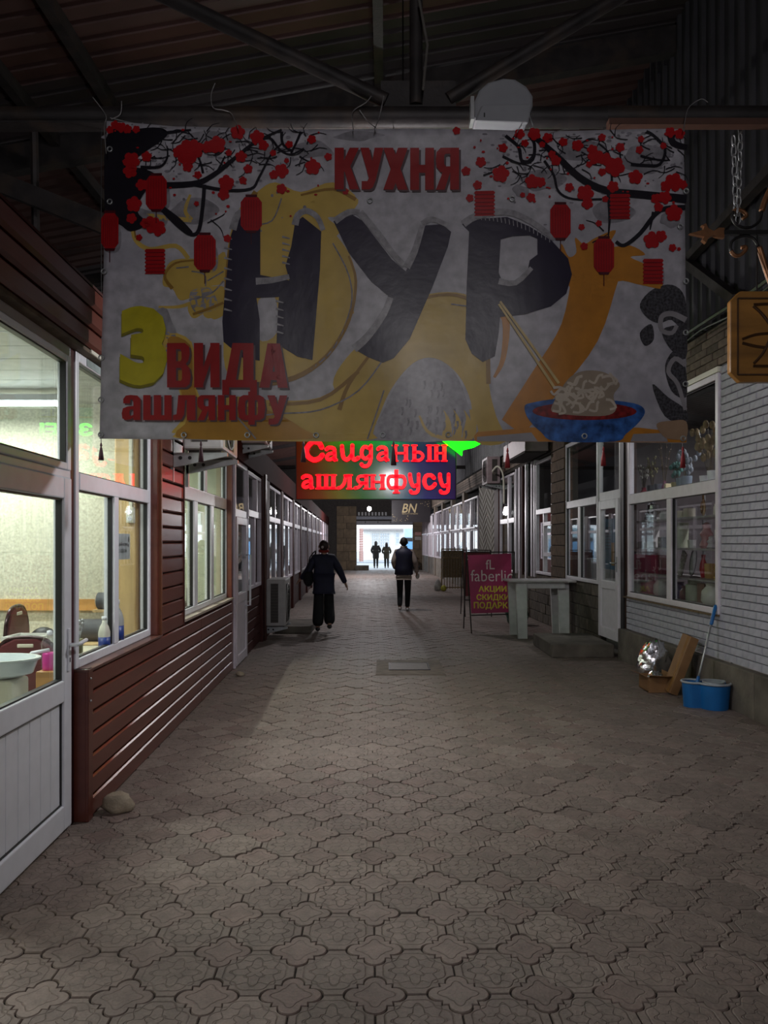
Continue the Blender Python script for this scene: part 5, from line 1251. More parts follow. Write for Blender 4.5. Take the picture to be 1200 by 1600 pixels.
# A-frame signs
MAG = M('magenta_print', (.36, .006, .09), .45, var=.1)
t = thing('a_frame_sign', 'magenta folding sign with white and yellow sale lettering', 'sign', (1.95, 13.6, 0)); Ya = 13.46
def sgn(x, y, k=0): 
    z_ = zat(y, Ya); q_ = px(x, y, Ya); return Vector((q_.x, Ya + (z_ / 1.45) * .22 - k, q_.z))
b = MB(); c4 = [sgn(733, 868), sgn(802, 865), sgn(801, 957), sgn(737, 959)]
b.add([tuple(v) for v in c4] + [tuple(v + Vector((0, .012, 0))) for v in c4], [(0, 1, 2, 3), (4, 5, 6, 7), (0, 1, 5, 4), (1, 2, 6, 5), (2, 3, 7, 6), (3, 0, 4, 7)]); b.build('sign_sheet', MAG, t)
for pts in ([(731, 862), (737, 990)], [(807, 862), (806, 990)], [(731, 863), (807, 863)], [(737, 962), (806, 960)]): b = MB(); b.tube([sgn(*p) + Vector((0, .02, 0)) for p in pts], .012, 6); b.build('frame_tube', STEEL, t)
for x in (731, 807):
    q_ = sgn(x, 864); MB().tube([q_, (q_.x, q_.y + .5, 0.01)], .012, 6).build('back_leg', STEEL, t)
PWH = M('pale_pink_letters', (.75, .58, .62), .6); YL = M('yellow_letters', (.75, .60, .04), .6)
tx = lambda x, y, d_: sgn(x, y, .006)
b = MB(); put_text(b, 'fl', (761, 775, 890, 875), tx); put_text(b, 'faberlic', (737, 803, 909, 891), tx); b.build('white_lettering', PWH, t, fix=False)
b = MB(); put_text(b, 'akcii', (749, 793, 927, 916), tx); put_text(b, 'skidki', (745.5, 797, 940, 929), tx); put_text(b, 'podarki', (741, 803, 953, 941), tx); b.build('yellow_lettering', YL, t, fix=False)
t = thing('a_frame_sign', 'dark red folding sign standing behind the magenta sale sign', 'sign', (2.0, 16.6, 0)); Yb = 16.4
sg2 = lambda x, y: Vector((px(x, y, Yb).x, Yb + zat(y, Yb) / 1.45 * .2, zat(y, Yb)))
b = MB(); c4 = [sg2(726, 863), sg2(767, 862), sg2(766, 930), sg2(728, 932)]
b.add([tuple(v) for v in c4] + [tuple(v + Vector((0, .012, 0))) for v in c4], [(0, 1, 2, 3), (4, 5, 6, 7), (0, 1, 5, 4), (1, 2, 6, 5), (2, 3, 7, 6), (3, 0, 4, 7)]); b.build('sign_sheet', M('dark_red_sheet', (.17, .006, .02), .5), t)
for pts in ([(724, 860), (727, 964)], [(769, 860), (768, 964)], [(724, 860), (769, 860)], [(727, 938), (768, 938)]): b = MB(); b.tube([sg2(*p) + Vector((0, .02, 0)) for p in pts], .012, 6); b.build('frame_tube', STEEL, t)
for x in (725, 768): q_ = sg2(x, 861); MB().tube([q_, (q_.x, q_.y + .5, .01)], .012, 6).build('back_leg', STEEL, t)
b = MB()
for i in range(16):
    x = 732 + i * 2.2; b.tube(smooth_pts([sg2(x, 868) - Vector((0, .01, 0)), sg2(x + 1.6, 872) - Vector((0, .01, 0)), sg2(x - .5, 875) - Vector((0, .01, 0))], 3), .008, 5)
b.build('scroll_print', PWH, t, kind='stuff')
# gold fretwork gate
t = thing('fretwork_gate', 'gold coloured ornamental metal gate leaf standing on the right', 'gate', (2.4, 26, 0)); Yg = 26.0
GG = M('gilded_metal', (.20, .14, .065), .45, metal=.3, var=.25)
gx0, gx1 = px(690, 0, Yg).x, px(724, 0, Yg).x; zt_, zb_ = zat(858, Yg), 0.03
for a, c in (((gx0, zb_), (gx0, zt_)), ((gx1, zb_), (gx1, zt_)), ((gx0, zt_), (gx1, zt_)), ((gx0, zb_ + .05), (gx1, zb_ + .05)), ((gx0, zt_ - .3), (gx1, zt_ - .3))): MB().bar((a[0], Yg, a[1]), (c[0], Yg, c[1]), .04, .04).build('gate_frame', GG, t)
for i in range(7): x = gx0 + (gx1 - gx0) * (i + 1) / 8; MB().cyl((x, Yg, zb_), (x, Yg, zt_ - .3), .013, 6).build('gate_bar', GG, t)
for i in range(4):
    x = gx0 + (gx1 - gx0) * (i + .5) / 4; b = MB(); b.tube([(x + .075 * math.cos(a) * (1 - a / 14), Yg, zt_ - .15 + .11 * math.sin(a) * (1 - a / 14)) for a in [j * .55 for j in range(20)]], .012, 5); b.build('scroll', GG, t)
MB().box(gx0 + .03, gx1 - .03, Yg + .03, Yg + .04, .42, zt_ - .05).build('mesh_sheet', M('gilded_sheet', (.15, .11, .06), .5, var=.4, scale=25), t)
b = MB(); q_ = px(688, 905, 25.6); b.lathe([(.01, 0), (.11, .02), (.13, .15), (.09, .3), (.03, .38), (.02, .4)], (q_.x - .1, 25.4, 0), 10); b.build('plastic_bag', M('clear_bag', (.35, .34, .32), .35, var=.3), label='pale tied bag beside the gilded gate', cat='bag', smooth=True)
b = MB(); b.lathe([(.03, 0), (.09, .03), (.10, .11), (.06, .19), (.01, .21)], (q_.x + .08, 25.2, 0), 10); b.build('yellow_ball', M('yellow_ball', (.32, .30, .03), .4), label='small yellow ball-shaped thing on the floor by the gilded gate', cat='ball', smooth=True)
# green bag under the table
from mathutils import noise as NZ
def sack(name, label, c, r, mat, seed, cat='bag', top=.6, amp=.22):
    b = MB(); e_ = MB().ell((0, 0, 0), (1, 1, 1), 20, 14); b.f = e_.f
    for v in e_.v:
        k = 1 + amp * NZ.noise(v * 2.2 + Vector((seed, seed, 0))) + amp * .5 * NZ.noise(v * 5 + Vector((seed, 0, 0)))
        tp = 1 - (1 - top) * max(0, v.z); b.v.append(Vector((c[0] + v.x * r[0] * k * tp, c[1] + v.y * r[1] * k * tp, c[2] + max(0, (v.z * k + .85)) * r[2])))
    return b.build(name, mat, label=label, cat=cat, smooth=True)
sack('rubbish_bag', 'dark green bag slumped under the white table', (2.62, 14.9, 0), (.22, .2, .26), M('dark_green_bag', (.012, .075, .045), .35, var=.3), 3)
# mop bucket with mop
Yk = 7.42; kx = (1104 - 600) * Yk / F
t = thing('mop_bucket', 'bright blue two-bowl mop bucket against the right plinth', 'bucket', (kx, Yk, 0))
BL = M('blue_plastic', (.008, .12, .36), .35, var=.06); LB = M('pale_rim', (.35, .38, .42), .4)
def twin(s, h): 
    out = []
    for i in range(40):
        a = 2 * PI * i / 40; r1 = .15 * s; r2 = .105 * s
        # union outline of two discs
        best = 0
        for cx_, cy_, r_ in ((.06, -.03, r1), (-.115, .045, r2)):
            dx, dy = math.cos(a), math.sin(a); bq = dx * cx_ + dy * cy_; cq = cx_ * cx_ + cy_ * cy_ - r_ * r_; D = bq * bq - cq
            if D > 0: best = max(best, bq + math.sqrt(D))
        out.append((kx + best * math.cos(a), Yk + best * math.sin(a), h))
    return out
b = MB(); A_, B_, C_, D_ = twin(.86, 0), twin(1, .245), twin(.95, .245), twin(.84, .02); n_ = 40
b.add(A_ + B_ + C_ + D_, [(i + k * n_, (i + 1) % n_ + k * n_, (i + 1) % n_ + (k + 1) * n_, i + (k + 1) * n_) for k in range(3) for i in range(n_)] + [tuple(range(n_)), tuple(range(3 * n_, 4 * n_))]); b.build('bucket_body', BL, t, smooth=True, auto=.6)
b = MB(); b.tube([(x, y, z) for x, y, z in twin(1.02, .25)], .012, 6, closed=True); b.build('rim', LB, t, smooth=True)
b = MB(); b.lathe([(.10, 0), (.105, .03), (.095, .03), (.085, -.05)], (kx + .055, Yk - .03, .235), 20); b.build('wringer_basket', M('wringer', (.30, .33, .36), .3, metal=.3), t, smooth=True)
t = thing('mop', 'mop with blue grip standing in the blue bucket, leaning on the wall', 'mop', (kx - .09, Yk + .04, .2))
p0 = Vector((kx - .09, Yk + .05, .16)); p1 = Vector((3.40, Yk + .32, .98)); dd = p1 - p0
MB().cyl(p0, p0 + dd * .98, .011, 8).build('mop_pole', GALV, t, smooth=True)
MB().tube([p0 + dd * .76, p0 + dd * .78, p0 + dd * .98, p0 + dd], [.014, .018, .019, .014], 10).build('grip', BL, t, smooth=True)
MB().tube([p0, p0 + dd * .14, p0 + dd * .16], [.02, .017, .012], 10).build('joint', BL, t, smooth=True)
b = MB()
for i in range(18):
    a = 2 * PI * i / 18; b.tube([p0, p0 + Vector((.03 * math.cos(a), .03 * math.sin(a), -.05)), p0 + Vector((.05 * math.cos(a), .05 * math.sin(a), -.12))], .008, 5)
b.build('mop_strands', M('mop_cotton', (.5, .5, .5), .9), t, kind='stuff')
# cardboard boxes
CB = M('cardboard', (.24, .125, .050), .7, var=.15, scale=5); TAPE = M('brown_tape', (.28, .15, .05), .2)
Yc = 8.15; t = thing('cardboard_box', 'long flat cardboard carton leaning upright on the plinth', 'box', (3.15, Yc, 0))
p0 = Vector(((1053 - 600) * 8.0 / F, 8.0, .02)); 
R_ = Matrix.Rotation(.34, 3, 'Y') @ Matrix.Rotation(.06, 3, 'X')
b = MB(); b.obox(p0 + R_ @ Vector((0, .12, .31)), (.09, .24, .64), R_); b.build('carton', CB, t, bevel=.004)
b = MB(); b.obox(p0 + R_ @ Vector((-.046, .06, .31)), (.002, .05, .64), R_); b.build('tape', TAPE, t)
t = thing('cardboard_box', 'small open cardboard box with torn flaps at the foot of the tall carton', 'box', (2.98, 8.35, 0))
b = MB(); x0 = 2.86; b.box(x0, x0 + .26, 8.16, 8.17, 0, .16).box(x0, x0 + .26, 8.46, 8.47, 0, .16).box(x0, x0 + .01, 8.17, 8.46, 0, .16).box(x0 + .25, x0 + .26, 8.17, 8.46, 0, .2).box(x0, x0 + .26, 8.17, 8.46, 0, .01); b.build('carton', CB, t)
b = MB(); b.add([(x0, 8.16, .16), (x0 + .25, 8.16, .16), (x0 + .22, 8.06, .19), (x0 - .02, 8.06, .2)] , [(0, 1, 2, 3)]); b.add([(x0, 8.17, .16), (x0, 8.46, .16), (x0 - .1, 8.44, .2), (x0 - .1, 8.2, .21)], [(0, 1, 2, 3)])
o = b.build('flap', CB, t, fix=False); sm = o.modifiers.new('thick', 'SOLIDIFY'); sm.thickness = .004
sack('packing_foil', 'crumpled silver packing inside the small open cardboard box', (x0 + .13, 8.32, .02), (.10, .10, .10), M('silver_foil', (.62, .62, .64), .22, metal=.9, var=.1, bump=1, bscale=12), 8, 'packing', .8, .4)
# silver foil bag
b = MB(); e_ = MB().ell((0, 0, 0), (1, 1, 1), 26, 22); b.f = e_.f; Yf = 8.62; fx = (1020 - 600) * Yf / F
for v in e_.v:
    k = 1 + .25 * NZ.noise(v * 2.5) + .2 * NZ.noise(v * 6 + Vector((3, 1, 0))); z_ = (v.z + 1) / 2
    b.v.append(Vector((fx + v.x * .19 * k * (1 - .15 * z_) + z_ * .05, Yf + v.y * .10 * k + z_ * .06, max(0, z_ * .50 * (1 + .1 * NZ.noise(v * 3))))))
b.build('foil_bag', M('bright_foil', (.70, .69, .73), .2, metal=.95, var=.08, bump=1.0, bscale=14), label='crumpled silver foil bag on the paving by the plinth', cat='bag', smooth=True)
# wooden sign on a forged bracket
Yw = 4.62
WS = M('stained_pine', (.36, .165, .03), .4, var=.4, scale=1.6, stretch=(1, 1, 5), coat=.3); WSD = M('burnt_wood', (.07, .028, .008), .5, var=.3)
t = thing('wooden_sign', 'carved stained pine hanging sign at the right edge', 'sign', px(1190, 596, Yw))
a, c = px(1141, 597, Yw), px(1262, 455, Yw); ch = .06
poly = [(a.x + ch, c.z), (a.x, c.z - ch), (a.x, a.z + ch), (a.x + ch, a.z), (c.x - ch, a.z), (c.x, a.z + ch), (c.x, c.z - ch), (c.x - ch, c.z)]
MB().prism(poly, Yw, Yw + .045).build('board', WS, t, bevel=.006)
m_ = .045; poly = [(a.x + m_, c.z - m_), (a.x + m_, a.z + m_), (c.x - m_, a.z + m_), (c.x - m_, c.z - m_)]
for i in range(4): p_, q_ = poly[i], poly[(i + 1) % 4]; MB().bar((p_[0], Yw - .004, p_[1]), (q_[0], Yw - .004, q_[1]), .012, .008).build('groove', WSD, t)
zc_ = (a.z + c.z) / 2
for pts in ([(1177, 478), (1190, 490), (1202, 506), (1212, 524)], [(1178, 568), (1192, 552), (1202, 532), (1212, 512)], [(1177, 572), (1200, 572), (1225, 571)], [(1178, 476), (1200, 475), (1225, 476)], [(1160, 530), (1180, 523), (1200, 521)], [(1160, 536), (1180, 541), (1196, 543)]):
    b = MB(); b.tube(smooth_pts([px(x, y, Yw - .003) for x, y in pts], 4), .009, 6); b.build('carving', WSD, t)
FORGE = M('forged_iron', (.020, .018, .018), .45, metal=.5); COPP = M('copper_patina', (.26, .115, .05), .4, metal=.5, var=.3)
t = thing('forged_bracket', 'black wrought iron sign bracket with copper spear tip', 'bracket', px(1170, 362, Yw))
zr = zat(362, Yw)
MB().bar((px(1132, 0, Yw).x, Yw + .02, zr), (3.42, Yw + .02, zr), .03, .026).build('rod', FORGE, t)
MB().box(3.405, 3.435, Yw - .08, Yw + .12, zr - .6, zr + .5).build('wall_plate', FORGE, t)
MB().bar((3.44, Yw + .02, zr - .5), (2.5, Yw + .02, zr), .02, .02).build('stay', FORGE, t)
sp = [(1078, 364), (1100, 358), (1101, 353), (1097, 351), (1104, 348), (1108, 356), (1116, 360), (1124, 355), (1133, 355), (1133, 371), (1124, 370), (1116, 367), (1108, 371), (1104, 379), (1098, 374), (1101, 369)]
pts = [px(x, y, Yw) for x, y in sp]; MB().prism([(p.x, p.z) for p in pts], Yw + .005, Yw + .035).build('spear_tip', COPP, t, bevel=.004)
def scroll(pts, nm='scroll', mt=FORGE, r=.009): b = MB(); b.tube(smooth_pts([px(x, y, Yw + .02) for x, y in pts], 5), r, 6); b.build(nm, mt, t, smooth=True)
scroll([(1190, 330), (1186, 346), (1170, 356), (1152, 352), (1144, 340), (1146, 330)]); scroll([(1185, 385), (1176, 372), (1160, 369), (1145, 376), (1141, 388), (1146, 396)])
scroll([(1146, 330), (1152, 327), (1162, 331), (1166, 337), (1160, 342)], 'leaf_tip', COPP, .012); scroll([(1142, 392), (1148, 399), (1156, 399), (1164, 392), (1165, 386), (1158, 387)], 'leaf_tip', COPP, .012)
scroll([(1186, 386), (1192, 405), (1200, 430), (1210, 455)], 'twist', COPP, .018); scroll([(1190, 330), (1196, 312), (1206, 290)], 'twist', COPP, .018)
for x in (1185, 1235): q_ = px(x, 455, Yw); MB().tube([(q_.x, Yw + .02, q_.z), (q_.x, Yw + .02, zr)], .005, 6).build('hook', FORGE, t)
t = thing('chain', 'steel chain looped from the beam to the forged bracket', 'chain', px(1155, 350, Yw))
def links(x0, y0, x1, y1, n):
    for i in range(n):
        f = (i + .5) / n; q_ = px(x0 + (x1 - x0) * f, y0 + (y1 - y0) * f, Yw + .02); h = .55 * (y1 - y0) / n * Yw / F * 1.15; w = .016
        b = MB(); ca = math.cos(PI / 2 * (i % 2) + .5); sa = math.sin(PI / 2 * (i % 2) + .5)
        b.tube([(q_.x + w * math.cos(a) * ca, q_.y + w * math.cos(a) * sa, q_.z + h * math.sin(a)) for a in [2 * PI * j / 12 for j in range(12)]], .0045, 5, closed=True); b.build('link', GALV, t, smooth=True)
links(1158, 178, 1153, 350, 12); links(1146, 212, 1150, 335, 8)
# ================================================================== INSIDE THE NEAR LEFT SHOP
def table(label, x0, x1, y0, y1, h, mat, leg=.03, legm=None):
    t = thing('dining_table', label, 'table', ((x0 + x1) / 2, (y0 + y1) / 2, 0))
    MB().box(x0, x1, y0, y1, h - .03, h).build('tabletop', mat, t, bevel=.006)
    for x in (x0 + .05, x1 - .05 - leg):
        for y in (y0 + .05, y1 - .05 - leg): MB().box(x, x + leg, y, y + leg, .012, h - .03).build('leg', legm or STEEL, t)
    return t
CLOTH = M('pale_oilcloth', (.62, .58, .44), .35, var=.15, scale=6)
table('oilcloth covered table right behind the large left window', -2.50, -1.94, 4.76, 5.58, .86, CLOTH)
table('oilcloth covered table behind the maroon chairs', -3.9, -3.08, 4.75, 5.5, .88, CLOTH)
def chair(label, x, y, rz, bh):
    t = thing('dining_chair', label, 'chair', (0, 0, 0))
    b = MB(); w = .21
    out = [(-w, .50), (-w - .015, .7), (-w, bh - .16), (-w * .72, bh - .04), (-.07, bh), (.07, bh), (w * .72, bh - .04), (w, bh - .16), (w + .015, .7), (w, .50)]
    b.prism(out, .2, .235); b.build('backrest', MAROON, t, bevel=.012)
    b = MB(); b.tube(smooth_pts([(p_[0] * 1.02, .218, p_[1] + .004) for p_ in out], 3), .013, 8); b.build('back_frame', M('dark_chair_tube', (.03, .008, .010), .25, metal=.3), t, smooth=True)
    MB().box(-.05, .05, .195, .24, bh - .055, bh - .03).build('hand_hole', CREAM, t, bevel=.006)
    MB().box(-.22, .22, -.22, .22, .44, .50).build('seat', MAROON, t, bevel=.02)
    for sx in (-1, 1):
        MB().tube([(sx * .2, .2, .5), (sx * .2, .24, .012)], .012, 8).build('leg', MATS['dark_chair_tube'], t); MB().tube([(sx * .2, -.2, .45), (sx * .2, -.22, .012)], .012, 8).build('leg', MATS['dark_chair_tube'], t)
    t.location = (x, y, 0); t.rotation_euler.z = rz; return t
q_ = px(22, 960, 5.25); chair('tall maroon chair seen edge on, at the left frame edge', q_.x - .21, 5.25, -PI / 2 + .12, 1.17)
chair('maroon chair facing the door, behind the pink jug', -2.22, 4.50, .06, 1.02)
# washing stand: tub on a pedestal
q_ = Vector((-2.11, 4.08, 0))
t = thing('wash_tub', 'white oval wash tub on a cream pedestal behind the door glass', 'tub', (q_.x, 4.08, 0)); TUBM = M('white_enamel', (.72, .78, .80), .2, var=.03)
b = MB(); b.lathe([(.10, .0), (.20, .03), (.225, .10), (.24, .105), (.24, .115), (.215, .115), (.18, .03), (.02, .02)], (q_.x, 4.08, .885), 24, 1.03, .72); b.build('basin', TUBM, t, smooth=True, auto=.8)
MB().box(q_.x - .10, q_.x + .15, 3.98, 4.18, .012, .89).build('pedestal', CREAM, t, bevel=.02)
MB().tube(smooth_pts([(q_.x - .16, 4.0, .86), (q_.x - .2, 3.95, .7), (q_.x - .17, 3.96, .5)], 4), .035, 10).build('waste_pipe', CREAM, t, smooth=True)
x_, y_ = -1.935, 4.37
MB().box(x_ - .05, x_ + .06, y_ - .07, y_ + .25, .012, .885).build('wood_stand', WOODH, label='wooden block stand behind the wash tub', cat='stand', bevel=.006)
t = thing('soap_jug', 'clear jug half full of bright pink liquid on the wooden stand', 'jug', (x_, y_, .885))
MB().lathe([(.038, 0), (.04, .01), (.04, .09), (.036, .10)], (x_, y_, .885), 14).build('pink_liquid', M('pink_liquid', (.75, .02, .35), .2, emis=None), t, smooth=True)
MB().lathe([(.043, 0), (.045, .02), (.045, .15), (.03, .19), (.015, .20)], (x_, y_, .887), 14).build('jug_body', GLASS, t, smooth=True)
MB().lathe([(.016, 0), (.016, .025), (.0, .03)], (x_, y_, 1.085), 10).build('pump_cap', WHITE, t, smooth=True)
MB().tube([(x_, y_, 1.00), (x_ - .09, y_ - .03, .985), (x_ - .11, y_ - .03, .96)], .012, 6).build('spout', WHITE, t, smooth=True)
t = thing('plastic_crate', 'white plastic crate on the table behind the tall maroon chair', 'crate', px(46, 977, 5.0)); q_ = px(46, 960, 5.0); cx_ = q_.x; z0 = .86; CR = M('white_crate', (.70, .70, .66), .4)
b = MB(); b.box(cx_ - .12, cx_ + .12, 4.9, 4.91, z0, z0 + .15).box(cx_ - .12, cx_ + .12, 5.1, 5.11, z0, z0 + .15).box(cx_ - .12, cx_ - .11, 4.91, 5.1, z0, z0 + .15).box(cx_ + .11, cx_ + .12, 4.91, 5.1, z0, z0 + .15).box(cx_ - .12, cx_ + .12, 4.9, 5.1, z0, z0 + .008); b.build('crate_wall', CR, t)
b = MB(); b.box(cx_ - .13, cx_ + .13, 4.885, 4.9, z0 + .12, z0 + .15); b.build('crate_rim', CR, t)
for i in range(3): MB().box(cx_ - .09 + i * .065, cx_ - .045 + i * .065, 4.896, 4.9, z0 + .03, z0 + .1).build('slot', M('crate_slot', (.4, .4, .38), .6), t)
b = MB(); q_ = px(68, 962, 5.3); b.ell((q_.x, 5.3, .86 + .085), (.09, .08, .085), 14, 10); b.build('black_bag', SEAL, label='black bag with a white curved handle on the table', cat='bag', smooth=True)
# cutlery pot, bottles, rolls
q_ = px(118, 1000, 4.95); zt1 = .86
t = thing('cutlery_pot', 'olive pot of spoons and forks on the window table', 'pot', (q_.x, 4.95, zt1))
MB().lathe([(.05, 0), (.055, .008), (.02, .012), (.018, .03), (.045, .035), (.048, .13), (.04, .13), (.038, .05)], (q_.x, 4.95, zt1), 14).build('pot', M('olive_tin', (.13, .13, .05), .35, metal=.4), t, smooth=True)
for i in range(11):
    a = 2 * PI * i / 11; r_ = .045 * (.5 + .5 * (i % 3) / 2); e_ = Vector((q_.x + r_ * 1.3 * math.cos(a), 4.95 + r_ * 1.3 * math.sin(a), zt1 + .2 + .02 * (i % 4)))
    b = MB(); b.tube([(q_.x + .01 * math.cos(a), 4.95 + .01 * math.sin(a), zt1 + .06), e_], .003, 5); b.ell(e_, (.012, .006, .018), 8, 6); b.build('spoon', GALV, t, smooth=True)
def bottle(label, x, y, z, h, r, mat, lab=None, capm=None):
    t = thing('bottle', label, 'bottle', (x, y, z))
    MB().lathe([(r * .9, 0), (r, .01), (r, h * .62), (r * .75, h * .75), (r * .38, h * .85), (r * .38, h * .92)], (x, y, z), 14).build('bottle_body', mat, t, smooth=True)
    MB().lathe([(r * .45, h * .92), (r * .45, h), (0.002, h)], (x, y, z), 12).build('cap', capm or WHITE, t, smooth=True)
    if lab: MB().lathe([(r * 1.015, h * .18), (r * 1.015, h * .5)], (x, y, z), 14).build('bottle_label', lab, t, smooth=True)
NVL = M('navy_label', (.02, .05, .25), .4)
q_ = px(163, 996, 5.02); bottle('white bottle with a navy label on the window table', q_.x, 5.02, .86, .27, .038, M('milky_plastic', (.72, .72, .62), .35), NVL)
q_ = px(182, 1000, 5.3); bottle('grey white bottle with navy label by the pine post', q_.x, 5.3, .86, .36, .05, M('grey_plastic', (.42, .44, .44), .35), NVL)
GR = M('grey_felt', (.075, .078, .085), .7, var=.15)
q_ = px(160, 968, 5.85)
def roll(label, x0, x1, y, z, r):
    t = thing('carpet_roll', label, 'roll', (x0, y, z - r))
    MB().cyl((x0, y, z), (x1, y, z), r, 20).build('roll_body', GR, t, smooth=True, auto=.6)
    b = MB(); b.tube([(x0 - .004, y + r * .92 * (1 - k / 40) * math.cos(k * .6), z + r * .92 * (1 - k / 40) * math.sin(k * .6)) for k in range(36)], .006, 5); b.build('roll_end', M('roll_end_tan', (.45, .36, .26), .8), t)
MB().box(-2.95, -2.12, 5.68, 6.06, .012, .86).build('bench_box', WOODP, label='pale wooden bench box against the inner left wall', cat='bench', bevel=.008)
roll('long grey carpet roll on the bench behind the window table', px(125, 0, 5.85).x, -2.12, 5.85, .945, .085)
roll('short grey carpet roll lying above the long one', px(154, 0, 5.93).x, -2.12, 5.93, 1.165, .065)
MB().box(px(150, 0, 5.93).x, -2.11, 5.86, 6.07, 1.08, 1.10).build('wall_shelf', WOODP, label='small wooden shelf under the short carpet roll', cat='shelf')
# socket, note, wire
q_ = px(205, 805, 5.87); t = thing('power_socket', 'white double power socket on the pine post', 'socket', (q_.x, 5.86, q_.z - .06))
MB().box(q_.x - .03, q_.x + .03, 5.835, 5.88, q_.z - .06, q_.z + .06).build('socket_box', CREAM, t, bevel=.004)
for dz in (-.026, .026): 
    b = MB(); b.tube([(q_.x, 5.834, q_.z + dz), (q_.x, 5.832, q_.z + dz)], .02, 14); s_ = b.build('socket_face', WHITE, t)
    for dx in (-.008, .008): b = MB(); b.tube([(q_.x + dx, 5.832, q_.z + dz), (q_.x + dx, 5.830, q_.z + dz)], .003, 8); b.build('pin_hole', SEAL, s_)
MB().box(q_.x - .012, q_.x + .012, 5.85, 5.88, q_.z + .06, 2.74).build('cable_duct', CREAM, t)
Yn = LY(192, -.03); a, c = px(182, 876, Yn), px(203, 833, Yn)
t = thing('paper_note', 'grey handwritten paper note taped inside the left window', 'note', (LT(-.03, Yn, 1.5)))
MB(LT).box(-.016, -.014, LY(182, -.015), LY(203, -.015), 1.50, 1.685).build('note_paper', M('grey_paper', (.68, .68, .72), .8), t)
b = MB(); u0, u1 = LY(182, -.015), LY(203, -.015)
put_text(b, 'tea', (u0 + .03, u1 - .06, 1.595, 1.625), lambda x, y, d_: LT(-.012, x, y)); put_text(b, 'togo', (u0 + .03, u1 - .09, 1.55, 1.58), lambda x, y, d_: LT(-.012, x, y)); b.build('note_lettering', SEAL, t, fix=False)
b = MB(LT); b.ell((-.012, u1 - .04, 1.645), (.002, .012, .022), 8, 6); b.ell((-.012, u1 - .05, 1.60), (.002, .01, .012), 8, 6); b.build('cup_drawing', SEAL, t)
b = MB(); b.tube(smooth_pts([(px(x, y, 6.05).x, 6.05, px(x, y, 6.05).z) for x, y in ((193, 690), (191, 760), (195, 800), (190, 830), (188, 880), (190, 925), (186, 980))], 4), .005, 6); b.build('wire', SEAL, label='thin black wire hanging down the wallpaper beside the pine post', cat='wire')
# second left shop: small things on the window board
MB(LT).box(-.5, -.06, 7.0, 9.5, .86, .89).build('window_board', WOODP, label='wooden board inside the second left window', cat='shelf')
b = MB(LT); b.tube([(-.25, 8.6, .89), (-.25, 8.75, 1.12), (-.22, 8.85, 1.25)], .012, 6); b.tube([(-.25, 8.55, .89), (-.27, 8.68, 1.1)], .012, 6); b.box(-.32, -.18, 8.4, 8.7, .89, .95); b.build('tool_tray', M('dark_olive', (.06, .05, .035), .6), label='dark tray with sticks inside the second left window', cat='tray')
b = MB(LT); b.lathe([(.01, 0), (.10, .01), (.12, .10), (.115, .10), (.09, .02)], (-.25, 7.9, .89), 14); b.build('bowl', M('tan_bowl', (.28, .22, .14), .5), label='tan bowl inside the second left window', cat='bowl', smooth=True)

# ================================================================== GOODS IN THE RIGHT SHOP
SH = M('shelf_board', (.32, .29, .29), .4)
su = thing('display_shelf', 'tall open shelf unit behind the right shop window', 'shelf', RT(-.35, 9.3, .18))
LV = [.93, 1.21, 1.555, 1.92, 2.24]
for z_ in LV: MB(RT).box(-.55, -.12, 7.72, 11.05, z_ - .022, z_).build('shelf_board', SH, su)
for u_ in (7.74, 9.25, 11.03): MB(RT).box(-.55, -.52, u_, u_ + .02, .18, 2.24).build('upright', GALV, su); MB(RT).box(-.14, -.125, u_, u_ + .015, .18, 2.24).build('upright', GALV, su)
def RG(x, off=.34): return RY(x, -off)
def gm(c, r=.35, metal=0): return M('ware_%d_%d_%d_%d' % (c[0] * 99, c[1] * 99, c[2] * 99, r * 99), c, r, metal=metal, var=.12)
PR = {'vase': [(.5, 0), (.62, .05), (1, .35), (.85, .6), (.42, .82), (.55, 1)], 'pot': [(.7, 0), (.75, .03), (1, .92), (1, 1), (.9, 1), (.7, .2)], 'cup': [(.8, 0), (.9, .05), (1, 1), (.9, 1), (.8, .12)],
      'jar': [(.9, 0), (1, .05), (1, .75), (.7, .82), (.75, .86), (.75, 1), (.1, 1)], 'figure': [(.6, 0), (.8, .1), (.5, .35), (.75, .55), (.4, .75), (.5, .88), (.2, 1)], 'stack': [(.9, 0), (1, .18), (.85, .2), (.85, .38), (.8, .4), (.82, .58), (.7, .6), (.72, .8), (.3, .85), (.3, 1)], 'bag': [(.8, 0), (1, .15), (.95, .6), (.6, .85), (.7, 1)]}
def ware(name, label, cat, x, lv, shape, w, h, col, off=.34, rough=.35, metal=0, grp=None):
    Y = RG(x, off); p_ = RT(-off, Y, LV[lv]); mt = gm(tuple(min(.85, c_ * 1.5) for c_ in col), rough, metal)
    if shape == 'box':
        b = MB(RT); b.box(-off - .05, -off + .05, Y - w / 2, Y + w / 2, LV[lv], LV[lv] + h); return b.build(name, mt, label=label, cat=cat, group=grp, bevel=.006)
    b = MB(); b.lathe([(r_ * w / 2, z_ * h) for r_, z_ in PR[shape]], p_, 16); return b.build(name, mt, label=label, cat=cat, group=grp, smooth=True, auto=.9)
ware('vase', 'dark red glass vase at the left of the top shelf', 'vase', 1006, 4, 'vase', .13, .16, (.16, .02, .03))
ware('flower_pot', 'black pot second from left on the top shelf', 'pot', 1018, 4, 'pot', .13, .17, (.02, .02, .025))
ware('flower_pot', 'dark grey cup pot beside the black pot on the top shelf', 'pot', 1029, 4, 'pot', .12, .17, (.06, .06, .08))
ware('vase', 'slim purple vase in the middle of the top shelf', 'vase', 1038, 4, 'vase', .08, .2, (.14, .03, .09))
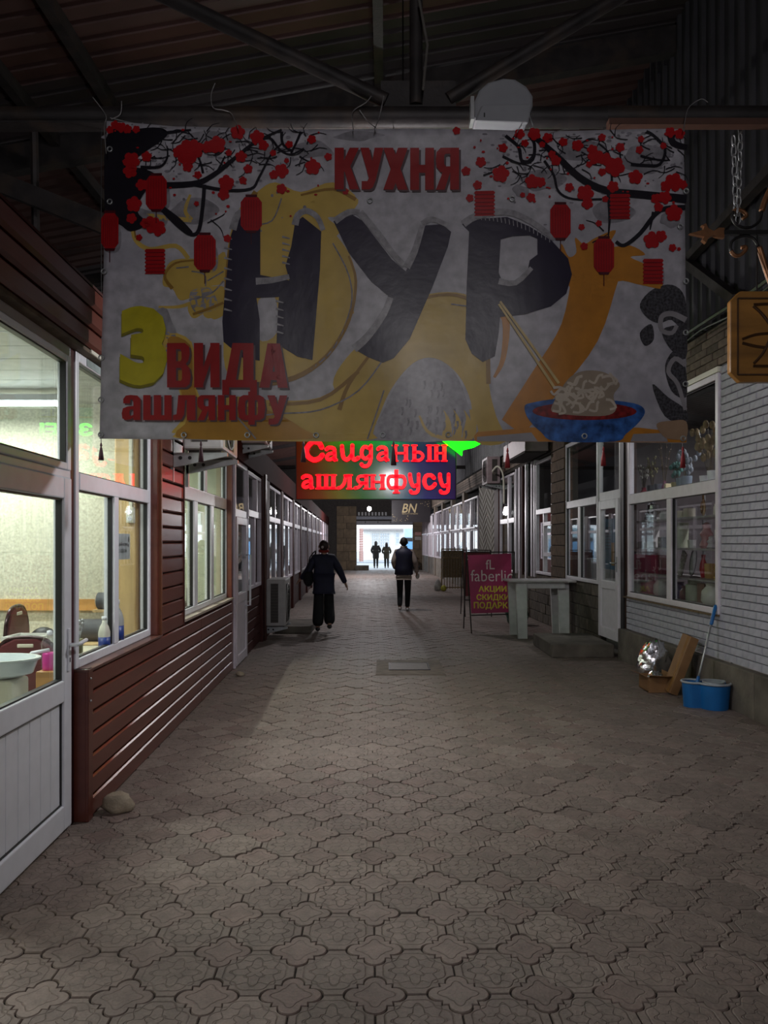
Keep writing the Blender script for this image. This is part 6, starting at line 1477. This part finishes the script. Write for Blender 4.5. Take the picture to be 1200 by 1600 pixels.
ware('candle_box', 'small cream box on the top shelf', 'box', 1044.5, 4, 'box', .06, .15, (.5, .42, .26))
ware('flower_pot', 'olive yellow pot on the top shelf', 'pot', 1056, 4, 'pot', .12, .15, (.24, .2, .08))
ware('flower_pot', 'blue grey pot on the top shelf, left of its twin', 'pot', 1064.5, 4, 'pot', .13, .19, (.13, .17, .2))
ware('flower_pot', 'blue grey pot on the top shelf, right of its twin', 'pot', 1073, 4, 'pot', .13, .2, (.13, .16, .2))
ware('flower_pot', 'short white pot toward the right of the top shelf', 'pot', 1102, 4, 'pot', .13, .16, (.5, .5, .52))
ware('flower_pot', 'taller white pot at the right end of the top shelf', 'pot', 1115, 4, 'pot', .14, .2, (.55, .55, .56))
def sprig(label, x, h, n, spread, col, seed, leaf=.02, cat='plant'):
    rk = random.Random(seed); Y = RG(x); base = Vector(RT(-.34, Y, LV[4] + .1)); t = thing('dried_plant', label, cat, base)
    b = MB(); l_ = MB()
    for i in range(n):
        a = rk.uniform(0, 2 * PI); s_ = rk.uniform(.3, 1) * spread; e_ = base + Vector((math.cos(a) * s_ * .5, math.sin(a) * s_, h * rk.uniform(.6, 1))); m2 = base + (e_ - base) * .5 + Vector((0, 0, h * .08)); b.tube([base, m2, e_], .004, 4)
        for k in range(3): f = .6 + .2 * k; q2 = base + (e_ - base) * f; l_.ell(q2 + Vector((rk.uniform(-1, 1), rk.uniform(-1, 1), rk.uniform(-1, 1))) * leaf, (leaf * .7, leaf * .7, leaf), 6, 5)
    b.build('stems', gm((.10, .075, .05)), t); l_.build('flower_heads', gm(col, .8), t, smooth=True, kind='stuff')
sprig('airy pale dried flowers in the red vase', 1006, .42, 10, .18, (.40, .38, .34), 1); sprig('tan dried grasses in the black pot', 1019, .5, 9, .12, (.22, .2, .11), 2)
sprig('bare forked twigs in the slim purple vase', 1038, .72, 6, .3, (.2, .14, .12), 3, .012); sprig('teal artificial flowers above the yellow pot', 1057, .38, 7, .12, (.10, .22, .2), 4, .035)
sprig('grey blue artificial flowers in the blue grey pots', 1071, .46, 8, .2, (.2, .22, .26), 5, .04); sprig('tan dried palm leaves in the white pots', 1109, .62, 12, .3, (.26, .18, .09), 6, .05)
ware('pan_stack', 'stack of steel pots on the second shelf, left half', 'pots', 1021, 3, 'stack', .24, .27, (.45, .47, .48), rough=.2, metal=.8)
ware('glass_jar', 'small pale jar beside the steel pots', 'jar', 1037, 3, 'jar', .1, .12, (.4, .4, .38))
ware('gift_box', 'left of two cream boxes on the second shelf', 'box', 1066, 3, 'box', .13, .1, (.5, .46, .34)); ware('gift_box', 'taller right one of two cream boxes on the second shelf', 'box', 1077, 3, 'box', .13, .12, (.52, .49, .38))
ware('candle_jar', 'white jar at the right end of the second shelf', 'jar', 1121, 3, 'jar', .09, .14, (.55, .52, .44))
t = thing('wooden_spoon', 'large wooden ladle spoon propped upright on the second shelf', 'spoon', RT(-.22, RG(1099, .22), LV[3])); Y = RG(1099, .22)
b = MB(); b.ell(RT(-.22, Y, LV[3] + .1), (.02, .05, .1), 12, 8); b.build('bowl', gm((.45, .27, .12)), t, smooth=True); b = MB(); b.tube([RT(-.22, Y, LV[3] + .18), RT(-.2, Y - .03, LV[3] + .36)], .012, 8); b.build('handle', gm((.45, .27, .12)), t, smooth=True)
b = MB(); b.ell(RT(-.20, Y, LV[3] + .1), (.012, .034, .07), 10, 6); b.build('hollow', gm((.22, .11, .05)), t, smooth=True)
for i, (x, l_) in enumerate(((1001, 'leftmost of three'), (1009, 'middle of three'), (1017, 'rightmost of three'))): ware('soap_box', '%s small white boxes on the third shelf' % l_, 'box', x, 2, 'box', .09, .08, (.4, .38, .36), off=.25)
ware('photo_frame', 'large pale framed picture at the back of the third shelf', 'frame', 1019, 2, 'box', .28, .3, (.42, .40, .40), off=.46)
t = ware('clock_box', 'black square clock beside the left mullion', 'clock', 1037, 2, 'box', .15, .14, (.06, .06, .07), off=.25); Y = RG(1037, .25)
b = MB(RT); b.tube([(-.199, Y, LV[2] + .07), (-.196, Y, LV[2] + .07)], .045, 14); b.build('dial', gm((.2, .2, .22)), t); b = MB(RT); b.tube([(-.195, Y, LV[2] + .07), (-.192, Y, LV[2] + .07)], .014, 10); b.build('hub', gm((.6, .6, .6)), t)
ware('mug', 'white mug on the third shelf, right half', 'mug', 1081, 2, 'cup', .1, .1, (.6, .58, .55)); ware('bust', 'pink and red porcelain figurine on the third shelf', 'figurine', 1104, 2, 'figure', .2, .3, (.35, .16, .16)); ware('bust', 'glittery white figurine next to the pink one', 'figurine', 1112, 2, 'figure', .14, .14, (.42, .38, .40), off=.22); ware('candle', 'tall white candle at the right end of the third shelf', 'candle', 1121, 2, 'jar', .06, .27, (.5, .49, .45))
ware('curtain_roll', 'pale green cloth roll standing on the third shelf', 'cloth', 1066, 2, 'cup', .16, .32, (.32, .34, .26), off=.44)
for i, (x, l_, h) in enumerate(((1001, 'leftmost', .2), (1018, 'second', .27), (1035, 'third', .25))):
    ware('gift_bag', '%s dark red gift bag from the left on the fourth shelf' % l_, 'bag', x, 1, 'box', .22, h, (.11, .012, .022), off=.3)
for i, (x, l_) in enumerate(((1023, 'left'), (1030, 'right'))):
    b = MB(); Y = RG(x, .23); b.tube(smooth_pts([RT(-.23, Y - .03, 1.4), RT(-.23, Y - .035, 1.3), RT(-.23, Y, 1.26), RT(-.23, Y + .035, 1.3)], 4), .006, 5); b.build('bag_handle_ribbon', gm((.45, .3, .3)), label='%s pale ribbon loop on the dark red gift bags' % l_, cat='ribbon')
Y = RG(1066, .28); R_ = Matrix.Rotation(.55, 3, 'X'); b = MB(); b.obox(RT(-.28, Y, 1.36), (.02, .12, .34), R_); b.build('patterned_box', M('speckled_card', (.32, .28, .27), .6, var=.6, scale=60), label='speckled pale card box leaning on the fourth shelf', cat='box')
t = thing('table_mirror', 'oval table mirror with a dark rim on the fourth shelf', 'mirror', RT(-.24, RG(1083, .24), LV[1])); Y = RG(1083, .24)
b = MB(); c_ = Vector(RT(-.24, Y, LV[1] + .18)); ring = [(c_.x + .02 * math.sin(a), c_.y + .085 * math.cos(a), c_.z + .155 * math.sin(a)) for a in [2 * PI * i / 24 for i in range(24)]]; b.tube(ring, .008, 6, closed=True); b.build('rim', gm((.05, .04, .04)), t, smooth=True)
b = MB(); b.add([tuple(c_)] + ring, [(0, i + 1, (i + 1) % 24 + 1) for i in range(24)]); b.build('mirror_glass', M('pale_mirror', (.55, .57, .53), .08, metal=.6), t, fix=False); MB().lathe([(.06, 0), (.06, .01), (.01, .02)], RT(-.26, Y, LV[1]), 14).build('stand', gm((.05, .04, .04)), t)
ware('red_bottle', 'glossy red bottle right of the oval mirror', 'bottle', 1099, 1, 'vase', .09, .27, (.3, .015, .02)); ware('wooden_mug', 'wooden banded mug with a handle on the fourth shelf', 'mug', 1109, 1, 'cup', .12, .17, (.34, .2, .07)); ware('gold_figurine', 'shiny gold figurine at the right end of the fourth shelf', 'figurine', 1120, 1, 'figure', .09, .24, (.5, .34, .06), rough=.2, metal=.8)
for x, l_, c_, w, h, sh_ in ((1003, 'mottled green planter at the left of the bottom shelf', (.2, .2, .16), .2, .2, 'vase'), (1018, 'mottled pink planter on the bottom shelf', (.3, .18, .18), .18, .22, 'vase'), (1034, 'white bag with a heart print on the bottom shelf', (.42, .40, .38), .22, .22, 'bag'), (1060, 'purple checked bundle on the bottom shelf', (.10, .08, .13), .2, .2, 'bag'), (1072, 'pink wrapped bundle on the bottom shelf', (.25, .13, .15), .16, .16, 'bag'), (1085, 'pale green flowered tin on the bottom shelf', (.34, .36, .28), .2, .25, 'jar'), (1101, 'brown framed picture on the bottom shelf', (.2, .12, .09), .18, .22, 'box'), (1116, 'plump white cushion at the right end of the bottom shelf', (.48, .46, .42), .28, .24, 'bag')):
    ware('home_ware', l_, 'goods', x, 0, sh_, w, h, c_, off=.3)
# poster in the right door, things behind the tall window
Y0, Y1 = RY(944, -.06), RY(961, -.06); q_ = thing('blue_poster', 'blue sign board with an orange stripe behind the right door glass', 'poster', RT(-.06, (Y0 + Y1) / 2, 1.3))
MB(RT).box(-.07, -.06, min(Y0, Y1), max(Y0, Y1), 1.22, 1.98).build('poster_sheet', M('blue_poster', (.04, .18, .32), .5, var=.1), q_); MB(RT).box(-.06, -.057, min(Y0, Y1) + .02, min(Y0, Y1) + .16, 1.28, 1.62).build('orange_figure', M('orange_fig', (.42, .22, .05), .5), q_)
for i in range(8): MB(RT).box(-.06, -.057, min(Y0, Y1) + .2, max(Y0, Y1) - .05, 1.84 - i * .045, 1.852 - i * .045).build('text_line', M('dark_blue_line', (.02, .07, .15), .5), q_)
t = thing('clothes_rack', 'white wire rack with hangers behind the tall right window', 'rack', RT(-.5, 12.1, .2))
for z_ in (1.9, 1.25): b = MB(RT); b.tube([(-.5, 11.75, z_), (-.5, 12.55, z_)], .014, 6); b.build('rail', WHITE2, t)
for u_ in (11.75, 12.55): b = MB(RT); b.tube([(-.5, u_, .18), (-.5, u_, 2.1)], .014, 6); b.build('upright', WHITE2, t)
for u_ in (11.95, 12.1, 12.25): b = MB(RT); b.tube([(-.5, u_, 1.9), (-.42, u_ - .15, 1.6), (-.58, u_ + .05, 1.6), (-.5, u_, 1.9)], .012, 6); b.build('hanger', WHITE2, t)
b = MB(RT); b.box(-1.05, -.65, 11.8, 12.6, .18, 1.15); b.build('wooden_chest', gm((.24, .14, .07)), label='brown chest below the wire rack in the right shop', cat='chest', bevel=.01)
b = MB(RT); b.box(-.8, -.3, 12.75, 13.3, .18, 1.35); b.build('steel_cabinet', gm((.30, .32, .32)), label='pale steel cabinet behind the tall right window', cat='cabinet', bevel=.01)
# ================================================================== PEOPLE
SKIN = M('skin', (.36, .20, .14), .55, var=.06)
def skinned(name, J, E, mat, parent, root, sub=2):
    """J: joint -> (x, y, z, rx, ry); E: edges; a continuous surface grown over them"""
    keys = list(J); idx = {k: i for i, k in enumerate(keys)}
    me = bpy.data.meshes.new(name); me.from_pydata([J[k][:3] for k in keys], [(idx[a], idx[b_]) for a, b_ in E], [])
    bm = bmesh.new(); bm.from_mesh(me); ly = bm.verts.layers.skin.verify(); bm.verts.ensure_lookup_table()
    for k in keys:
        v = bm.verts[idx[k]]; v[ly].radius = (J[k][3], J[k][4]); v[ly].use_root = (k == root)
    bm.to_mesh(me); bm.free(); me.materials.append(mat)
    o = bpy.data.objects.new(name, me); COL.objects.link(o); o.parent = parent; WL[o.name] = Vector()
    s = o.modifiers.new('skin', 'SKIN'); s.use_smooth_shade = True
    if sub: d = o.modifiers.new('sub', 'SUBSURF'); d.levels = sub; d.render_levels = sub
    return o
def person(label, loc, rz, H, legs, arms, coat, trousers, shoes, hair, coat_len=.80, wide=0, fingers=True, sit=False, hairlong=False, cuff=.065, bag=False, vest=None, cap=None, lean=0.0, bulk=1.0):
    """figure facing +y; legs = two of (knee, ankle), arms = two of (elbow, wrist), offsets given directly, metres for a 1.7 m figure"""
    t = thing('person', label, 'person', (0, 0, 0)); s = H / 1.7
    hipz = .90 if not sit else .30
    S = lambda x, y, z: (x * s, y * s, z * s)
    ln = lambda z: lean * (z - hipz)
    J = {'pelvis': (*S(0, 0, hipz), .13 * s, .10 * s), 'waist': (*S(0, ln(hipz + .17), hipz + .17), .115 * s, .09 * s), 'chest': (*S(0, ln(hipz + .36), hipz + .36), .14 * s, .10 * s), 'collar': (*S(0, ln(hipz + .50), hipz + .50), .075 * s, .06 * s),
         'neck': (*S(0, ln(hipz + .56) + .005, hipz + .56), .052 * s, .052 * s), 'jaw': (*S(0, ln(hipz + .63) + .02, hipz + .63), .058 * s, .062 * s), 'skull': (*S(0, ln(hipz + .70) + .012, hipz + .70), .074 * s, .086 * s), 'crown': (*S(0, ln(hipz + .76) + .005, hipz + .76), .052 * s, .06 * s)}
    E = [('pelvis', 'waist'), ('waist', 'chest'), ('chest', 'collar'), ('collar', 'neck'), ('neck', 'jaw'), ('jaw', 'skull'), ('skull', 'crown')]
    J['nose'] = (*S(0, ln(hipz + .67) + .112, hipz + .665), .012 * s, .012 * s); E.append(('skull', 'nose'))
    JC = {k: J[k] for k in ('pelvis', 'waist', 'chest', 'collar')}; EC = [('pelvis', 'waist'), ('waist', 'chest'), ('chest', 'collar')]
    JT = {'pelvis': (*S(0, 0, hipz + .02), .135 * s, .11 * s)}; ET = []
    for i, sx in enumerate((-1, 1)):
        kn, an = legs[i]; n = 'lr'[i]
        J['hip' + n] = (*S(sx * .09, 0, hipz - .06), .085 * s, .085 * s); J['knee' + n] = (*S(*kn), .058 * s, .06 * s); J['ank' + n] = (*S(*an), .038 * s, .042 * s)
        fd = Vector((0, 1, 0)); J['toe' + n] = (*S(an[0], an[1] + .14, max(.03, an[2] - .05)), .034 * s, .026 * s)
        E += [('pelvis', 'hip' + n), ('hip' + n, 'knee' + n), ('knee' + n, 'ank' + n), ('ank' + n, 'toe' + n)]
        JT['hip' + n] = (*S(sx * .09, 0, hipz - .08), .10 * s, .10 * s); JT['knee' + n] = (*S(*kn), (.075 + wide * .5) * s, (.075 + wide * .5) * s); JT['ank' + n] = (*S(an[0], an[1], an[2] + .0), (.058 + wide) * s, (.058 + wide) * s)
        ET += [('pelvis', 'hip' + n), ('hip' + n, 'knee' + n), ('knee' + n, 'ank' + n)]
        el, wr_ = arms[i]; sh = (sx * .175, ln(hipz + .47), hipz + .465)
        J['sh' + n] = (*S(*sh), .062 * s, .062 * s); J['el' + n] = (*S(*el), .042 * s, .042 * s); J['wr' + n] = (*S(*wr_), .027 * s, .027 * s)
        d = (Vector(wr_) - Vector(el)).normalized(); pm = Vector(wr_) + d * .06; J['palm' + n] = (*S(*pm), .034 * s, .018 * s)
        E += [('chest', 'sh' + n), ('sh' + n, 'el' + n), ('el' + n, 'wr' + n), ('wr' + n, 'palm' + n)]
        if fingers:
            side = Vector((0, 1, 0)) - d * d.y; side.normalize()
            for f in range(4):
                b0 = pm + d * .03 + side * (.027 - f * .018); c0 = b0 + d * (.035 - abs(f - 1) * .004) + Vector((-sx * .008, 0, 0)); e0 = c0 + d * .022 + Vector((-sx * .02, 0, 0))
                for q, pt in (('a', b0), ('b', c0), ('c', e0)): J['f%s%d%s' % (n, f, q)] = (*S(*pt), .0085 * s, .0085 * s)
                E += [('palm' + n, 'f%s%da' % (n, f)), ('f%s%da' % (n, f), 'f%s%db' % (n, f)), ('f%s%db' % (n, f), 'f%s%dc' % (n, f))]
            tb = pm + side * .034 - d * .02; te = tb + side * .02 + d * .03
            J['th' + n] = (*S(*tb), .011 * s, .011 * s); J['tt' + n] = (*S(*te), .009 * s, .009 * s); E += [('palm' + n, 'th' + n), ('th' + n, 'tt' + n)]
        JC['sh' + n] = (*S(*sh), .085 * s * bulk, .085 * s * bulk); JC['el' + n] = (*S(*el), .064 * s * bulk, .064 * s * bulk); JC['wr' + n] = (*S(*wr_), .05 * s, .05 * s)
        EC += [('chest', 'sh' + n), ('sh' + n, 'el' + n), ('el' + n, 'wr' + n)]
    for k, (a, c_) in {'pelvis': (.185, .15), 'waist': (.17, .135), 'chest': (.18, .135), 'collar': (.095, .085)}.items(): JC[k] = JC[k][:3] + (a * s * bulk, c_ * s * bulk)
    if coat_len < .85:
        JC['hem'] = (*S(0, 0, coat_len), .195 * s * bulk, .155 * s * bulk); EC.append(('pelvis', 'hem'))
    skinned('body', J, E, SKIN, t, 'pelvis', 2 if fingers else 1)
    jk = skinned('jacket', JC, EC, coat, t, 'pelvis')
    skinned('trousers', JT, ET, trousers, t, 'pelvis')
    if vest:
        rings = [(.84, .195, .15), (.86, .215, .17), (1.0, .205, .16), (1.15, .215, .17), (1.30, .23, .175), (1.37, .225, .165), (1.42, .17, .13), (1.455, .10, .09), (1.47, .085, .08)]
        b = MB(); n_ = 24
        b.add([(rx * s * math.cos(2 * PI * i / n_), ry * s * math.sin(2 * PI * i / n_), z_ * s) for z_, rx, ry in rings for i in range(n_)], [(k * n_ + i, k * n_ + (i + 1) % n_, (k + 1) * n_ + (i + 1) % n_, (k + 1) * n_ + i) for k in range(len(rings) - 1) for i in range(n_)])
        o = b.build('vest', vest, None, smooth=True, origin=(0, 0, 0)); o.parent = t
        b = MB(); b.lathe([(.085 * s, 0), (.08 * s, .06 * s), (.07 * s, .06 * s), (.07 * s, 0)], (0, 0, 1.45 * s), 16); o = b.build('collar', coat, None, smooth=True, origin=(0, 0, 0)); o.parent = t
    for i in range(2):
        an = legs[i][1]; b = MB(); z0 = max(0, an[2] - .075) * s
        b.ell(((an[0]) * s, (an[1] + .06) * s, z0 + .045 * s), (.046 * s, .135 * s, .045 * s), 12, 8)
        o = b.build('shoe', shoes, None, smooth=True, origin=(0, 0, 0)); o.parent = t
    hz = hipz + .705; b = MB(); hy = ln(hz) - .012
    b.ell((0, hy * s, hz * s), (.088 * s, .10 * s, .108 * s), 16, 12)
    if hairlong: b.ell((0, (hy - .05) * s, (hz - .13) * s), (.10 * s, .07 * s, .19 * s), 14, 10)
    b.v = [v if not (v.y > (hy + .05) * s and v.z < (hz + .04) * s) else Vector((v.x, (hy + .05) * s, v.z)) for v in b.v]
    o = b.build('hair', hair, None, smooth=True, origin=(0, 0, 0)); o.parent = t
    for sx in (-1, 1):
        b = MB(); b.ell((sx * .09 * s, (hy + .015) * s, (hz - .02) * s), (.012 * s, .02 * s, .032 * s), 8, 6); o = b.build('ear', SKIN, None, smooth=True, origin=(0, 0, 0)); o.parent = t
    for sx in (-1, 1):
        b = MB(); b.ell((sx * .03 * s, (hy + .098) * s, (hz - .015) * s), (.012 * s, .008 * s, .008 * s), 8, 6); o = b.build('eye', SEAL, None, smooth=True, origin=(0, 0, 0)); o.parent = t
    b = MB(); b.ell((0, (hy + .10) * s, (hz - .075) * s), (.022 * s, .008 * s, .007 * s), 8, 6); o = b.build('mouth', MAROON, None, smooth=True, origin=(0, 0, 0)); o.parent = t
    t.location = loc; t.rotation_euler.z = rz
    return t
NAVYC = M('navy_jacket', (.010, .010, .032), .75, var=.25); BLK = M('black_cloth', (.006, .006, .008), .85); BRH = M('dark_hair', (.012, .008, .007), .6); AUB = M('auburn_hair', (.030, .010, .010), .6)
BEIGE = M('beige_sweater', (.30, .24, .21), .85); WSHOE = M('white_shoe', (.45, .43, .42), .6); VESTM = M('navy_vest', (.010, .010, .035), .6, var=.2)
Yw_ = gy(987)
wom = person('person in a navy jacket and wide black trousers walking on the left', ((506 - 600) * Yw_ / F, Yw_, 0), .12, 1.66,
   [((-.10, -.02, .48), (-.115, -.08, .09)), ((.10, .10, .48), (.10, -.16, .14))],
   [((-.30, -.04, 1.12), (-.43, .06, .98)), ((.30, -.05, 1.12), (.40, -.02, .90))], NAVYC, BLK, M('dark_shoe', (.03, .028, .03), .5), AUB, coat_len=.74, wide=.062, bulk=1.12)
b = MB(); b.ell((.0, .02, 1.47), (.10, .09, .045), 14, 8); o = b.build('scarf', M('red_scarf', (.25, .015, .012), .8), None, smooth=True, origin=(0, 0, 0)); o.parent = wom
b = MB(); b.tube([(.014 * math.cos(a) - .03, -.10, 1.54 + .014 * math.sin(a)) for a in [2 * PI * i / 12 for i in range(12)]], .012, 6, closed=True); o = b.build('hair_tie', M('pale_tie', (.5, .42, .40), .8), None, smooth=True, origin=(0, 0, 0)); o.parent = wom
t = thing('shoulder_bag', 'black shoulder bag on the person in the navy jacket', 'bag', ((506 - 600) * Yw_ / F - .26, Yw_ - .02, .85))
a = WL[t.name]; b = MB(); b.ell(a + Vector((-.02, 0, .14)), (.10, .14, .17), 14, 10); b.build('bag_body', BLK, t, smooth=True); b = MB(); b.tube(smooth_pts([a + Vector((-.02, -.1, .24)), a + Vector((.02, -.12, .5)), a + Vector((.12, -.02, .62)), a + Vector((.05, .12, .45)), a + Vector((0, .1, .25))], 4), .012, 6); b.build('strap', BLK, t)
Ym = gy(955)
person('person in a navy vest over a beige sweater walking away in mid passage', ((631 - 600) * Ym / F, Ym, 0), -.05, 1.74,
   [((-.09, .04, .48), (-.09, -.08, .10)), ((.09, .06, .48), (.08, .02, .08))],
   [((-.24, -.08, 1.13), (-.20, .10, .98)), ((.27, -.06, 1.13), (.30, .08, .88))], BEIGE, BLK, WSHOE, BRH, coat_len=.80, vest=VESTM, bulk=1.0)
q_ = Vector(((631 - 600) * Ym / F + .33, Ym + .12, .83)); b = MB(); b.ell(q_, (.05, .06, .07), 10, 8); b.build('carried_packet', M('white_packet', (.55, .50, .48), .6), label='small white packet in the right hand of the person in the vest', cat='packet', smooth=True)
Yc_ = 47.6
person('darker dressed left one of the two people silhouetted in the bright exit', ((587.3 - 600) * Yc_ / F, Yc_, 0), 0, 1.72, [((-.09, .05, .48), (-.09, 0, .09)), ((.09, .03, .48), (.09, -.03, .09))],
   [((-.28, 0, 1.12), (-.22, .1, .95)), ((.28, 0, 1.12), (.24, .1, .98))], M('dark_coat', (.012, .010, .010), .8), BLK, BLK, BRH, coat_len=.58, fingers=False, hairlong=True, bulk=1.15)
person('olive coated right one of the two people silhouetted in the bright exit', ((604 - 600) * Yc_ / F, Yc_, 0), 0, 1.63, [((-.09, .05, .48), (-.09, 0, .09)), ((.09, .03, .48), (.10, -.05, .10))],
   [((-.28, 0, 1.12), (-.22, .1, .98)), ((.28, 0, 1.12), (.24, .1, .98))], M('olive_coat', (.045, .035, .018), .8), BLK, BLK, BRH, coat_len=.62, fingers=False, hairlong=True, bulk=1.1)
person('crouching person in a pale top by the right pier of the exit', (1.90, 43.6, 0), 1.2, 1.66, [((-.14, .32, .52), (-.12, .20, .08)), ((.14, .32, .52), (.12, .20, .08))],
   [((-.22, .30, .62), (-.1, .46, .52)), ((.22, .30, .62), (.1, .46, .52))], M('pale_top', (.34, .28, .24), .8), BLK, M('dark_shoe2', (.03, .03, .03), .6), M('pale_hood', (.32, .26, .22), .8), coat_len=.9, fingers=False, sit=True, lean=.5)

# ================================================================== OUTSIDE THE FAR END
MB().box(-40, 40, 45.2, 140, -.12, -.01).build('ground_outside', M('pale_asphalt', (.30, .31, .33), .9, var=.1), label='pale asphalt outside beyond the way out', cat='ground', kind='structure')
t = thing('white_building', 'low white building with gridded windows outside the far end', 'building', (0, 72, 0)); YB = 70.0
xl, xr = px(568, 0, YB).x, px(700, 0, YB).x; ztp = zat(829, YB); WB = M('white_render', (.70, .69, .66), .8, var=.06)
MB().box(xl, xr, YB, YB + 6, 0, ztp).build('wall', WB, t); MB().box(xl - .3, xr + .3, YB - .4, YB + 6.2, ztp, ztp + .18).build('roof_slab', M('grey_eave', (.30, .27, .26), .8), t)
for x0, x1, y0, y1, nx, ny in ((581, 592, 833, 856, 4, 5), (594, 608, 833, 856, 4, 5), (618, 624, 832, 850, 1, 2)):
    a, c = px(x0, y1, YB), px(x1, y0, YB); w = MB().box(a.x, c.x, YB - .04, YB, a.z, c.z).build('window', M('pale_glass', (.45, .50, .54), .3), t)
    b = MB()
    for i in range(nx + 1): x = a.x + (c.x - a.x) * i / nx; b.box(x - .03, x + .03, YB - .08, YB - .04, a.z, c.z)
    for i in range(ny + 1): z_ = a.z + (c.z - a.z) * i / ny; b.box(a.x, c.x, YB - .08, YB - .04, z_ - .03, z_ + .03)
    b.build('glazing_bars', WB, w)
t = thing('brick_gatepost', 'pinkish brick gatepost outside at the left of the far end', 'gatepost', (px(564, 0, 62).x, 62, 0))
for i in range(14): MB().box(px(561, 0, 62).x, px(567.5, 0, 62).x, 62, 62.5, i * .2 + .005, i * .2 + .195).build('brick_course', M('pink_brick', (.42, .25, .22), .9, var=.3), t)
t = thing('blue_van', 'blue and white van parked outside at the right of the far end', 'van', (px(655, 0, 58).x, 58, 0)); VX0, VX1 = px(627, 0, 58).x, px(690, 0, 58).x
MB().box(VX0, VX1, 57, 58.9, .35, 1.95).build('van_body', M('light_blue_paint', (.16, .36, .62), .3), t, bevel=.08); MB().box(VX0 + .2, VX1, 57.05, 58.85, 1.95, 2.75).build('van_roof', M('pale_blue_roof', (.45, .60, .68), .4), t, bevel=.08)
MB().box(VX0 + .25, VX1 - .1, 56.985, 57.0, 1.72, 1.98).build('window_band', SEAL, t)
for x in (VX0 + .6, VX1 - .6): b = MB(); b.tube([(x, 56.98, .33), (x, 57.2, .33)], .33, 16); b.build('wheel', SEAL, t, smooth=True, auto=.6)
b = MB(); b.box(-30, 30, 60, 60.3, -.01, .12); b.build('kerb', M('pale_kerb', (.4, .42, .45), .9), label='pale kerb across the road outside', cat='kerb')
